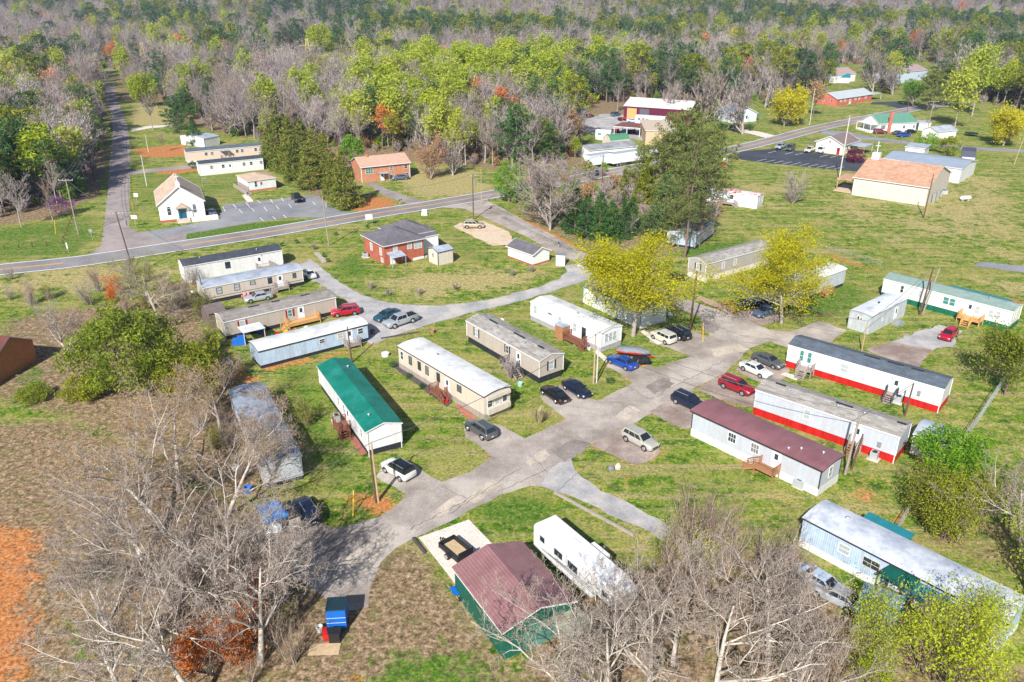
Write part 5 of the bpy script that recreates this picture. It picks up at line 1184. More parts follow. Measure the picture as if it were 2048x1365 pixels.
# wheelbarrow
e = empty('wheelbarrow', tuple(G(911,1192)), R(-60), 'blue wheelbarrow beside the green barn wall', 'wheelbarrow')
mb = MB(); mb.rings([[(-.35,-.2,.3),(.35,-.2,.3),(.35,.2,.3),(-.35,.2,.3)],[(-.55,-.35,.62),(.6,-.35,.62),(.6,.35,.62),(-.55,.35,.62)]]); mb.build('tray', BLUEP, e)
mb = MB()
for sy in (-1,1): mb.bar((.75,sy*.05,.22),(-1.0,sy*.3,.6),.05); mb.bar((-.4,sy*.25,0),(-.3,sy*.25,.4),.05)
mb.build('handle', POLET, e)
mb = MB(); mb.tube((.75,-.06,.2),(.75,.06,.2),.2,.2,14); mb.build('wheel', TYRE, e)
# boat under grey cover and kettle grill trailer
e = empty('boat_trailer', tuple(G(1265,713)), R(-18), 'small boat under a grey cover with red stripes on a trailer beside the blue sedan', 'boat')
mb = MB(); rg = []
for x, w_, z0, z1 in ((-2.3,.8,.55,1.15),(-1,.95,.45,1.3),(.5,.95,.45,1.45),(1.6,.7,.55,1.3),(2.5,.15,.85,1.15)): rg.append([(x,-w_,z1-.35),(x,-w_*.5,z0),(x,w_*.5,z0),(x,w_,z1-.35),(x,w_*.6,z1),(x,-w_*.6,z1)])
mb.rings([[p for p in r] for r in rg]); mb.build('hull_cover', GREYC, e, True)
mb = MB()
for sy in (-1, 1): mb.bar((-2.3,sy*.86,.82),(1.5,sy*.92,.95),.06,.2)
mb.build('hull_stripe', RED, e); wheels(e, (-.5,), 1.05, .3)
mb = MB(); mb.bar((-2.2,0,.3),(3.2,0,.35),.1); mb.build('trailer_frame', RED, e)
draped('covered_grill', BLK, 2.6, 1.8, 1.15, .8, 'lumpy black tarp heap in front of the covered boat', 'tarp', G(1282,728), .3, 5, .15)
mb = MB(); mb.bar((-1.4,0,.15),(1.2,0,.15),.08,.08); mb.bar((-1.4,.3,.2),(1.2,.2,.2),.06,.06)
o = mb.build('trailer_tongue', YEL); o.location = G(1274,731); o.rotation_euler.z = R(-40); tag(o, 'yellow metal bar lying beside the black tarp heap', 'bar')
# semi trailers, camper and farm machines in the yard
def semi(a, b_, label, W=2.6, h=3.9):
    s = Bldg('semi_trailer', label, 'trailer', a, b_, W, h, 'semi trailers by the highway', skirt=0); mb = MB(); mb.box(0, s.L, 0, W, 1.1, h); mb.build('body', mat('semi_white', (.74,.76,.80), .4, .06, 1, 'rib', 1.2, .06), s.root)
    mb = MB(); mb.box(.03, s.L-.03, .03, W-.03, h, h+.03); mb.build('roof', mat('semi_roof', (.33,.38,.42), .5, .1), s.root)
    e2 = empty('axle', (0,W/2,0)); e2.parent = s.root; wheels(e2, (1.5, 2.8), W/2, .5); e2.name = 'axle'
    mb = MB(); mb.box(s.L-3, s.L-2.8, .4, .6, 0, 1.1); mb.box(s.L-3, s.L-2.8, W-.6, W-.4, 0, 1.1); mb.build('landing_leg', BLK, s.root)
semi((1180,313), (1226,306), 'white semi trailer with a grey top, left of the pair by the highway')
semi((1228,309), (1317,296), 'longer white semi trailer, right of the pair by the highway')
s = Bldg('camper_trailer', 'white and green old camper in the gravel yard', 'camper', (1191,262), (1221,264), 2.6, 2.9, skirt=0)
s.walls(HW, None, 'arch', .2); s.roof(HW, .02); s.win('f', 1.5, 1.9, 1.2, .7, LGLASS); s.win('f', 4.2, 1.9, 1.2, .7, LGLASS)
s = Bldg('motorhome', 'long white bus-like motorhome parked before the maroon workshop', 'motorhome', (1271,232), (1330,236), 3, 3.4, skirt=0)
s.walls(RVW, None, 'arch', .15); s.roof(RVW, .02)
for u in (1.5, 3, 4.5, 10): s.win('f', u, 2.3, 1.0, .8)
for x, y, l in ((1230,266,'red tractor under the dark red carport roof, left one'),(1262,267,'red tractor under the dark red carport roof, right one'),(1243,242,'red tractor outside the maroon workshop')):
    e = empty('tractor', tuple(G(x,y)), R(15), l, 'tractor', 'red tractors in the yard')
    mb = MB(); mb.box(-.2,1.5,-.35,.35,.7,1.3); mb.box(-1,.0,-.4,.4,.6,1.0); mb.build('body', RED, e)
    mb = MB(); mb.box(-.9,-.4,-.25,.25,1.0,1.2); mb.build('seat', BLK, e)
    for px_, r_ in ((-.7,.65),(1.2,.38)):
        for sy in (-1,1): mb = MB(); mb.tube((px_,sy*.55,r_),(px_,sy*.85,r_),r_,r_,12); mb.build('wheel', TYRE, e)

# ---------------------------------------------------------------- poles, wires, fences, signs
POLES = []
def pole(base, h, m, label, arm=0, ang=0, r=.14, lean=(0,0), tr=0, ins=True, group='utility poles of the district', cat='utility pole', name='utility_pole', lamp=None):
    g = G(*base); e = empty(name, tuple(g), R(ang), label, cat, group)
    mb = MB(); mb.tube((0,0,-.3),(lean[0],lean[1],h), r, r*.68, 10); mb.build('pole', m, e)
    if arm:
        n = 2 if arm < 0 else 1
        for k in range(n):
            z = h-.35-k*.9; f = z/h; c = MB(); c.box(lean[0]*f-abs(arm)/2, lean[0]*f+abs(arm)/2, lean[1]*f-.18, lean[1]*f-.07, z-.06, z+.06); ca = c.build('crossarm', POLEG, e)
            if ins:
                for t in (-.48, -.2, .2, .48):
                    i = MB(); x = lean[0]*f+t*abs(arm); i.tube((x,lean[1]*f-.12,z+.06),(x,lean[1]*f-.12,z+.25),.05,.07,6); i.build('insulator', WTRIM, ca)
    if tr:
        t = MB(); t.tube((.35,-.1,h-2.6),(.35,-.1,h-1.6),.25,.25,12); t.tube((.35,-.1,h-1.6),(.35,-.1,h-1.5),.25,.1,12); t.build('transformer', METAL, e)
    if lamp:
        t = MB(); t.bar((lean[0],lean[1],h-.2),(lean[0]+lamp,lean[1],h+.05),.06); t.box(lean[0]+lamp-.25,lean[0]+lamp+.3,lean[1]-.14,lean[1]+.14,h-.02,h+.12); t.build('lamp_head', METAL, e)
    POLES.append((g, h)); return g+Vector((lean[0],lean[1],h))
T = {}
T[1] = pole((157,470), 12.1, POLEG, 'tall pole with a wide crossarm and guy wires on the left verge', 3.0)
T[2] = pole((189,362), 9.9, POLEB, 'brown pole with a crossarm at the wood edge left of the side road', 2.6, tr=1)
T[3] = pole((206,262), 10, POLEG, 'pole with a crossarm half way up the side road', 2.6, group='utility poles of the district')
T[4] = pole((192,222), 10.5, POLEG, 'pole with a crossarm at the far end of the side road', 2.6)
T[5] = pole((268,548), 11.8, POLEB, 'brown leaning pole with a transformer at the road junction', 2.4, 20, lean=(-.9,.2), tr=1)
T[6] = pole((658,492), 10.7, POLEG, 'grey pole with a transformer on the lawn before the red brick house', 0, tr=1, lean=(-.4,0))
T[7] = pole((947,440), 10.3, POLEB, 'brown pole at the mouth of the entrance road', 1.2, 30, tr=1)
T[8] = pole((963,409), 8.6, POLET, 'thin pale pole across the entrance road from the brown pole', 0, r=.09)
T[9] = pole((1203,389), 10.0, POLEB, 'brown pole with a small crossarm beside the highway before the pines', 1.8, 10, ins=False)
T[10] = pole((1379,664), 9.9, POLEB, 'tall red-brown pole at the bend of the park road', 0, lean=(.2,0), r=.17)
T[11] = pole((1187,768), 7.4, POLET, 'tan wooden pole, left one of the close pair on the grass corner', 0, r=.14)
T[12] = pole((1193,766), 7.5, mat('pale_pole', (.55,.52,.48), .7, .1), 'pale pole, right one of the close pair on the grass corner', 0, r=.11)
T[13] = pole((1690,949), 7.9, POLEG, 'grey pole with metal conduits beside the stairs of the red-based grey home', 0, lean=(.35,.1), r=.16)
T[14] = pole((1702,940), 4.6, POLEB, 'short brown pole just right of the grey one by the stairs', 0, lean=(.5,0), r=.13)
T[15] = pole((1809,832), 4.6, POLEB, 'short brown meter pole before the blue-grey roofed home', 0, lean=(.2,0), r=.13)
T[16] = pole((1839,631), 8.4, POLEB, 'dark pole with meters before the green-based long home', 0, lean=(.5,0), r=.16, tr=0)
T[17] = pole((1845,628), 7.9, POLEG, 'grey pole leaning against the dark one before the green-based long home', 0, lean=(1.2,.2), r=.13)
T[18] = pole((1847,436), 10.0, POLEB, 'bare brown pole standing alone in the field near the beige hall', 0, lean=(.15,0))
T[19] = pole((1723,704), 4.9, POLET, 'short tan pole behind the blue-grey roofed home', 0, r=.1)
T[20] = pole((704,726), 5.6, POLEB, 'brown pole between the green roof and the light blue home', 0, lean=(-.2,0), r=.12)
T[21] = pole((757,1004), 7.2, POLET, 'tan wooden pole, right one of the touching pair beside the white compact SUV', 0, lean=(-.25,.1), r=.13)
T[22] = pole((752,1006), 6.4, POLEB, 'dark brown pole, left one of the touching pair beside the white compact SUV', 0, lean=(-.2,.1), r=.12)
T[23] = pole((411,606), 5.2, mat('dark_green_pole', (.06,.09,.08), .6, .1), 'dark thin pole at the left end of the beige home', 0, lean=(-.3,0), r=.09)
T[24] = pole((411,408), 6.2, METAL, 'church lamp pole beside the small white chapel', 0, r=.07, cat='street lamp', name='street_lamp', lamp=.9, group=None)
T[25] = pole((293.6,372), 8.1, mat('white_pole', (.6,.58,.54), .6, .1), 'white pole on the grass right of the side road', 0, r=.12)
T[26] = pole((297,305), 5.5, mat('white_pole'), 'short pale pole by the orange dirt patch', 0, r=.1)
T[27] = pole((1678,360), 17, mat('white_pole'), 'very tall pale lamp pole at the edge of the dark parking lot', 2.2, ins=False, r=.16)
T[28] = pole((1855,262), 10.5, POLEG, 'grey pole with crossarms and a transformer right of the white house', 3.4, tr=1)
T[29] = pole((1619,250), 13, mat('pale_pole'), 'pale pole beyond the highway left of the yellow tree', 0)
T[30] = pole((1813,230), 9, POLEB, 'dark red-brown pole by the highway right of the long brick house', 0)
T[31] = pole((2028,330), 9.5, POLET, 'tan pole by the country road at the right edge', 0, lean=(1,0), r=.12)
T[32] = pole((1099,152), 24, METAL, 'tall steel transmission pole above the distant trees', -5, r=.4, group=None)
T[33] = pole((1445,288), 7, POLEB, 'thin dark pole beside the highway behind the big pine', 0, r=.08)
def wire(a, b_, label, sag=.6, r=.038, m=BLK, group='overhead cables', off=(0,0,0), off2=(0,0,0)):
    a = a+Vector(off); b_ = b_+Vector(off2); n = 8; mb = MB(); P = [a.lerp(b_, i/n)-Vector((0,0,sag*4*(i/n)*(1-i/n))) for i in range(n+1)]
    for i in range(n): mb.tube(P[i], P[i+1], r, r, 3, cap=False)
    return tag(mb.build('power_line', m), label, 'cable', group)
WIREG = mat('cable_grey', (.12,.12,.12), .5, .1)
for i, o_ in enumerate((-1.4, -.5, .5, 1.4)):
    n = ('outermost left', 'inner left', 'inner right', 'outermost right')[i]
    wire(T[1], T[2], f'cable from the tall left pole up the side road, {n} of four', .8, m=WIREG, off=(o_,0,-.1), off2=(o_*.85,0,-.1))
wire(T[2], T[3], 'cable along the wood edge beside the side road', .8, m=WIREG); wire(T[3], T[4], 'cable at the far end of the side road', .8, m=WIREG)
wire(T[1], T[5], 'cable crossing the junction from the tall pole', .8, m=WIREG); wire(T[5], T[6], 'cable along the highway from the junction to the lawn pole', 1.2, m=WIREG)
wire(T[6], T[7], 'cable from the lawn pole to the entrance road pole', 1.2, m=WIREG); wire(T[7], T[10], 'long cable above the entrance road into the park', 1.5, m=WIREG)
wire(T[7], T[9], 'cable along the highway to the pole before the pines', 1.0, m=WIREG)
wire(T[10], T[12], 'cable down the park road to the close pair of poles', .8, m=WIREG)
wire(T[12], T[21], 'long cable over the lawns from the close pair to the touching pair', 1.2, m=WIREG)
wire(T[12], T[13], 'cable crossing the park road towards the red-based grey home', 1.2, m=WIREG)
wire(T[13], T[15], 'cable between the grey pole and the meter pole', .3, m=WIREG); wire(T[19], T[16], 'cable past the short trailer to the dark pole', .5, m=WIREG)
wire(T[19], T[10], 'cable behind the parked dark sedans', .8, m=WIREG)
wire(T[21], G(560,960,7), 'cable from the touching pair into the bare trees', .5, m=WIREG)
for k, (bx_, tx) in enumerate((((113,441),.82),((118,436),.7))): wire(G(*bx_), T[1], ('left' if k == 0 else 'right')+' guy wire of the tall pole', 0, .02, WIREG, 'guy wires', off2=(0,0,-2))
for bx_, tp, lb in (((111,468),(119,449),'yellow guy guard on the left lawn'),((1406,684),(1400,655),'yellow guy guard at the park road bend'),((706,1032),(718,990),'yellow guy guard beside the touching pole pair')):
    a = G(*bx_); t_ = G(*tp); t_ = a+(t_-a)*.35; t_.z = 2.2; mb = MB(); mb.tube(a, t_, .05, .05, 6); tag(mb.build('guy_guard', YEL), lb, 'guard')
def pylon(base, top_y, label):
    g = G(*base); lo, h = 0, 0
    h = next(z for z in np.arange(5, 60, .5) if (lambda q: 682.5-FPX*(q[1]*math.sin(PITCH)+(q[2]-HC)*math.cos(PITCH))/(q[1]*math.cos(PITCH)-(q[2]-HC)*math.sin(PITCH)))((g.x, g.y, z)) < top_y)
    e = empty('lattice_tower', tuple(g), 0, label, 'pylon'); mb = MB(); w0, w1 = 2.6, .5
    C = lambda z, i: Vector(((w0+(w1-w0)*z/h)*(1,1,-1,-1)[i % 4], (w0+(w1-w0)*z/h)*(1,-1,-1,1)[i % 4], z))
    for i in range(4): mb.bar(C(0,i), C(h,i), .3)
    for k in range(9):
        z0, z1 = h*k/9, h*(k+1)/9
        for i in range(4): mb.bar(C(z0,i), C(z1,i+1), .15); mb.bar(C(z0,i+1), C(z1,i), .15)
    mb.build('frame', mat('pylon_yellow', (.50,.42,.18), .5, .1), e)
    mb = MB(); mb.bar((-4,0,h*.8),(4,0,h*.8),.3); mb.build('crossarm', mat('pylon_yellow'), e)
pylon((293,143), 86, 'yellowish lattice tower in the wood at upper left'); pylon((620,143), 78, 'yellowish lattice tower beside the far white houses')
# left corner fence posts
def fposts(pts, label, h=.9, m=None, w_=.16):
    for p in pts:
        g = G(*p); mb = MB(); mb.box(-w_/2, w_/2, -w_/2, w_/2, -.1, h); mb.poly([(-w_/2,-w_/2,h),(w_/2,-w_/2,h),(0,0,h+.06)])
        o = mb.build('fence_post', m or POLEB); o.location = g; tag(o, label, 'post', 'fence posts at the road corner')
fposts([(9,500),(38,497),(65,495),(94,492)], 'dark wooden post in the front row along the highway at the left corner')
fposts([(126,488),(128,480),(131,472),(134,464),(137,456),(140,448),(143,440),(146,434)], 'dark wooden post in the close row running back from the left corner')
# chain link fences
def chainlink(line, label, h=1.4):
    P = [G(*p) for p in line]; o0 = P[0]; e = empty('chain_link_fence', tuple(o0), 0, label, 'fence'); mb = MB(); rl = MB(); ps = []
    for i in range(len(P)-1):
        a, b_ = P[i]-o0, P[i+1]-o0; n = max(1, round((b_-a).length/3)); d = (b_-a).normalized()
        for k in range(n+1 if i == len(P)-2 else n):
            ps.append(a.lerp(b_, k/n))
        rl.bar(a+Vector((0,0,h)), b_+Vector((0,0,h)), .05)
        m_ = int((b_-a).length/.3)
        for k in range(m_):
            p = a.lerp(b_, k/m_); q = p+d*.6; up = Vector((0,0,h)); mb.bar(p, q+up*.95, .012); mb.bar(q, p+up*.95, .012)
    for p in ps: q = MB(); q.tube(p, p+Vector((0,0,h+.05)), .04, .04, 6); q.build('post', METAL, e)
    rl.build('rail', METAL, e); mb.build('mesh', METAL, e)
chainlink([(1922,892),(1953,850),(1975,815),(2003,775)], 'tall chain link fence beside the storage shed at right', 1.6)
chainlink([(1792,1068),(1812,1035),(1822,1008)], 'short run of chain link fence behind the lower-right home')
chainlink([(1003,438),(1045,461),(1100,486),(1150,508)], 'old chain link fence along the entrance road')
chainlink([(1640,498),(1700,516),(1760,536)], 'chain link fence at the edge of the field behind the park')
# signs
def sign(base, w_, h, z, m, label, ang=0, posts=1, pm=METAL, name='road_sign'):
    e = empty(name, tuple(G(*base)), R(ang), label, 'sign'); mb = MB(); mb.box(-w_/2, w_/2, -.04, .0, z, z+h); mb.build('panel', m, e)
    mb = MB()
    for x in ([0] if posts == 1 else [-w_*.4, w_*.4]): mb.box(x-.04, x+.04, .0, .06, -.1, z+h*.9)
    mb.build('post', pm, e); return e
sign((272,455), 1.3, .8, 1.9, WTRIM, 'white sign on the verge nearest the junction'); sign((275,408), 1.0, .9, 1.7, WTRIM, 'white sign further up the verge of the side road')
sign((739,450), 1.5, 1.2, 1.2, WTRIM, 'white board sign on two posts by the highway', 10, 2)
sign((137,506), .25, 1.2, .9, WTRIM, 'narrow white marker post on the left corner'); 
e = empty('stop_sign', tuple(G(185,481)), R(10), 'back of an octagonal grey stop sign at the junction', 'sign')
mb = MB(); mb.tube((0,0,2.1),(0,.03,2.1),.42,.42,8); mb.build('panel', METAL, e); mb = MB(); mb.box(-.03,.03,.03,.08,0,2.5); mb.build('post', METAL, e)
sign((1450,331), 1.4, 1.6, .5, WTRIM, 'red and white sign beside the dark parking lot', 0, 2)
mb = MB(); mb.box(-1,1,-.3,.3,0,.8); o = mb.build('sign_base', RED); o.location = G(1446,331); tag(o, 'red box base of the roadside sign', 'sign')
e = empty('a_frame_sign', tuple(G(849,430)), 0, 'white A-frame sign with a dark figure shape beside the highway', 'sign')
mb = MB(); mb.poly([(-.7,-.5,0),(.7,-.5,0),(.5,0,1.3),(-.5,0,1.3)]); mb.poly([(.7,.5,0),(-.7,.5,0),(-.5,0,1.3),(.5,0,1.3)]); mb.build('panel', WTRIM, e)
for p, l in (((799,410),'left mailbox at the ranch driveway'),((803,409),'right mailbox at the ranch driveway'),((1117,757-260),'black mailbox on the cabinet side of the entrance road')):
    e = empty('mailbox', tuple(G(*p)), 0, l, 'mailbox', 'roadside mailboxes'); mb = MB(); mb.box(-.05,.05,-.05,.05,0,1.05); mb.build('post', DECKG, e)
    mb = MB(); mb.box(-.11,.11,-.25,.25,1.05,1.2); mb.tube((0,-.25,1.2),(0,.25,1.2),.11,.11,10); mb.build('box', BLK, e)
# ac units
def ac(base, label, s_=.9, ang=0):
    e = empty('ac_unit', tuple(G(*base)), R(ang), label, 'AC unit', 'outdoor air conditioning units')
    mb = MB(); mb.box(-.65,.65,-.65,.65,0,.08); mb.build('pad', CONC, e)
    mb = MB(); mb.box(-s_/2,s_/2,-s_/2,s_/2,.08,.95); mb.build('housing', ACM, e)
    mb = MB(); mb.tube((0,0,.95),(0,0,.98),s_*.38,s_*.38,14); mb.build('fan_grille', BLK, e)
ac((1599,973), 'grey AC unit below the window of the maroon-roofed home', 1.1, -45); ac((1795,805), 'AC unit at the wall of the blue-grey roofed home', .9, -40)
ac((1747,918), 'dark AC unit by the red base of the mottled-roof home', .8, -40); ac((674,843), 'AC unit beside the steps of the green-roofed home', .8, 20); ac((731,515), 'AC unit at the left wall of the red brick house', .9, 30)
ac((1874,392), 'left AC unit behind the beige hall', 1.4); ac((1887,388), 'right AC unit behind the beige hall', 1.4)
# propane tank
e = empty('propane_tank', tuple(G(1930,402)), R(12), 'white propane tank lying in the field', 'tank')
mb = MB(); rg = []
for x, r_ in ((-1.5,.1),(-1.4,.35),(-1.1,.5),(1.1,.5),(1.4,.35),(1.5,.1)): rg.append([(x, r_*math.cos(t), .75+r_*math.sin(t)) for t in [2*math.pi*i/12 for i in range(12)]])
mb.rings(rg); mb.build('tank', WTRIM, e, True); mb = MB(); mb.box(-.9,-.7,-.3,.3,0,.4); mb.box(.7,.9,-.3,.3,0,.4); mb.build('foot', CONC, e)
def misc(name, base, label, cat, fn, m, ang=0, group=None):
    mb = MB(); fn(mb); o = mb.build(name, m); o.location = G(*base); o.rotation_euler.z = R(ang); return tag(o, label, cat, group)
misc('well_cover', (771,712), 'round white well cover on the grass', 'cover', lambda m: (m.tube((0,0,0),(0,0,.45),.55,.55,16), m.tube((0,0,.45),(0,0,.52),.6,.5,16)), WTRIM)
misc('boulder', (1222,940), 'dark stone of the small pair on the grass', 'rock', lambda m: m.rings([[(.35*math.cos(t)*s1,.3*math.sin(t)*s1,z) for t in [2*math.pi*i/7 for i in range(7)]] for s1, z in ((1,0),(1.15,.25),(.6,.5))]), mat('dark_stone', (.2,.2,.22), .8, .2), 20)
misc('boulder', (1236,937), 'pale stone of the small pair on the grass', 'rock', lambda m: m.rings([[(.4*math.cos(t)*s1,.33*math.sin(t)*s1,z) for t in [2*math.pi*i/7 for i in range(7)]] for s1, z in ((1,0),(1.1,.3),(.55,.6))]), mat('pale_stone', (.55,.5,.42), .8, .15), 50)
misc('log', (1185,1028), 'long pale timber edging the gravel drive', 'timber', lambda m: m.box(-5.2,5.2,-.12,.12,0,.24), DECKG, -44)
misc('log', (838,1093), 'dark timber edging the concrete pad', 'timber', lambda m: m.box(-1.3,1.3,-.12,.12,0,.24), DARKV, -58)
misc('log', (800,672), 'curved timber edge beside the silver pickup', 'timber', lambda m: m.box(-3,3,-.1,.1,0,.2), DARKV, 24)
misc('planter_edge', (1650,612+20), 'low timber edging the flower bed by the park road', 'timber', lambda m: m.box(-2,2,-.1,.1,0,.2), DECKB, 20)
misc('trash_heap', (905,590+170), 'brown fallen fence panel behind the green-roofed home', 'panel', lambda m: m.box(-2.5,2.5,-.05,.05,0,.9), DECKB, -55)
misc('scrap_pile', (1796,650), 'grey scrap pile beside the short trailer', 'scrap', lambda m: (m.box(-.9,.9,-.6,.6,0,.3), m.box(-.6,.9,-.5,.3,.3,.5), m.box(-.2,.6,-.3,.5,.5,.62)), METAL, 30)
misc('trampoline', (1942,272), 'dark round trampoline beyond the country road', 'trampoline', lambda m: (m.tube((0,0,.9),(0,0,1.0),2.2,2.2,20), [m.tube((2*math.cos(t),2*math.sin(t),0),(2*math.cos(t),2*math.sin(t),.9),.05,.05,5) for t in (0,1.57,3.14,4.71)]), BLK)
misc('tub', (436,733), 'heap of blue and grey junk beside the light blue home', 'junk', lambda m: (m.box(-2,2,-1.6,1.6,0,.4), m.box(-1.6,.5,-1.2,.9,.4,.9), m.box(.5,1.8,-.4,1.3,.4,.7), m.box(-1,.2,-1.5,-.6,.5,1.3)), mat('faded_blue_junk', (.25,.36,.45), .7, .4, 1.2, c2=(.5,.5,.5), c2s=1, thr=.5), 15)
misc('playhouse', (480,688), 'white and blue clutter below the awning of the tan home', 'junk', lambda m: (m.box(-1,1,-.6,.6,0,.8), m.box(-.3,.9,-.5,.5,.8,1.2)), BLUEP, 10)
misc('table', (592,712), 'white bench in front of the light blue home', 'bench', lambda m: (m.box(-.9,.9,-.3,.3,.4,.46), m.box(-.9,.9,.25,.3,.46,.9), m.box(-.85,-.75,-.25,.25,0,.4), m.box(.75,.85,-.25,.25,0,.4)), WTRIM, 20)
for i, (p, mm, l) in enumerate(((( 555,671),RED,'red tub on the grass before the deck of the tan home'),((572,668),YEL,'yellow bin before the deck of the tan home'),((590,664),DECKO,'terracotta planter before the deck of the tan home'),((1158,683),GRNSK,'green bin beside the deck of the white-roofed home'),((1140,676),RED,'red crate beside the deck of the white-roofed home'),((1213,690),RED,'red cooler at the corner of the white-roofed home'),((1040,772),mat('mint_plastic',(.3,.6,.5),.5,.1),'mint green tub at the foot of the bare bush'))):
    misc('tub', p, l, 'tub', lambda m: m.rings([[(s1*math.cos(t),s1*math.sin(t),z) for t in [2*math.pi*k/10 for k in range(10)]] for s1, z in ((.28,0),(.38,.5),(.34,.52),(.25,.1))]), mm, 0)
for p, l in (((488,597),'left pink garden chair in front of the beige home'),((495,596),'right pink garden chair in front of the beige home')):
    misc('garden_chair', p, l, 'chair', lambda m: (m.box(-.28,.28,-.25,.3,.38,.44), m.box(-.28,.28,.25,.32,.44,1.0), m.box(-.32,-.26,-.25,.3,0,.62), m.box(.26,.32,-.25,.3,0,.62)), mat('pink_plastic', (.60,.30,.28), .5, .1), -20, 'pink garden chairs')
for i, (p, mm, l, sc) in enumerate((((520,668),BLUEP,'blue barrel beside the awning of the tan home',1.2),((530,672),RED,'red bucket beside the awning of the tan home',.8),((612,660),WTRIM,'white tub left of the yellow deck',.9),((600,668),mat('orange_plastic',(.7,.2,.03),.5,.1),'orange pot among the clutter before the tan home',.8),((543,676),GRNSK,'green barrel among the clutter before the tan home',1.0),
  ((1150,690),WTRIM,'white bucket below the crowded deck',.8),((1168,694),BLUEP,'blue crate below the crowded deck',.9),((1178,700),WTRIM,'white pot at the stair foot of the crowded deck',.7),((1208,684),YEL,'yellow pot at the corner of the white-roofed home',.6),((885,800),WTRIM,'white pot under the brown deck of the cream home',.7),((893,806),RED,'red pot under the brown deck of the cream home',.7),((640,1262),WTRIM,'white bucket left of the red tank',.8),((1085,1255),BLUEP,'blue barrel under the lean-to of the maroon barn',1.2),((1100,1262),WTRIM,'white barrel under the lean-to of the maroon barn',1.1),((1075,1275),GRNSK,'green bin at the front of the maroon barn',1.3),((470,940),WTRIM,'white bucket beside the derelict home',1.0),((497,985),BLUEP,'blue tub by the end of the derelict home',1.2),((484,960),DECKB,'brown crate beside the derelict home',1.4),((865,667),DECKO,'orange-brown planter beside the silver pickup',1.0),((745,668),DECKB,'brown pot right of the light blue home',1.0))):
    o = misc('tub', p, l, 'tub', lambda m: m.rings([[(s1*math.cos(t),s1*math.sin(t),z) for t in [2*math.pi*k/10 for k in range(10)]] for s1, z in ((.30,0),(.38,.6),(.34,.62),(.25,.1))]), mm, 0); o.scale = (sc,)*3
draped('red_tarp', mat('faded_red_tarp', (.45,.06,.08), .6, .15), 3.6, 1.6, 1.1, .35, 'faded red tarp spread before the yellow deck of the tan home', 'tarp', G(566,684), R(30), 9, .08)
misc('picnic_table', (488,640), 'grey picnic table behind the beige home parking', 'table', lambda m: (m.box(-.9,.9,-.4,.4,.7,.76), m.box(-.9,.9,-.85,-.6,.4,.45), m.box(-.9,.9,.6,.85,.4,.45), m.box(-.7,-.6,-.7,.7,0,.7), m.box(.6,.7,-.7,.7,0,.7)), DECKG, 30)
misc('firewood_stack', (560,905), 'low stack of boards right of the derelict home', 'boards', lambda m: [m.box(-1.2,1.2,-.3+k*.03,.3-k*.03,k*.1,k*.1+.08) for k in range(5)], DECKG, 70)
car('sedan','steel',(430,436),(415,424),'dark car in the shade beside the white chapel', group=GN2)
def dish(base, h, label):
    e = empty('satellite_dish', tuple(G(*base)), R(-20), label, 'dish'); mb = MB(); mb.tube((0,0,0),(0,0,h),.04,.04,6); mb.build('mast', METAL, e)
    mb = MB(); mb.rings([[(r_*math.cos(t), -.05-y, h+r_*math.sin(t)) for t in [2*math.pi*i/14 for i in range(14)]] for r_, y in ((.42,.12),(.3,.04),(.08,0))]); mb.build('reflector', WTRIM, e, True)
dish((391,612), 2.4, 'white satellite dish at the left end of the beige home'); dish((1339,648), 1.6, 'white satellite dish at the corner of the teal-trimmed home'); dish((1005,655), 1.2, 'small dish at the left wall of the mottled-roof tan home')
# garden bed with shrubs along the cream home
sheet('mulch_bed', [(776,728),(790,722),(905,806),(893,815)], mat('dark_mulch', (.09,.07,.065), .9, .3, 2), .03, .1)
sheet('flower_bed', [(1392,598),(1400,592),(1470,622),(1461,630)], mat('flower_bed_soil', (.38,.27,.18), .9, .3, 2), .03, .15)
sheet('stone_bed', [(627,506),(637,505),(655,524),(646,528)], mat('stone_bed_gravel', (.42,.36,.30), .9, .3, 2), .03, .1)

# ---------------------------------------------------------------- trees
BARKP = mat('pale_bark', (.36,.315,.27), .9, .2, 2, bump=.5)
BARKB = mat('brown_bark', (.20,.145,.115), .9, .25, 2, bump=.5)
BARKR = mat('red_brown_bark', (.19,.125,.095), .9, .25, 2, bump=.5)
def twigmat(key, cols): return leafmat(key, cols, 0, .9)
TWG = twigmat('grey_twigs', [(.27,.22,.185),(.40,.34,.30)])
TWM = twigmat('mauve_twigs', [(.27,.215,.205),(.39,.325,.305),(.50,.43,.40)])
TWB = twigmat('brown_twigs', [(.22,.15,.11),(.34,.25,.19)])
TWR = twigmat('rusty_twigs', [(.30,.17,.11),(.46,.24,.14)])
L_SPR = leafmat('spring_leaves', [(.30,.40,.018),(.44,.52,.022),(.54,.56,.04)], .45)
L_SPG = leafmat('fresh_green_leaves', [(.09,.24,.012),(.20,.38,.02),(.32,.46,.03)], .4)
L_YEL = leafmat('yellow_leaves', [(.40,.40,.010),(.58,.53,.010),(.70,.62,.018)], .45)
L_OLV = leafmat('olive_needles', [(.09,.13,.010),(.24,.27,.014),(.42,.42,.025)], .3)
L_PIN = leafmat('pine_needles', [(.04,.08,.03),(.08,.14,.045),(.15,.21,.06)], .25)
L_PNB = leafmat('warm_pine_needles', [(.11,.15,.035),(.20,.24,.055),(.32,.33,.10)], .3)
L_DRK = leafmat('dark_needles', [(.03,.075,.02),(.055,.135,.026),(.10,.21,.04)], .25)
L_CED = leafmat('cedar_leaves', [(.06,.12,.015),(.15,.21,.02),(.32,.25,.05),(.13,.23,.03)], .25)
L_RED = leafmat('red_buds', [(.62,.15,.02),(.75,.28,.05)], .3)
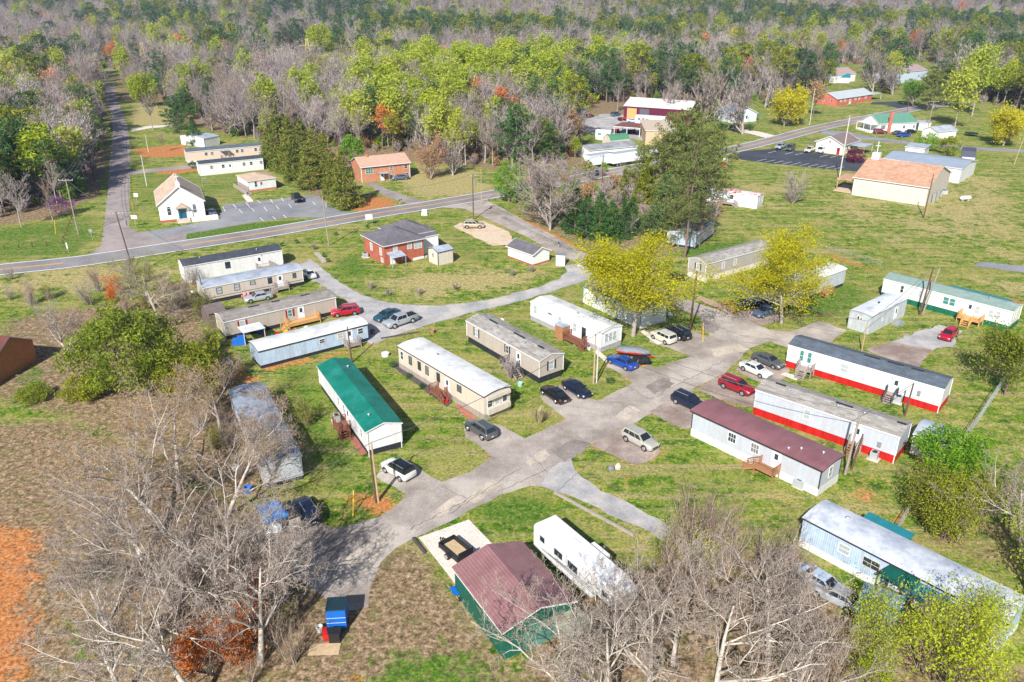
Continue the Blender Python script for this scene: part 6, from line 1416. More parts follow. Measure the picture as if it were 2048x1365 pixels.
L_RST = leafmat('rusty_buds', [(.34,.19,.08),(.46,.29,.13),(.55,.38,.18)], .3)
L_PUR = leafmat('purple_leaves', [(.16,.02,.06),(.24,.03,.08)], .3)
L_PNK = leafmat('lilac_blossom', [(.26,.10,.26),(.36,.16,.36)], .3)

def grow(rs, p, d, L, r, lv, sp, out, tips):
    n = sp['n'][lv]; step = L/n; K = sp['k'][lv] if lv < len(sp['k']) else 0; s0 = sp['s'][lv]; w_ = sp['w'][lv]; up = sp['up'][lv]; last = lv == len(sp['n'])-1
    for i in range(n):
        d = (d+Vector((rs.gauss(0,w_), rs.gauss(0,w_), rs.gauss(0,w_)*.7+up))).normalized()
        q = p+d*step; ra = r*(1-.78*i/n); rb = r*(1-.78*(i+1)/n); out.append((p, q, ra, rb, lv)); t = (i+1)/n
        if not last and t >= s0:
            kk = K/(n*(1-s0)+1e-6); kk = int(kk)+(rs.random() < kk-int(kk))
            for _ in range(kk):
                a = sp['a'][lv]*rs.uniform(.7, 1.3); az = rs.uniform(0, 6.283)
                u = d.orthogonal().normalized(); v = d.cross(u); o = u*math.cos(az)+v*math.sin(az)
                kd = d*math.cos(a)+o*math.sin(a)
                grow(rs, p.lerp(q, rs.random()), kd, L*sp['r'][lv]*rs.uniform(.7,1.15)*(1.15-.5*t), max(rb*.65, .008), lv+1, sp, out, tips)
        p = q
    tips.append((p, lv))
    return out
def frusta(segs, ks):
    V = []; F = []; base = 0
    by = {}
    for s_ in segs: by.setdefault(ks[min(s_[4], len(ks)-1)], []).append(s_)
    for k, S_ in by.items():
        p = np.array([s_[0][:] for s_ in S_]); q = np.array([s_[1][:] for s_ in S_]); ra = np.array([s_[2] for s_ in S_]); rb = np.array([s_[3] for s_ in S_])
        d = q-p; d /= np.linalg.norm(d, axis=1)[:, None]+1e-9; up = np.where(np.abs(d[:, 2:3]) < .9, [[0,0,1.]], [[1.,0,0]])
        a = np.cross(d, up); a /= np.linalg.norm(a, axis=1)[:, None]; b = np.cross(a, d)
        if k == 0:      # thin blade: one long triangle as a quad with a narrow tip
            w0 = ra[:, None]*1.6
            vv = np.stack([p-a*w0, p+a*w0, q+a*w0*.25, q-a*w0*.25], 1); n = len(S_); V.append(vv.reshape(-1, 3))
            F.append(base+np.arange(n*4).reshape(n, 4)); base += n*4; continue
        t = 2*np.pi*np.arange(k)/k; c = np.cos(t); s2 = np.sin(t); n = len(S_)
        off = a[:, None, :]*c[None, :, None]+b[:, None, :]*s2[None, :, None]
        v0 = p[:, None]+off*ra[:, None, None]; v1 = (q+d*rb[:, None]*.5)[:, None]+off*rb[:, None, None]
        V.append(np.concatenate([v0, v1], 1).reshape(-1, 3)); i0 = base+np.arange(n)[:, None]*2*k; j = np.arange(k)
        F.append(np.stack([i0+j, i0+(j+1) % k, i0+k+(j+1) % k, i0+k+j], 2).reshape(-1, 4)); base += n*2*k
    return (np.concatenate(V), np.concatenate(F)) if V else (np.zeros((0,3)), np.zeros((0,4), int))
def leaves(C, size, asp, rng, flat=.0):
    n = len(C); a = rng.normal(size=(n,3)); a[:, 2] *= (1-flat); a /= np.linalg.norm(a, axis=1)[:, None]
    b = rng.normal(size=(n,3)); b -= a*(a*b).sum(1)[:, None]; b /= np.linalg.norm(b, axis=1)[:, None]
    s_ = size*rng.uniform(.6, 1.35, (n,1)); u = a*s_*asp; v = b*s_/asp*.8
    V = np.stack([C-u, C-v*.6, C+u, C+v*.6], 1).reshape(-1, 3)
    return V, np.arange(n*4).reshape(n, 4)
def cat_(parts):
    V = []; F = []; M_ = []; b = 0
    for v, f, m in parts:
        if not len(f): continue
        V.append(v); F.append(np.asarray(f)+b); M_.append(np.full(len(f), m)); b += len(v)
    return np.concatenate(V), np.concatenate(F), np.concatenate(M_)
SPB = dict(n=[6,6,5,4,3], k=[8,7,6,4], s=[.3,.25,.2,.2,0], w=[.07,.13,.17,.2,.22], up=[.03,.06,.05,.04,.03], a=[.75,.75,.8,.8], r=[.62,.55,.5,.5])
SPX = dict(n=[4,10,7,5,3], k=[11,11,8,5], s=[.12,.15,.15,.2,0], w=[.06,.14,.2,.22,.24], up=[.02,.02,.02,.02,.02], a=[.9,.8,.85,.85], r=[1.5,.42,.42,.45])
SPW = dict(n=[4,9,7,5,3], k=[8,11,8,5], s=[.3,.15,.15,.2,0], w=[.06,.16,.2,.22,.24], up=[.02,.03,.02,.02,.02], a=[.8,.8,.85,.85], r=[1.15,.42,.42,.45])
class Tree:
    """one variant: trunk mesh and crown mesh, origin at the base"""
    def __init__(s, trunk, crown): s.trunk = trunk; s.crown = crown; s._join = None
    def joined(s):
        if s._join is None:
            parts = []; ms = []
            for me in (s.trunk, s.crown):
                V = np.zeros(len(me.vertices)*3, np.float32); me.vertices.foreach_get('co', V); nf = len(me.polygons); F = np.zeros(nf*4, np.int32); me.loops.foreach_get('vertex_index', F)
                mi = np.zeros(nf, np.int32); me.polygons.foreach_get('material_index', mi); parts.append((V.reshape(-1,3), F.reshape(-1,4), mi+len(ms))); ms += list(me.materials)
            b = 0; VV = []; FF = []; MM = []
            for v, f, m in parts: VV.append(v); FF.append(f+b); MM.append(m); b += len(v)
            s._join = npmesh('tree_mesh', np.concatenate(VV), np.concatenate(FF), ms, np.concatenate(MM))
        return s._join
def bare(seed, h, sp, r=None, bark=None, twig=None, lean=(0,0), bud=None, nb=3, bs=.10, spread=.5, tw=1.0, ks=(8,5,4,3,0), bsp=.4, trunkL=.72, nm='tree'):
    rs = random.Random(seed); rng = np.random.default_rng(seed); out = []; tips = []; r = r or h*.018
    grow(rs, Vector((0,0,-.2)), Vector((lean[0],lean[1],1)).normalized(), h*trunkL, r, 0, sp, out, tips)
    zmax = max(t_[0].z for t_ in tips); k = h/zmax
    low = [x for x in out if x[4] == 0]; hi = [x for x in out if x[4] > 0]
    if tw != 1: hi = [(p, q, max(a, .006)*(tw if l >= 3 else 1), max(b, .005)*(tw if l >= 3 else 1), l) for p, q, a, b, l in hi]
    lm = len(sp['n'])-3; mid = [x for x in hi if x[4] <= lm]; hi = [x for x in hi if x[4] > lm]
    tv, tf = frusta(low, ks); cv, cf = frusta(hi, ks); mv, mf = frusta(mid, ks)
    mi = [(cv*k, cf, 0), (mv*k, mf, 2 if bud else 1)]
    if bud:
        T_ = np.array([t_[0][:] for t_ in tips if t_[1] >= len(sp['n'])-2]); C = np.repeat(T_, nb, 0)+rng.normal(size=(len(T_)*nb, 3))*bsp
        lv_, lf = leaves(C*k, bs, 1.1, rng); mi.append((lv_, lf, 1))
    V, F, M_ = cat_(mi)
    return Tree(npmesh('trunk', tv*k, tf, [bark or BARKP], smooth=True), npmesh('crown', V, F, [twig or TWG]+([bud] if bud else [])+[bark or BARKP], M_))
def clumps(seed, C, R_, nl, size, asp, leafm, bark, trunk, extra=None, flat=0, shell=.5, nm=''):
    """leafy crown made of leaf clumps at C with radii R_"""
    rng = np.random.default_rng(seed); P = []
    for c, r_ in zip(C, R_):
        n = max(6, int(nl*r_**1.6)); d = rng.normal(size=(n,3)); d /= np.linalg.norm(d, axis=1)[:, None]; d[:, 2] *= .75
        P.append(c+d*r_*(shell+(1-shell)*rng.random((n,1))**.5)*rng.uniform(.85,1.15,(n,1)))
    P = np.concatenate(P); V, F = leaves(P, size, asp, rng, flat); parts = [(V, F, 0)]
    if extra is not None: parts.append((extra[0], extra[1], 1))
    V, F, M_ = cat_(parts)
    return Tree(npmesh('trunk', trunk[0], trunk[1], [bark], smooth=True), npmesh('crown', V, F, [leafm, bark], M_))
def pine(seed, h=18, crown=.5, w_=3.6, leafm=None, nb=30, nl=26, size=.34, bark=None, lean=(0,0), tr=.016):
    rs = random.Random(seed); out = []; C = []; Rr = []; x = Vector((0,0,-.2)); d = Vector((lean[0],lean[1],1)).normalized(); n = 8; r = h*tr
    P = [x]
    for i in range(n):
        d = (d+Vector((rs.gauss(0,.03), rs.gauss(0,.03), .02))).normalized(); q = x+d*h/n*.97; out.append((x, q, r*(1-.8*i/n), r*(1-.8*(i+1)/n), 0)); x = q; P.append(x)
    br = []
    for i in range(nb):
        t = 1-crown+crown*(i+rs.random())/nb; j = min(n-1, int(t*n)); p = P[j].lerp(P[j+1], t*n-j); u = (t-(1-crown))/crown
        L = w_*(math.sin(math.pi*min(1, .18+.82*(u**.75)))**.8*.9+.15)*rs.uniform(.6,1.2); az = i*2.4+rs.uniform(-.5,.5); el = -.05+.75*u+rs.uniform(-.15,.2)
        dd = Vector((math.cos(az)*math.cos(el), math.sin(az)*math.cos(el), math.sin(el))); q = p+dd*L; br.append((p, q, .06, .02, 3))
        m = max(1, int(L/1.1))
        for k in range(m): C.append(np.array((p+dd*L*((k+1.1)/m) if m > 1 else q)[:])+np.array([rs.gauss(0,.25) for _ in range(3)])); Rr.append(rs.uniform(.5,.95))
    for _ in range(int(nb*.25)):                      # dead lower snags
        t = (1-crown)*rs.uniform(.4,1); j = min(n-1, int(t*n)); p = P[j].lerp(P[j+1], t*n-j); az = rs.uniform(0,6.28); q = p+Vector((math.cos(az),math.sin(az),.1))*rs.uniform(.6,1.8); br.append((p, q, .03, .01, 3))
    C.append(np.array(x[:])); Rr.append(.7)
    return clumps(seed, C, Rr, nl, size, 1.7, leafm or L_PIN, bark or BARKB, frusta(out, (8,)), frusta(br, (4,4,4,4)))
def cone(seed, h=9, w_=2.6, leafm=None, nl=34, size=.26, base=.06, power=.85, n=150, bark=None):
    rs = random.Random(seed); C = []; Rr = []
    for i in range(n):
        t = rs.random()**1.25; az = rs.uniform(0,6.283); rr = w_*((1-t)**power)*rs.uniform(.55,1.0)*(1+.18*math.sin(az*3+seed)); C.append(np.array([rr*math.cos(az), rr*math.sin(az), h*(base+(1-base)*t)])); Rr.append(rs.uniform(.35,.65)*(1.15-.6*t)*w_/2.2)
    return clumps(seed, C, Rr, nl, size, 1.5, leafm or L_CED, bark or BARKB, frusta([(Vector((0,0,-.2)), Vector((0,0,h*.9)), w_*.07, .03, 0)], (7,)))
def roundt(seed, h=9, w_=5, leafm=None, nl=22, size=.30, n=120, low=.35, bark=None, shell=.3, squash=.8, asp=1.2, cr=(.7,1.3)):
    rs = random.Random(seed); C = []; Rr = []; out = []; tips = []
    cz = h*(low+(1-low)/2); rz = h*(1-low)/2
    sp = dict(n=[4,4,3], k=[7,4], s=[.4,.4,0], w=[.06,.12,.15], up=[0,.05,.03], a=[.7,.7], r=[.8,.5]); grow(rs, Vector((0,0,-.2)), Vector((0,0,1)), h*.55, h*.025, 0, sp, out, tips)
    for i in range(n):
        d = Vector((rs.gauss(0,1), rs.gauss(0,1), rs.gauss(.15,1))).normalized(); f = rs.uniform(.55,.95)*(1+.15*math.sin(5*d.x+seed)*math.cos(4*d.y))
        C.append(np.array([d.x*w_*f, d.y*w_*f, cz+d.z*rz*f])); Rr.append(rs.uniform(*cr)*w_/5)
    return clumps(seed, C, Rr, nl, size, asp, leafm or L_SPG, bark or BARKB, frusta([x for x in out if x[4] == 0], (7,)), frusta([x for x in out if x[4] > 0], (6,5,4)), shell=shell)
def dn(p, **k): q = dict(p); q.update(k); return q
SPM = dn(SPB, n=[5,5,4,3], k=[9,7,6], s=[.35,.25,.15,0], w=[.06,.12,.16,.2], up=[.02,.07,.06,.05], a=[.6,.65,.7], r=[.6,.5,.5])
SPT = dn(SPB, n=[6,5,4,3], k=[10,6,6], s=[.5,.25,.15,0], w=[.05,.10,.15,.2], up=[.02,.08,.06,.05], a=[.55,.6,.7], r=[.42,.5,.5])
def place(tree, base, h0, h, label, group=None, cat='tree', name='tree', rz=None, rs=random.Random(3), z=None, sx=1.0, px=True):
    g = G(*base) if px else Vector((base[0], base[1], 0)); 
    if z is not None: g.z = z
    e = empty(name, tuple(g), rs.uniform(0,6.28) if rz is None else rz, label, cat, group); k = h/h0; e.scale = (k*sx, k*sx, k)
    for nm_, me in (('trunk', tree.trunk), ('crown', tree.crown)):
        o = bpy.data.objects.new(nm_, me); COL.objects.link(o); o.parent = e
    return e
# hero bare trees in the foreground
HB = [('big bare grey tree whose limbs spread over the bottom left', (446,1262), 16.5, 1, SPX, None, (-.12,.1), 1.0, 'a'),
      ('bare grey tree with heavy limbs reaching left over the orange dirt', (350,1225), 14, 2, SPX, None, (-.35,.1), 1.0, 'a'),
      ('budding bare tree with a lichen-grey trunk left of the derelict home', (358,985), 16, 3, SPW, L_RST, (.05,.0), 1.0, 'b'),
      ('budding bare tree leaning over the derelict home roof', (452,1035), 13, 4, SPW, L_RST, (.45,.25), 1.0, 'b'),
      ('crooked bare tree with budding tips over the brown meadow', (330,1060), 14, 5, SPW, L_RST, (-.5,.25), 1.0, 'b'),
      ('bare grey tree at the bottom left corner of the thicket', (250,1395), 12, 6, SPW, None, (-.3,.2), 1.0, 'a'),
      ('bare tree right of the two trunks at lower left', (520,1330), 12, 7, SPW, None, (.1,.2), 1.0, 'a'),
      ('low bare tree reaching over the orange dirt at the far left', (215,1250), 10, 31, SPW, None, (-.4,.2), 1.0, 'a'),
      ('bare tree behind the heavy-limbed one at the meadow edge', (285,1120), 11, 32, SPW, None, (-.35,.25), 1.0, 'a'),
      ('bare tree whose crown overhangs the asphalt at lower left', (545,1210), 11, 33, SPW, None, (.05,.2), 1.0, 'a'),
      ('budding bare tree above the roof end of the derelict home', (440,860), 10, 34, SPW, L_RST, (.1,.0), 1.0, 'b'),
      ('thin bare tree at the very bottom left of the big trunks', (400,1420), 13, 35, SPW, None, (-.2,.1), 1.0, 'a'),
      ('slim bare tree rising before the maroon barn roof', (1150,1450), 12.5, 8, SPW, None, (-.25,.15), 1.0, 'a'),
      ('forked bare tree in front of the white camper', (1215,1500), 15, 9, SPW, None, (.0,.3), 1.0, 'a'),
      ('tall pale bare tree right of the white camper', (1290,1420), 14, 10, SPW, None, (.12,.1), 1.0, 'a'),
      ('bare tree between the camper and the bare thicket', (1345,1330), 11, 11, SPW, None, (.1,.0), 1.0, 'a'),
      ('bare tree with arching limbs at the bottom, right of centre', (1420,1450), 13, 12, SPW, None, (.2,.2), 1.0, 'a'),
      ('pale-trunked bare tree left of the lower-right home', (1535,1330), 13, 13, SPW, None, (.0,.1), 1.0, 'a'),
      ('leaning bare tree along the bottom edge at right', (1560,1440), 11, 14, SPW, None, (.35,.1), 1.0, 'a'),
      ('white-limbed bare tree beside the old house at the left edge', (134,715), 11, 15, dn(SPB, k=[11,8,6,4], s=[.1,.2,.2,.2,0], a=[.9,.75,.8,.8]), None, (0,0), 1.0, 'a'),
      ('pale bare tree at the right edge past the olive bushes', (2045,1110), 11, 16, SPW, None, (-.2,.1), 1.0, 'a'),
      ('thin bare tree among the low bushes at the right', (1915,1083), 6, 17, SPM, None, (.1,0), 1.0, 'a'),
      ('round-headed bare tree beside the entrance road', (1100,461), 18, 18, dn(SPX, k=[16,10,8,5], s=[.15,.2,.15,.2,0], w=[.03,.05,.12,.2,.22], up=[.02,.05,.04,.03,.03], a=[.62,.55,.7,.8], r=[1.25,.42,.42,.45]), None, (0,0), 1.45, 'c'),
      ('spreading bare tree before the white end homes near the junction', (318,640), 11, 19, SPW, L_SPR, (-.1,.1), 1.0, 'd'),
      ('bare tree with a wide grey crown behind the road junction shrubs', (262,600), 8, 20, SPB, None, (.1,.1), 1.0, 'c')]
BARKH = mat('hero_pale_bark', (.50,.445,.385), .9, .25, 1.2, bump=.5, c2=(.26,.225,.20), c2s=1.2, thr=.58, sharp=.1)
TWH = twigmat('hero_twigs', [(.24,.185,.15),(.38,.31,.26)])
for lab, bp_, hh, sd_, sp, bud, ln, sx, ty in HB:
    t_ = bare(sd_, hh, sp, bark=BARKH if ty != 'c' else BARKP, twig=TWG if ty in 'bc' else TWH, lean=ln, bud=bud, nb=1, bs=.075 if bud is L_RST else .06, bsp=.3, ks=(10,7,5,3,0), tw=1.35 if ty != 'c' else 3.6, r=hh*.0155, trunkL=.42 if sp is SPX else .5 if sp is SPW else .72)
    place(t_, bp_, hh, hh, lab, name='bare_tree', rz=0, sx=sx)
# thicket trees with many fine stems (bottom right) and shrubs
SPS = dict(n=[5,4,3], k=[10,6], s=[.1,.2,0], w=[.12,.15,.2], up=[.1,.08,.05], a=[.5,.6], r=[.6,.5])
def shrub(seed, h, stems, bark=None, twig=None, bud=None, nb=1, bs=.08, spread=.5, tw=1.3, bsp=.2):
    rs = random.Random(seed); rng = np.random.default_rng(seed); out = []; tips = []
    for i in range(stems):
        a = rs.uniform(0,6.283); r_ = rs.uniform(0,.25)*h*.3; t_ = rs.uniform(.1,spread)
        grow(rs, Vector((r_*math.cos(a), r_*math.sin(a), -.1)), Vector((math.cos(a)*t_, math.sin(a)*t_, 1)).normalized(), h*rs.uniform(.6,.9), h*.008+.008, 0, SPS, out, tips)
    lo = [x for x in out if x[4] == 0]; hi = [(p,q,max(a,.005)*tw,max(b,.004)*tw,l) for p,q,a,b,l in out if l > 0]
    tv, tf = frusta(lo, (4,)); parts = [(*frusta(hi, (4,3,0)), 0)]
    if bud:
        T_ = np.array([t_[0][:] for t_ in tips]); C = np.repeat(T_, nb, 0)+rng.normal(size=(len(T_)*nb,3))*bsp; parts.append((*leaves(C, bs, 1.1, rng), 1))
    V, F, M_ = cat_(parts)
    return Tree(npmesh('stem', tv, tf, [bark or BARKP]), npmesh('branches', V, F, [twig or TWG]+([bud] if bud else []), M_))
TH = [shrub(40+i, 7, 6, BARKH, TWB, None) for i in range(3)]+[shrub(44, 6, 8, TWB, TWG, L_YEL, 1, .09)]
def place_shrub(t_, base, h0, h, label, group=None, name='shrub', cat='shrub', **k):
    e = place(t_, base, h0, h, label, group, cat, name, **k)
    for c in e.children:
        if c.name.startswith('trunk'): c.name = 'stem'
        if c.name.startswith('crown'): c.name = 'branches'
    return e
rs_ = random.Random(11)
for i, p in enumerate([(1335,1120),(1372,1100),(1400,1085),(1432,1110),(1452,1160),(1395,1165),(1530,1150),(1585,1170),(1360,1190),(1640,1400),(1700,1330),(1620,1340)]):
    place_shrub(TH[i % 3 if i % 5 else 3], p, 7, rs_.uniform(5,8.5), 'bare many-stemmed shrub in the thicket left of the lower-right home', 'bare thicket shrubs at lower right', name='bare_shrub')
for i, p in enumerate([(470,1140),(520,1180),(560,1210),(430,1180),(380,1150),(480,1290),(550,1290),(590,1330),(500,1370),(420,1350),(360,1330),(300,1280),(480,1080),(420,1090),(400,1030)]):
    place_shrub(TH[i % 3], p, 7, rs_.uniform(3,5.5), 'bare brown shrub under the big bare trees at lower left', 'bare shrubs at lower left', name='bare_shrub')
SPRT = [shrub(60+i, 8, 4, BARKB, TWB, L_SPR, 8, .11, .45, bsp=.34) for i in range(2)]
for i, (p, hh) in enumerate((((1760,1330),7),((1850,1350),8),((1900,1420),9),((1950,1340),8),((1720,1395),6),((2060,1200),9),((1935,1300),5),((2085,1215),10),((2100,1110),9),)):
    place(SPRT[i % 2], p, 8, hh, 'young tree with bright yellow-green leaves along the lower-right home', 'yellow-green young trees at lower right', name='leafy_tree')
RB = shrub(70, 4, 8, BARKB, TWR, L_RED, 4, .085, .5, bsp=.15)
for p, hh, l in (((385,1345),4.5,'shrub with orange-red buds at the bottom left of the big trunks'),((470,1330),5,'orange-red budded shrub right at the foot of the big bare tree'),((508,1235),4.5,'orange-red budded shrub nearest the blue box trailer'),((235,590),4.0,'bright red-orange shrub below the highway at left'),((225,606),3.0,'smaller red-orange shrub in front of the brighter one')):
    place_shrub(RB, p, 4, hh, l, name='red_budded_shrub')
# brown bank vegetation at left, olive thickets
MX = [shrub(80, 5, 9, TWB, TWB, L_OLV, 2, .10), shrub(81, 5, 9, TWM, TWM, L_RST, 1, .09), shrub(82, 5, 9, BARKB, TWG, None)]
for i, p in enumerate([(300,560),(330,590),(350,620),(290,620),(370,600),(385,570),(270,570),(250,625),(355,650),(400,640),(200,585),(180,610),(430,700),(400,720),(440,780),(420,820),(450,850),(470,900),(430,900),(400,860),(480,960),(380,800),(60,610),(20,600),(100,600),(540,840),(575,890),(560,950),(600,930),(20,560),(620,850)]):
    place_shrub(MX[i % 3], p, 5, rs_.uniform(2.5,5), 'tangled brownish shrub on the overgrown bank left of the homes', 'tangled shrubs on the left bank', name='tangled_shrub')
# big leafy trees of the park
L_RPN = leafmat('round_pine_needles', [(.10,.16,.012),(.22,.28,.02),(.38,.39,.035)], .3)
e = place(roundt(90, 11, 6.3, L_RPN, nl=60, size=.19, n=230, low=.12, shell=.35, cr=(.5,1.05)), (268,790), 11, 12.0, 'huge rounded olive-green pine left of the tan home', name='round_pine', rz=0)
place(roundt(91, 7, 5, L_OLV, nl=60, size=.20, n=120, low=.05), (380,790), 7, 7.5, 'olive-green bush below the huge rounded pine', name='evergreen_bush')
place(roundt(92, 5, 6, L_RPN, nl=60, size=.2, n=120, low=.0), (70,800), 5, 1.9, 'low green bush bank before the old house', name='green_bush'); place(roundt(93, 5, 5, L_OLV, nl=60, size=.2, n=110, low=.0), (175,795), 5, 3.0, 'olive bush between the old house and the huge pine', name='green_bush')
YT = dict(n=[5,7,5,4], k=[11,9,7], s=[.22,.15,.15,0], w=[.06,.13,.18,.2], up=[.02,.06,.03,.0], a=[.8,.75,.8], r=[.85,.5,.45])
place(bare(95, 15, YT, bark=BARKP, twig=TWG, bud=L_YEL, nb=24, bs=.125, bsp=.45, ks=(10,7,5,3), tw=1.0), (1266,672), 15, 16.6, 'largest yellow-green tree, standing over the teal-trimmed home', name='yellow_green_tree', rz=.4, sx=1.3)
place(bare(96, 14, YT, bark=BARKP, twig=TWG, bud=L_YEL, nb=22, bs=.125, bsp=.45, ks=(10,7,5,3), tw=1.0), (1563,647), 14, 15.6, 'yellow-green tree over the long pale home and the two parked sedans', name='yellow_green_tree', rz=1.4, sx=1.15)
place(pine(97, 26, .66, 5.4, L_PNB, nb=66, nl=24, size=.27, bark=BARKR, tr=.0105, lean=(.03,-.04)), (1369,516), 26, 25, 'tallest pine with a bare red-brown trunk above the taupe home', name='tall_pine', rz=0)
place(pine(98, 22, .6, 7.6, L_PNB, nb=80, nl=36, size=.3, bark=BARKR), (1375,420), 22, 23, 'broad dark pine crown beside the highway behind the tallest pine', name='tall_pine')
place(bare(170, 9, SPM, bark=BARKB, twig=TWB, tw=1.4, ks=(7,5,4,3)), (1420,470), 9, 9, 'brown bare tree in front of the blue-grey home under the pines', name='bare_tree')
place(bare(180, 9, SPM, bark=BARKB, twig=TWB, tw=2.4, ks=(7,5,4,3)), (1398,492), 9, 9, 'twiggy bare tree at the near corner of the blue-grey home', name='bare_tree', sx=1.4)
place(pine(181, 12, .85, 5.0, L_PNB, nb=46, nl=30, size=.26, bark=BARKR), (1350,490), 12, 10, 'small pine at the left end of the blue-grey home', name='broad_pine')
place(pine(171, 15, .7, 4.5, L_PIN, nb=46, nl=30, size=.26, bark=BARKR), (1395,482), 15, 12, 'shorter pine covering the blue-grey home', name='tall_pine')
for i_, (p_, h_, l_) in enumerate((((1328,402),16,'broad rounded pine left of the big pine crown'),((1410,405),17,'broad rounded pine right of the big pine crown'),((1290,392),12,'olive rounded pine beside the highway left of the pines'),((1345,455),11,'low rounded pine in front of the right-hand one'))):
    place(pine(172+i_, 16, .72, 6.8, L_PNB, nb=60, nl=34, size=.3, bark=BARKR), p_, 16, h_, l_, name='broad_pine')
place(cone(99, 13, 4.6, L_PIN, nl=40, n=190, size=.26), (1325,470), 13, 13, 'soft mid-green conifer left of the tallest pine', name='conifer')
place(cone(100, 12, 3.6, L_OLV, nl=40, n=170, size=.26), (1290,405), 12, 11, 'olive green cedar left of the mid-green conifer', name='conifer')
place(cone(101, 8, 2.2, L_OLV, nl=40, n=120, size=.24), (1247,400), 8, 7.5, 'small olive cedar at the highway left of the pines', name='conifer')
ARB = [cone(110+i, 9, 2.9, L_DRK, nl=46, n=170, size=.22, power=.7) for i in range(2)]
for i, (p, hh) in enumerate((((1150,462),9.5),((1172,474),9),((1198,480),8),((1222,480),8.5),((1246,474),8),((1262,462),7.5),((1200,462),8.5))):
    place(ARB[i % 2], p, 9, hh, 'dark green cypress in the clump beside the entrance road, '+('leftmost','second from the left','third from the left','fourth from the left','fifth from the left','rightmost','one in the middle behind')[i], 'dark cypress clump by the entrance road', name='cypress_tree')
place(roundt(120, 12, 4.5, L_SPG, nl=40, size=.24, n=120, low=.1), (1018,405), 12, 10.5, 'bright green tree at the mouth of the entrance road', name='green_tree')
place(roundt(121, 7, 3.4, L_SPG, nl=40, size=.24, n=90, low=.1), (1060,425), 7, 6, 'bright green bush behind the bare round tree', name='green_tree')
CED = [cone(130+i, 13, 3.4, L_CED, nl=40, n=190, size=.28, power=.75) for i in range(3)]
for i, (p, hh) in enumerate((((560,335),13),((585,345),12.5),((610,345),12),((635,362),12),((655,372),11),((622,378),10),((690,415),11),((668,398),9),((590,362),9),((575,330),12),((540,325),8))):
    place(CED[i % 3], p, 13, hh*1.22, 'green and rust cedar behind the church lot, '+('first at the far end','third from the far end','fourth from the far end','sixth from the far end','ninth, beside the last','low one in front of the middle','last and nearest the highway','tenth, left of the last','low one at the far end','one behind the first','small one left of the first')[i], 'cedar row behind the church parking lot', name='cedar_tree', sx=1.12)
place(roundt(135, 9, 4, L_SPG, nl=40, size=.26, n=100, low=.1), (704,330), 9, 9, 'bright green tree behind the cedar row by the ranch house', name='green_tree')
for p, hh, l in (((464,250),10,'dark green cone-shaped tree right of the small grey-roofed home'),((391,290),9,'dark green cone-shaped tree left of the small grey-roofed home')):
    place(ARB[0], p, 9, hh, l, name='dark_conifer')
place(pine(140, 12, .7, 5, L_PIN, nb=36, size=.3), (362,282), 12, 9, 'spreading dark pine left of the dark cone tree', name='spreading_pine')
# right side
place(roundt(150, 7, 4.6, L_SPG, nl=60, size=.18, n=150, low=.05), (1893,960), 7, 6.2, 'dense bright green bush before the storage shed', name='green_bush')
OLB = shrub(151, 7, 16, BARKB, TWB, L_OLV, 7, .13, .55, bsp=.3)
for p, hh, l in (((1850,1045),5.6,'feathery olive tree left of the bright green bush'),((1885,1075),5.8,'feathery olive tree below the bright green bush'),((1925,1050),5.4,'feathery olive tree right of the bright green bush')):
    place(OLB, p, 7, hh, l, name='olive_tree')
place(bare(152, 9, YT, bark=BARKB, twig=TWB, bud=L_OLV, nb=9, bs=.15, bsp=.5, tw=1.2, ks=(8,6,4,3)), (2010,790), 9, 9.5, 'olive-brown leafing tree at the right edge by the fence', name='olive_tree')
place(shrub(153, 4, 10, BARKP, TWG, None, tw=1.6), (1585,407), 4, 8.5, 'slim bare many-stemmed tree on the field left of the beige hall', name='bare_tree', cat='tree')
place(shrub(154, 3.5, 9, TWM, TWM, None), (1020,757), 3.5, 3.6, 'bare reddish bush at the foot of the steps of the tan home', name='bare_bush')
BB = shrub(155, 1.6, 10, TWG, TWG, None, tw=1.2)
for p in ((742,578),(778,592),(838,590),(909,580),(1024,553),(628,500),(1063,545)): place_shrub(BB, p, 1.6, 1.5, 'small round leafless bush on the lawn below the red brick house', 'leafless bushes on the brick house lawn', name='leafless_bush')
GB = roundt(156, 1.2, .7, L_DRK, nl=260, size=.07, n=30, low=0, cr=(1.2,2))
for p in ((786,735),(817,757),(843,778),(648,515),(656,525),(593,487),(565,493),(735,457),(672,472)): place_shrub(GB, p, 1.2, .9, 'small clipped dark green bush', 'small clipped bushes', name='small_bush')
place_shrub(GB, (1220,768), 1.2, 1.1, 'small dark bush on the grass corner by the close pair of poles', name='small_bush'); place_shrub(GB, (386,337), 1.2, 2.2, 'round green bush left of the white mobile home with the dark roof', name='small_bush')
for p in ((1560,240),(1478,262),(1465,262),(1448,262),(1440,258),(1500,262)): place_shrub(GB, p, 1.2, 2.4, 'dark round shrub along the front of the white and blue house', 'shrubs round the white and blue house', name='small_bush')
place(roundt(157, 3, 2.4, L_PUR, nl=90, size=.16, n=60, low=0), (1706,325), 3, 4.0, 'dark purple bush at the corner of the beige hall', name='purple_bush')
place(roundt(158, 4, 3.0, L_SPG, nl=60, size=.2, n=60, low=0), (1850,300), 4, 5.5, 'round pale green bush by the country road', name='green_bush'); place(roundt(159, 5, 3.0, L_OLV, nl=60, size=.2, n=60, low=0), (1895,312), 5, 6, 'olive bush between the hall roof and the country road', name='green_bush')
rng2 = np.random.default_rng(5)
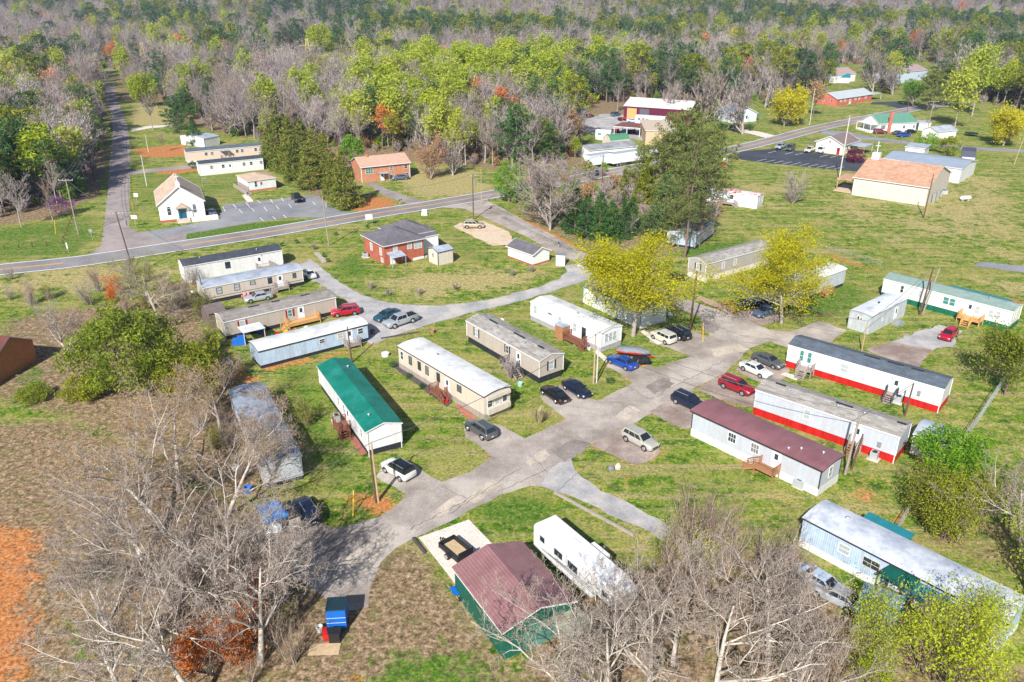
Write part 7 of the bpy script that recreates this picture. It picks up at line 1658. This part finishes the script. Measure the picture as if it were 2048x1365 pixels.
def tuft(h=1.8, n=420):
    a = rng2.uniform(0,6.283,n); t = rng2.uniform(.0,.55,n); r0 = rng2.uniform(0,.35,n); L_ = h*rng2.uniform(.6,1.1,n)
    b0 = np.stack([r0*np.cos(a), r0*np.sin(a), np.zeros(n)], 1); tip = b0+np.stack([np.cos(a)*t*L_, np.sin(a)*t*L_, L_*np.sqrt(1-t*t*.6)], 1); sd3 = np.stack([-np.sin(a), np.cos(a), np.zeros(n)], 1)*.03
    return np.stack([b0-sd3, b0+sd3, tip+sd3*.3, tip-sd3*.3], 1).reshape(-1,3), np.arange(n*4).reshape(n,4)
v_, f_ = tuft(); o = bpy.data.objects.new('pampas_grass', npmesh('pampas_grass', v_, f_, [GRASSPL])); COL.objects.link(o); o.location = G(1079,845); tag(o, 'tuft of dry pampas grass on the grass corner', 'plant')

# ---------------- woods
SPF = dn(SPB, n=[6,5,4,3], k=[14,7,6], s=[.38,.2,.15,0], w=[.05,.12,.16,.2], up=[.02,.08,.05,.04], a=[.6,.65,.75], r=[.5,.5,.5])
L_SPL = leafmat('pale_spring_leaves', [(.32,.42,.03),(.46,.53,.05),(.56,.57,.10)], .45)
V_B = [bare(200+i, 16, SPF if i % 2 else dn(SPF, r=[.62,.5,.5]), bark=BARKP, twig=(TWM, TWG, TWM, TWB)[i], ks=(6,4,3,0), tw=2.6, r=.17) for i in range(4)]
V_P = [pine(210+i, 17, (.55,.7,.45)[i], (4.2,5.0,3.6)[i], (L_PIN,L_DRK,L_OLV)[i], nb=36, nl=16, size=.42) for i in range(3)]
V_S = [bare(220+i, 16, SPF, bark=BARKP, twig=TWB if i else TWG, bud=(L_SPL,L_SPR,L_SPL)[i], nb=2, bs=.34, bsp=.6, ks=(6,4,3,0), tw=2.5, r=.17) for i in range(3)]
V_R = [bare(230, 14, SPM, bark=BARKB, twig=TWR, bud=L_RED, nb=1, bs=.3, bsp=.5, ks=(6,4,3,0), tw=2.5, r=.2), bare(231, 15, SPM, bark=BARKB, twig=TWB, bud=L_RST, nb=2, bs=.35, bsp=.6, ks=(6,4,3,0), tw=2.5, r=.2)]
SPQ = dict(n=[4,8,5,4], k=[13,11,8], s=[.2,.15,.15,0], w=[.04,.09,.15,.2], up=[.02,.05,.04,.03], a=[.62,.65,.75], r=[1.2,.45,.45])
V_W = [bare(240+i, 18, SPQ, bark=BARKP, twig=(TWG, TWM)[i], ks=(7,5,3,0), tw=3.2, r=.3, trunkL=.45) for i in range(2)]
V_Y = [bare(243+i, 14, SPQ, bark=BARKP, twig=TWG, bud=(L_YEL, L_SPR, L_SPG)[i], nb=4, bs=.3, bsp=.5, ks=(7,5,3,0), tw=2.5, r=.25, trunkL=.45) for i in range(3)]
V_Q = [bare(247, 13, SPQ, bark=BARKP, twig=TWR, bud=L_RST, nb=1, bs=.16, bsp=.3, ks=(7,5,3,0), tw=3, r=.22, trunkL=.45)]
V_G = [pine(248+i, 18, .78, 6.0, (L_DRK, L_PNB)[i], nb=60, nl=26, size=.38) for i in range(2)]
V_B.append(V_W[1])
KINDS = dict(B=V_B, P=V_P, S=V_S, R=V_R, W=V_W, Y=V_Y, Q=V_Q, G=V_G)
# trees with a place of their own in the middle distance
for k, i, p, hh, l, g in (
 ('W',0,(1408,246),22,'large pale bare tree, left one of two beside the white and blue house',None),('W',1,(1485,268),23,'large pale bare tree, right one of two beside the white and blue house',None),
 ('Y',0,(1568,253),16,'yellow-leaved tree beyond the highway beside the tall pale pole',None),('R',1,(1625,232),13,'dark reddish tree behind the yellow-leaved one',None),
 ('W',0,(1745,185),20,'wide bare tree behind the long brick house',None),('W',1,(1785,190),15,'bare tree at the right end of the long brick house',None),
 ('Y',2,(1825,212),11,'fresh green tree right of the brick house driveway',None),
 ('G',1,(1855,222),17,'dark pine behind the highway bend, left one of two',None),('G',1,(1885,212),18,'dark pine behind the highway bend, right one of two',None),
 ('S',0,(1909,256),23,'tall yellow-green tree with a bare pale trunk, left one at the highway bend',None),('S',2,(1944,232),25,'tall yellow-green tree with a forked pale trunk at the highway bend',None),
 ('Y',0,(2006,292),14,'yellow-green tree beside the trampoline at the right edge',None),
 ('R',0,(765,300),14,'slender tree with red crown behind the orange brick house',None),('Q',0,(862,358),13.5,'wide rusty-budded tree right of the orange brick house',None),('W',1,(906,352),12.5,'grey bare tree beside the rusty-budded one',None),
 ('Y',1,(286,215),14,'bright yellow-green tree beside the far side road',None),('B',1,(306,260),15,'slim grey bare tree beside the far side road',None),
 ('G',0,(350,262),12,'dark pine group left of the small grey-roofed home, front one',None),('G',0,(372,240),12,'dark pine behind the small grey-roofed home',None),('W',0,(425,262),10,'low wide bare tree right of the small grey-roofed home',None),('W',1,(700,175),20,'wide bare tree in the middle of the spring woods',None),('W',0,(145,215),19,'wide bare tree in the left woods',None),('Y',1,(110,190),17,'lime tree in the left woods',None),('W',0,(1340,238),16,'wide bare tree left of the white and blue house',None),('W',1,(1530,215),19,'wide bare tree behind the white and blue house',None),('Y',0,(1475,120),22,'orange-yellow tree in the distant bare woods',None),
 ('B',3,(328,304),7,'small bare tree on the orange dirt',None),('Y',1,(640,118),22,'pale leafing tree beside the lattice tower in the clearing',None),
 ('G',0,(45,395),19,'big dark evergreen at the left edge, nearest one',None),('G',0,(90,380),16,'big dark evergreen at the left edge, second one',None),('G',0,(0,410),18,'big dark evergreen cut off by the left edge',None),
 ('B',0,(43,455),13,'white-barked bare tree on the left lawn edge',None),('B',3,(106,442),10,'thin leaning bare tree left of the tall pole',None),
 ('R',1,(1135,300),12,'orange-brown leafing tree at the wood edge by the semi trailers',None),('S',1,(1150,318),7,'bright bamboo-green bush beside the semi trailers',None),
 ('G',1,(1060,322),14,'dark pine at the wood edge, left of the orange-brown tree',None),('G',0,(1030,330),17,'dark pine at the wood edge with a ragged crown',None),('G',1,(1090,326),13,'dark pine at the wood edge nearest the orange-brown tree',None),
 ('B',1,(985,330),14,'pale bare tree at the wood edge above the entrance road',None),('G',1,(1170,190),16,'dark round pine above the gravel yard',None),
 ('G',1,(1208,178),14,'second dark pine above the gravel yard',None),('B',1,(1234,225),15,'tall bare tree with a pale trunk beside the maroon workshop',None),('Y',1,(1425,190),14,'yellow-green tree behind the two large bare trees',None),
 ('Y',1,(1590,170),12,'left round yellow-green tree before the far white house',None),('Y',1,(1640,172),12,'right round yellow-green tree before the far white house',None)):
    place(KINDS[k][i], p, {'B':16,'P':17,'S':16,'R':14,'W':18,'Y':14,'Q':13,'G':18}[k], hh, l, g, name={'B':'bare_tree','P':'pine_tree','S':'leafing_tree','R':'budding_tree','W':'bare_tree','Y':'leafing_tree','Q':'budding_tree','G':'pine_tree'}[k], sx=1.1)
place(roundt(160, 4, 3, L_PNK, nl=50, size=.16, n=50, low=0), (124,432), 4, 4.5, 'lilac blossoming bush at the wood edge left', name='blossoming_bush')

def topx(x, y):
    c = y*math.cos(PITCH)+HC*math.sin(PITCH); u = y*math.sin(PITCH)-HC*math.cos(PITCH); return 1024+FPX*x/c, 682.5-FPX*u/c
def inpoly(px, py, P):
    P = np.array(P, float); ins = np.zeros(len(px), bool)
    for i in range(len(P)):
        a = P[i]; b = P[(i+1) % len(P)]
        if abs(a[1]-b[1]) < 1e-9: continue
        ins ^= ((a[1] > py) != (b[1] > py)) & (px < (b[0]-a[0])*(py-a[1])/(b[1]-a[1])+a[0])
    return ins
rw = np.random.default_rng(21); ptsx = []; ptsy = []
def scatter(x0, x1, y0, y1, sp):
    nx = int((x1-x0)/sp); ny = int((y1-y0)/sp); X, Y = np.meshgrid(np.arange(nx), np.arange(ny))
    return (x0+(X+rw.uniform(.0,1,X.shape))*sp).ravel(), (y0+(Y+rw.uniform(.0,1,X.shape))*sp).ravel()
WOODS = dict(
 left=[(-700,150),(188,150),(196,200),(206,240),(200,300),(185,350),(165,385),(120,415),(0,440),(-700,500)],
 mid=[(516,150),(1090,140),(1380,135),(1500,150),(1485,178),(1420,196),(1340,203),(1215,208),(1150,212),(1140,262),(1160,285),(1150,320),(1090,335),(1000,338),(960,332),(925,335),(880,322),(830,306),(700,306),(660,300),(600,292),(540,286),(500,277),(447,270),(440,248),(400,236),(372,234),(345,222),(330,205),(330,150)],
 upleft=[(240,150),(350,150),(350,200),(330,192),(262,196)],
 right=[(1380,135),(2600,135),(2600,180),(1880,185),(1800,190),(1740,185),(1640,190),(1560,205),(1520,200),(1440,215),(1340,212)],
 farright=[(1895,165),(2600,160),(2600,250),(2050,225),(1960,205)])
x_, y_ = scatter(-300, 420, 165, 520, 5.8); u_, v_ = topx(x_, y_); keep = np.zeros(len(x_), bool)
for k, P in WOODS.items():
    m_ = inpoly(u_, v_, P)
    if k in ('upleft', 'right'): m_ &= rw.random(len(x_)) < .75
    keep |= m_
CLEAR = [(550,110,705,172),(1650,130,1735,215),(1785,125,1875,205),(1095,130,1150,165),(385,142,425,172),(282,143,305,165),(1690,165,1760,215),(1215,205,1330,260)]
def clear(u, v):
    k = np.ones(len(u), bool)
    for a, b, c, d in CLEAR: k &= ~((u > a) & (u < c) & (v > b) & (v < d))
    return k
keep &= clear(u_, v_); nx_, ny_ = x_[keep], y_[keep]
fx, fy = [], []
for y0, y1, sp in ((520,800,8.5),(800,1300,10.5),(1300,2500,15)):
    a, b = scatter(-.95*y1-60, .95*y1+60, y0, y1, sp); m_ = (np.abs(a) < .82*b+60); u_, v_ = topx(a, b); m_ &= clear(u_, v_); fx.append(a[m_]); fy.append(b[m_])
fx = np.concatenate(fx); fy = np.concatenate(fy)
def fld(x, y, s, ph): return (np.sin(x/s+ph)*np.cos(y/s*.9+ph*1.7)+np.sin((x+y)/s*.63+ph*2.1)+.6*np.sin((x-1.7*y)/s*1.31+ph*.7))/2.2
def species(x, y, near):
    r = rw.random(len(x)); u, v = topx(x, y)
    pn = .5+.5*fld(x, y, 62, 1.0); sg = .5+.5*fld(x, y, 45, 4.2); k = np.full(len(x), 0)
    pp = np.clip((pn-.52)*3.2, 0.04, .95); ps = np.clip((sg-.60)*2.2, .05, .6)
    if near:
        mid = np.exp(-((u-900)/230)**2)*np.exp(-((v-215)/55)**2)
        ps = np.clip(ps*.8+mid*.6, 0.06, .78); pp = np.clip(pp*.55-mid*.15, .05, .6)
        L_ = (u < 215); pp = np.where(L_, .22, pp); ps = np.where(L_, .20, ps)
        rr = (u > 1880) & (v > 150); pp = np.where(rr, .6, pp); ps = np.where(rr, .25, ps)
    else:
        band = np.exp(-((v-(88+8*np.sin(u/150)))/16)**2)*(u > 640); pp = np.clip(pp*.85+band*.7, 0.05, .95)
        ps = ps*np.clip((v-30)/60, .05, .45)
    k = np.where(r < pp, 1, np.where(r < pp+(1-pp)*ps, 2, np.where(rw.random(len(x)) < .03, 3, 0)))
    return k
nk = species(nx_, ny_, True); fk = species(fx, fy, False)
X = np.concatenate([nx_, fx]); Y = np.concatenate([ny_, fy]); K = np.concatenate([nk, fk]); order = np.argsort(X**2+Y**2); X, Y, K = X[order], Y[order], K[order]
Z = hill(X, Y)-.1; U_, _ = topx(X, Y); inframe = (U_ > -40) & (U_ < 2090)
done = np.zeros(len(X), bool); GL_ = {0: ('bare_tree','bare grey-brown tree standing in the woods beyond the highway','bare trees of the woods',16,V_B), 1: ('pine_tree','dark green pine standing in the woods beyond the highway','pines of the woods',17,V_P),
 2: ('leafing_tree','yellow-green leafing tree standing in the woods beyond the highway','leafing trees of the woods',16,V_S), 3: ('budding_tree','rust-coloured budding tree standing in the woods beyond the highway','rust-coloured trees of the woods',14,V_R)}
rp = random.Random(31)
for k, lim in ((0,290),(1,280),(2,290),(3,120)):
    idx = np.nonzero((K == k) & inframe)[0][:lim]; done[idx] = True; nm_, lb, gp, h0, vs = GL_[k]
    for n_, i in enumerate(idx):
        place(vs[n_ % len(vs)], (X[i], Y[i]), h0, h0*rp.choice((.7,.85,1.0,1.1,1.3))*rp.uniform(.9,1.1)*(.9 if Y[i] < 330 else 1), lb, gp, name=nm_, z=float(Z[i]), px=False, sx=rp.uniform(1.0,1.45))
# the far-off woods that read as one mass: one object
def scatter_stuff(name, label, cat, src, x, y, z, pick, size, turn):
    n = len(x); me = bpy.data.meshes.new(name); me.vertices.add(n); me.vertices.foreach_set('co', np.stack([x, y, z], 1).astype(np.float32).ravel())
    for k, ty, v in (('pick','INT',np.asarray(pick,np.int32)),('size','FLOAT',np.asarray(size,np.float32)),('turn','FLOAT',np.asarray(turn,np.float32))): me.attributes.new(k, ty, 'POINT').data.foreach_set('value', v)
    o = bpy.data.objects.new(name, me); COL.objects.link(o); tag(o, label, cat, kind='stuff')
    ng = bpy.data.node_groups.new(name, 'GeometryNodeTree'); ng.interface.new_socket('Geometry', in_out='INPUT', socket_type='NodeSocketGeometry'); ng.interface.new_socket('Geometry', in_out='OUTPUT', socket_type='NodeSocketGeometry')
    N_ = ng.nodes.new; lk = ng.links.new
    gi = N_('NodeGroupInput'); go = N_('NodeGroupOutput'); iop = N_('GeometryNodeInstanceOnPoints'); ci = N_('GeometryNodeCollectionInfo')
    ci.inputs['Collection'].default_value = src; ci.inputs['Separate Children'].default_value = True; ci.inputs['Reset Children'].default_value = True; iop.inputs['Pick Instance'].default_value = True
    def na(k, ty):
        q = N_('GeometryNodeInputNamedAttribute'); q.data_type = ty; q.inputs['Name'].default_value = k; return q.outputs['Attribute']
    m2p = N_('GeometryNodeMeshToPoints'); lk(gi.outputs[0], m2p.inputs['Mesh']); lk(m2p.outputs[0], iop.inputs['Points']); lk(ci.outputs[0], iop.inputs['Instance']); lk(na('pick','INT'), iop.inputs['Instance Index']); lk(na('size','FLOAT'), iop.inputs['Scale'])
    cx = N_('ShaderNodeCombineXYZ'); lk(na('turn','FLOAT'), cx.inputs[2]); er = N_('FunctionNodeEulerToRotation'); lk(cx.outputs[0], er.inputs[0]); lk(er.outputs[0], iop.inputs['Rotation']); lk(iop.outputs[0], go.inputs[0])
    o.modifiers.new('scatter', 'NODES').node_group = ng; return o
src = bpy.data.collections.new('far_tree_kinds')
for k, vs in (('a', V_B), ('b', V_P), ('c', V_S), ('d', V_R)):
    for i, t_ in enumerate(vs): src.objects.link(bpy.data.objects.new('tree_kind_'+k+str(i), t_.joined()))
offs = {0: (0, len(V_B)), 1: (len(V_B), len(V_P)), 2: (len(V_B)+len(V_P), len(V_S)), 3: (len(V_B)+len(V_P)+len(V_S), len(V_R))}
rest = np.nonzero(~done)[0]; n = len(rest); far_s = np.clip((Y[rest]-500)/1500, 0, 1)
scatter_stuff('far_woods', 'distant woods of bare, pine and leafing trees covering the hills', 'woods', src, X[rest], Y[rest], Z[rest],
  [offs[int(k)][0]+rw.integers(offs[int(k)][1]) for k in K[rest]], rw.choice([.7,.9,1.05,1.35],n)*rw.uniform(.9,1.1,n)*(1+.15*far_s), rw.uniform(0,6.28,n))
# brush under the trees
us = bpy.data.collections.new('brush_kinds')
for i, t_ in enumerate([shrub(300, 3.5, 7, TWM, TWM, None, tw=4), shrub(301, 3, 7, TWB, TWB, L_RST, 1, .2, tw=4), shrub(302, 3, 6, BARKB, TWG, L_SPG, 2, .25, tw=3), roundt(303, 3.5, 2.0, L_OLV, nl=14, size=.4, n=26, low=0)]): us.objects.link(bpy.data.objects.new('brush_kind_'+str(i), t_.joined()))
bx, by = scatter(-300, 420, 160, 560, 4.0); u_, v_ = topx(bx, by); kb = np.zeros(len(bx), bool)
for P in WOODS.values(): kb |= inpoly(u_, v_, P)
kb |= (by > 505); kb |= inpoly(u_, v_, [(1120,330),(1290,352),(1430,335),(1450,430),(1380,470),(1340,500),(1290,505),(1200,500),(1130,470),(1090,455),(1010,395),(1080,345)]) & (rw.random(len(bx)) < .8)
kb &= clear(u_, v_) & (rw.random(len(bx)) < .8); bx, by = bx[kb], by[kb]; n2 = len(bx)
scatter_stuff('brush', 'low tangled brush under the trees of the woods', 'brush', us, bx, by, hill(bx, by), rw.choice(4, n2, p=[.4,.27,.15,.18]), rw.uniform(.5,1.25,n2), rw.uniform(0,6.28,n2))
print('near', len(nx_), 'far', len(fx), 'instances', n, 'brush', n2)
finish_ground()
# air between here and the hills
hz = bpy.data.materials.new('haze_air'); hz.use_nodes = True; nt = hz.node_tree; nt.nodes.remove(nt.nodes['Principled BSDF'])
pv = N(nt, 'ShaderNodeVolumePrincipled'); pv.inputs['Color'].default_value = (.40,.56,1.0,1); pv.inputs['Density'].default_value = .00017; pv.inputs['Anisotropy'].default_value = .2
nt.links.new(pv.outputs[0], nt.nodes['Material Output'].inputs['Volume'])
mb = MB(); mb.box(-3300, 3300, -230, 4700, -60, 165); o = mb.build('haze', hz); tag(o, kind='stuff', label='thin pale haze in front of the distant hills', cat='haze')
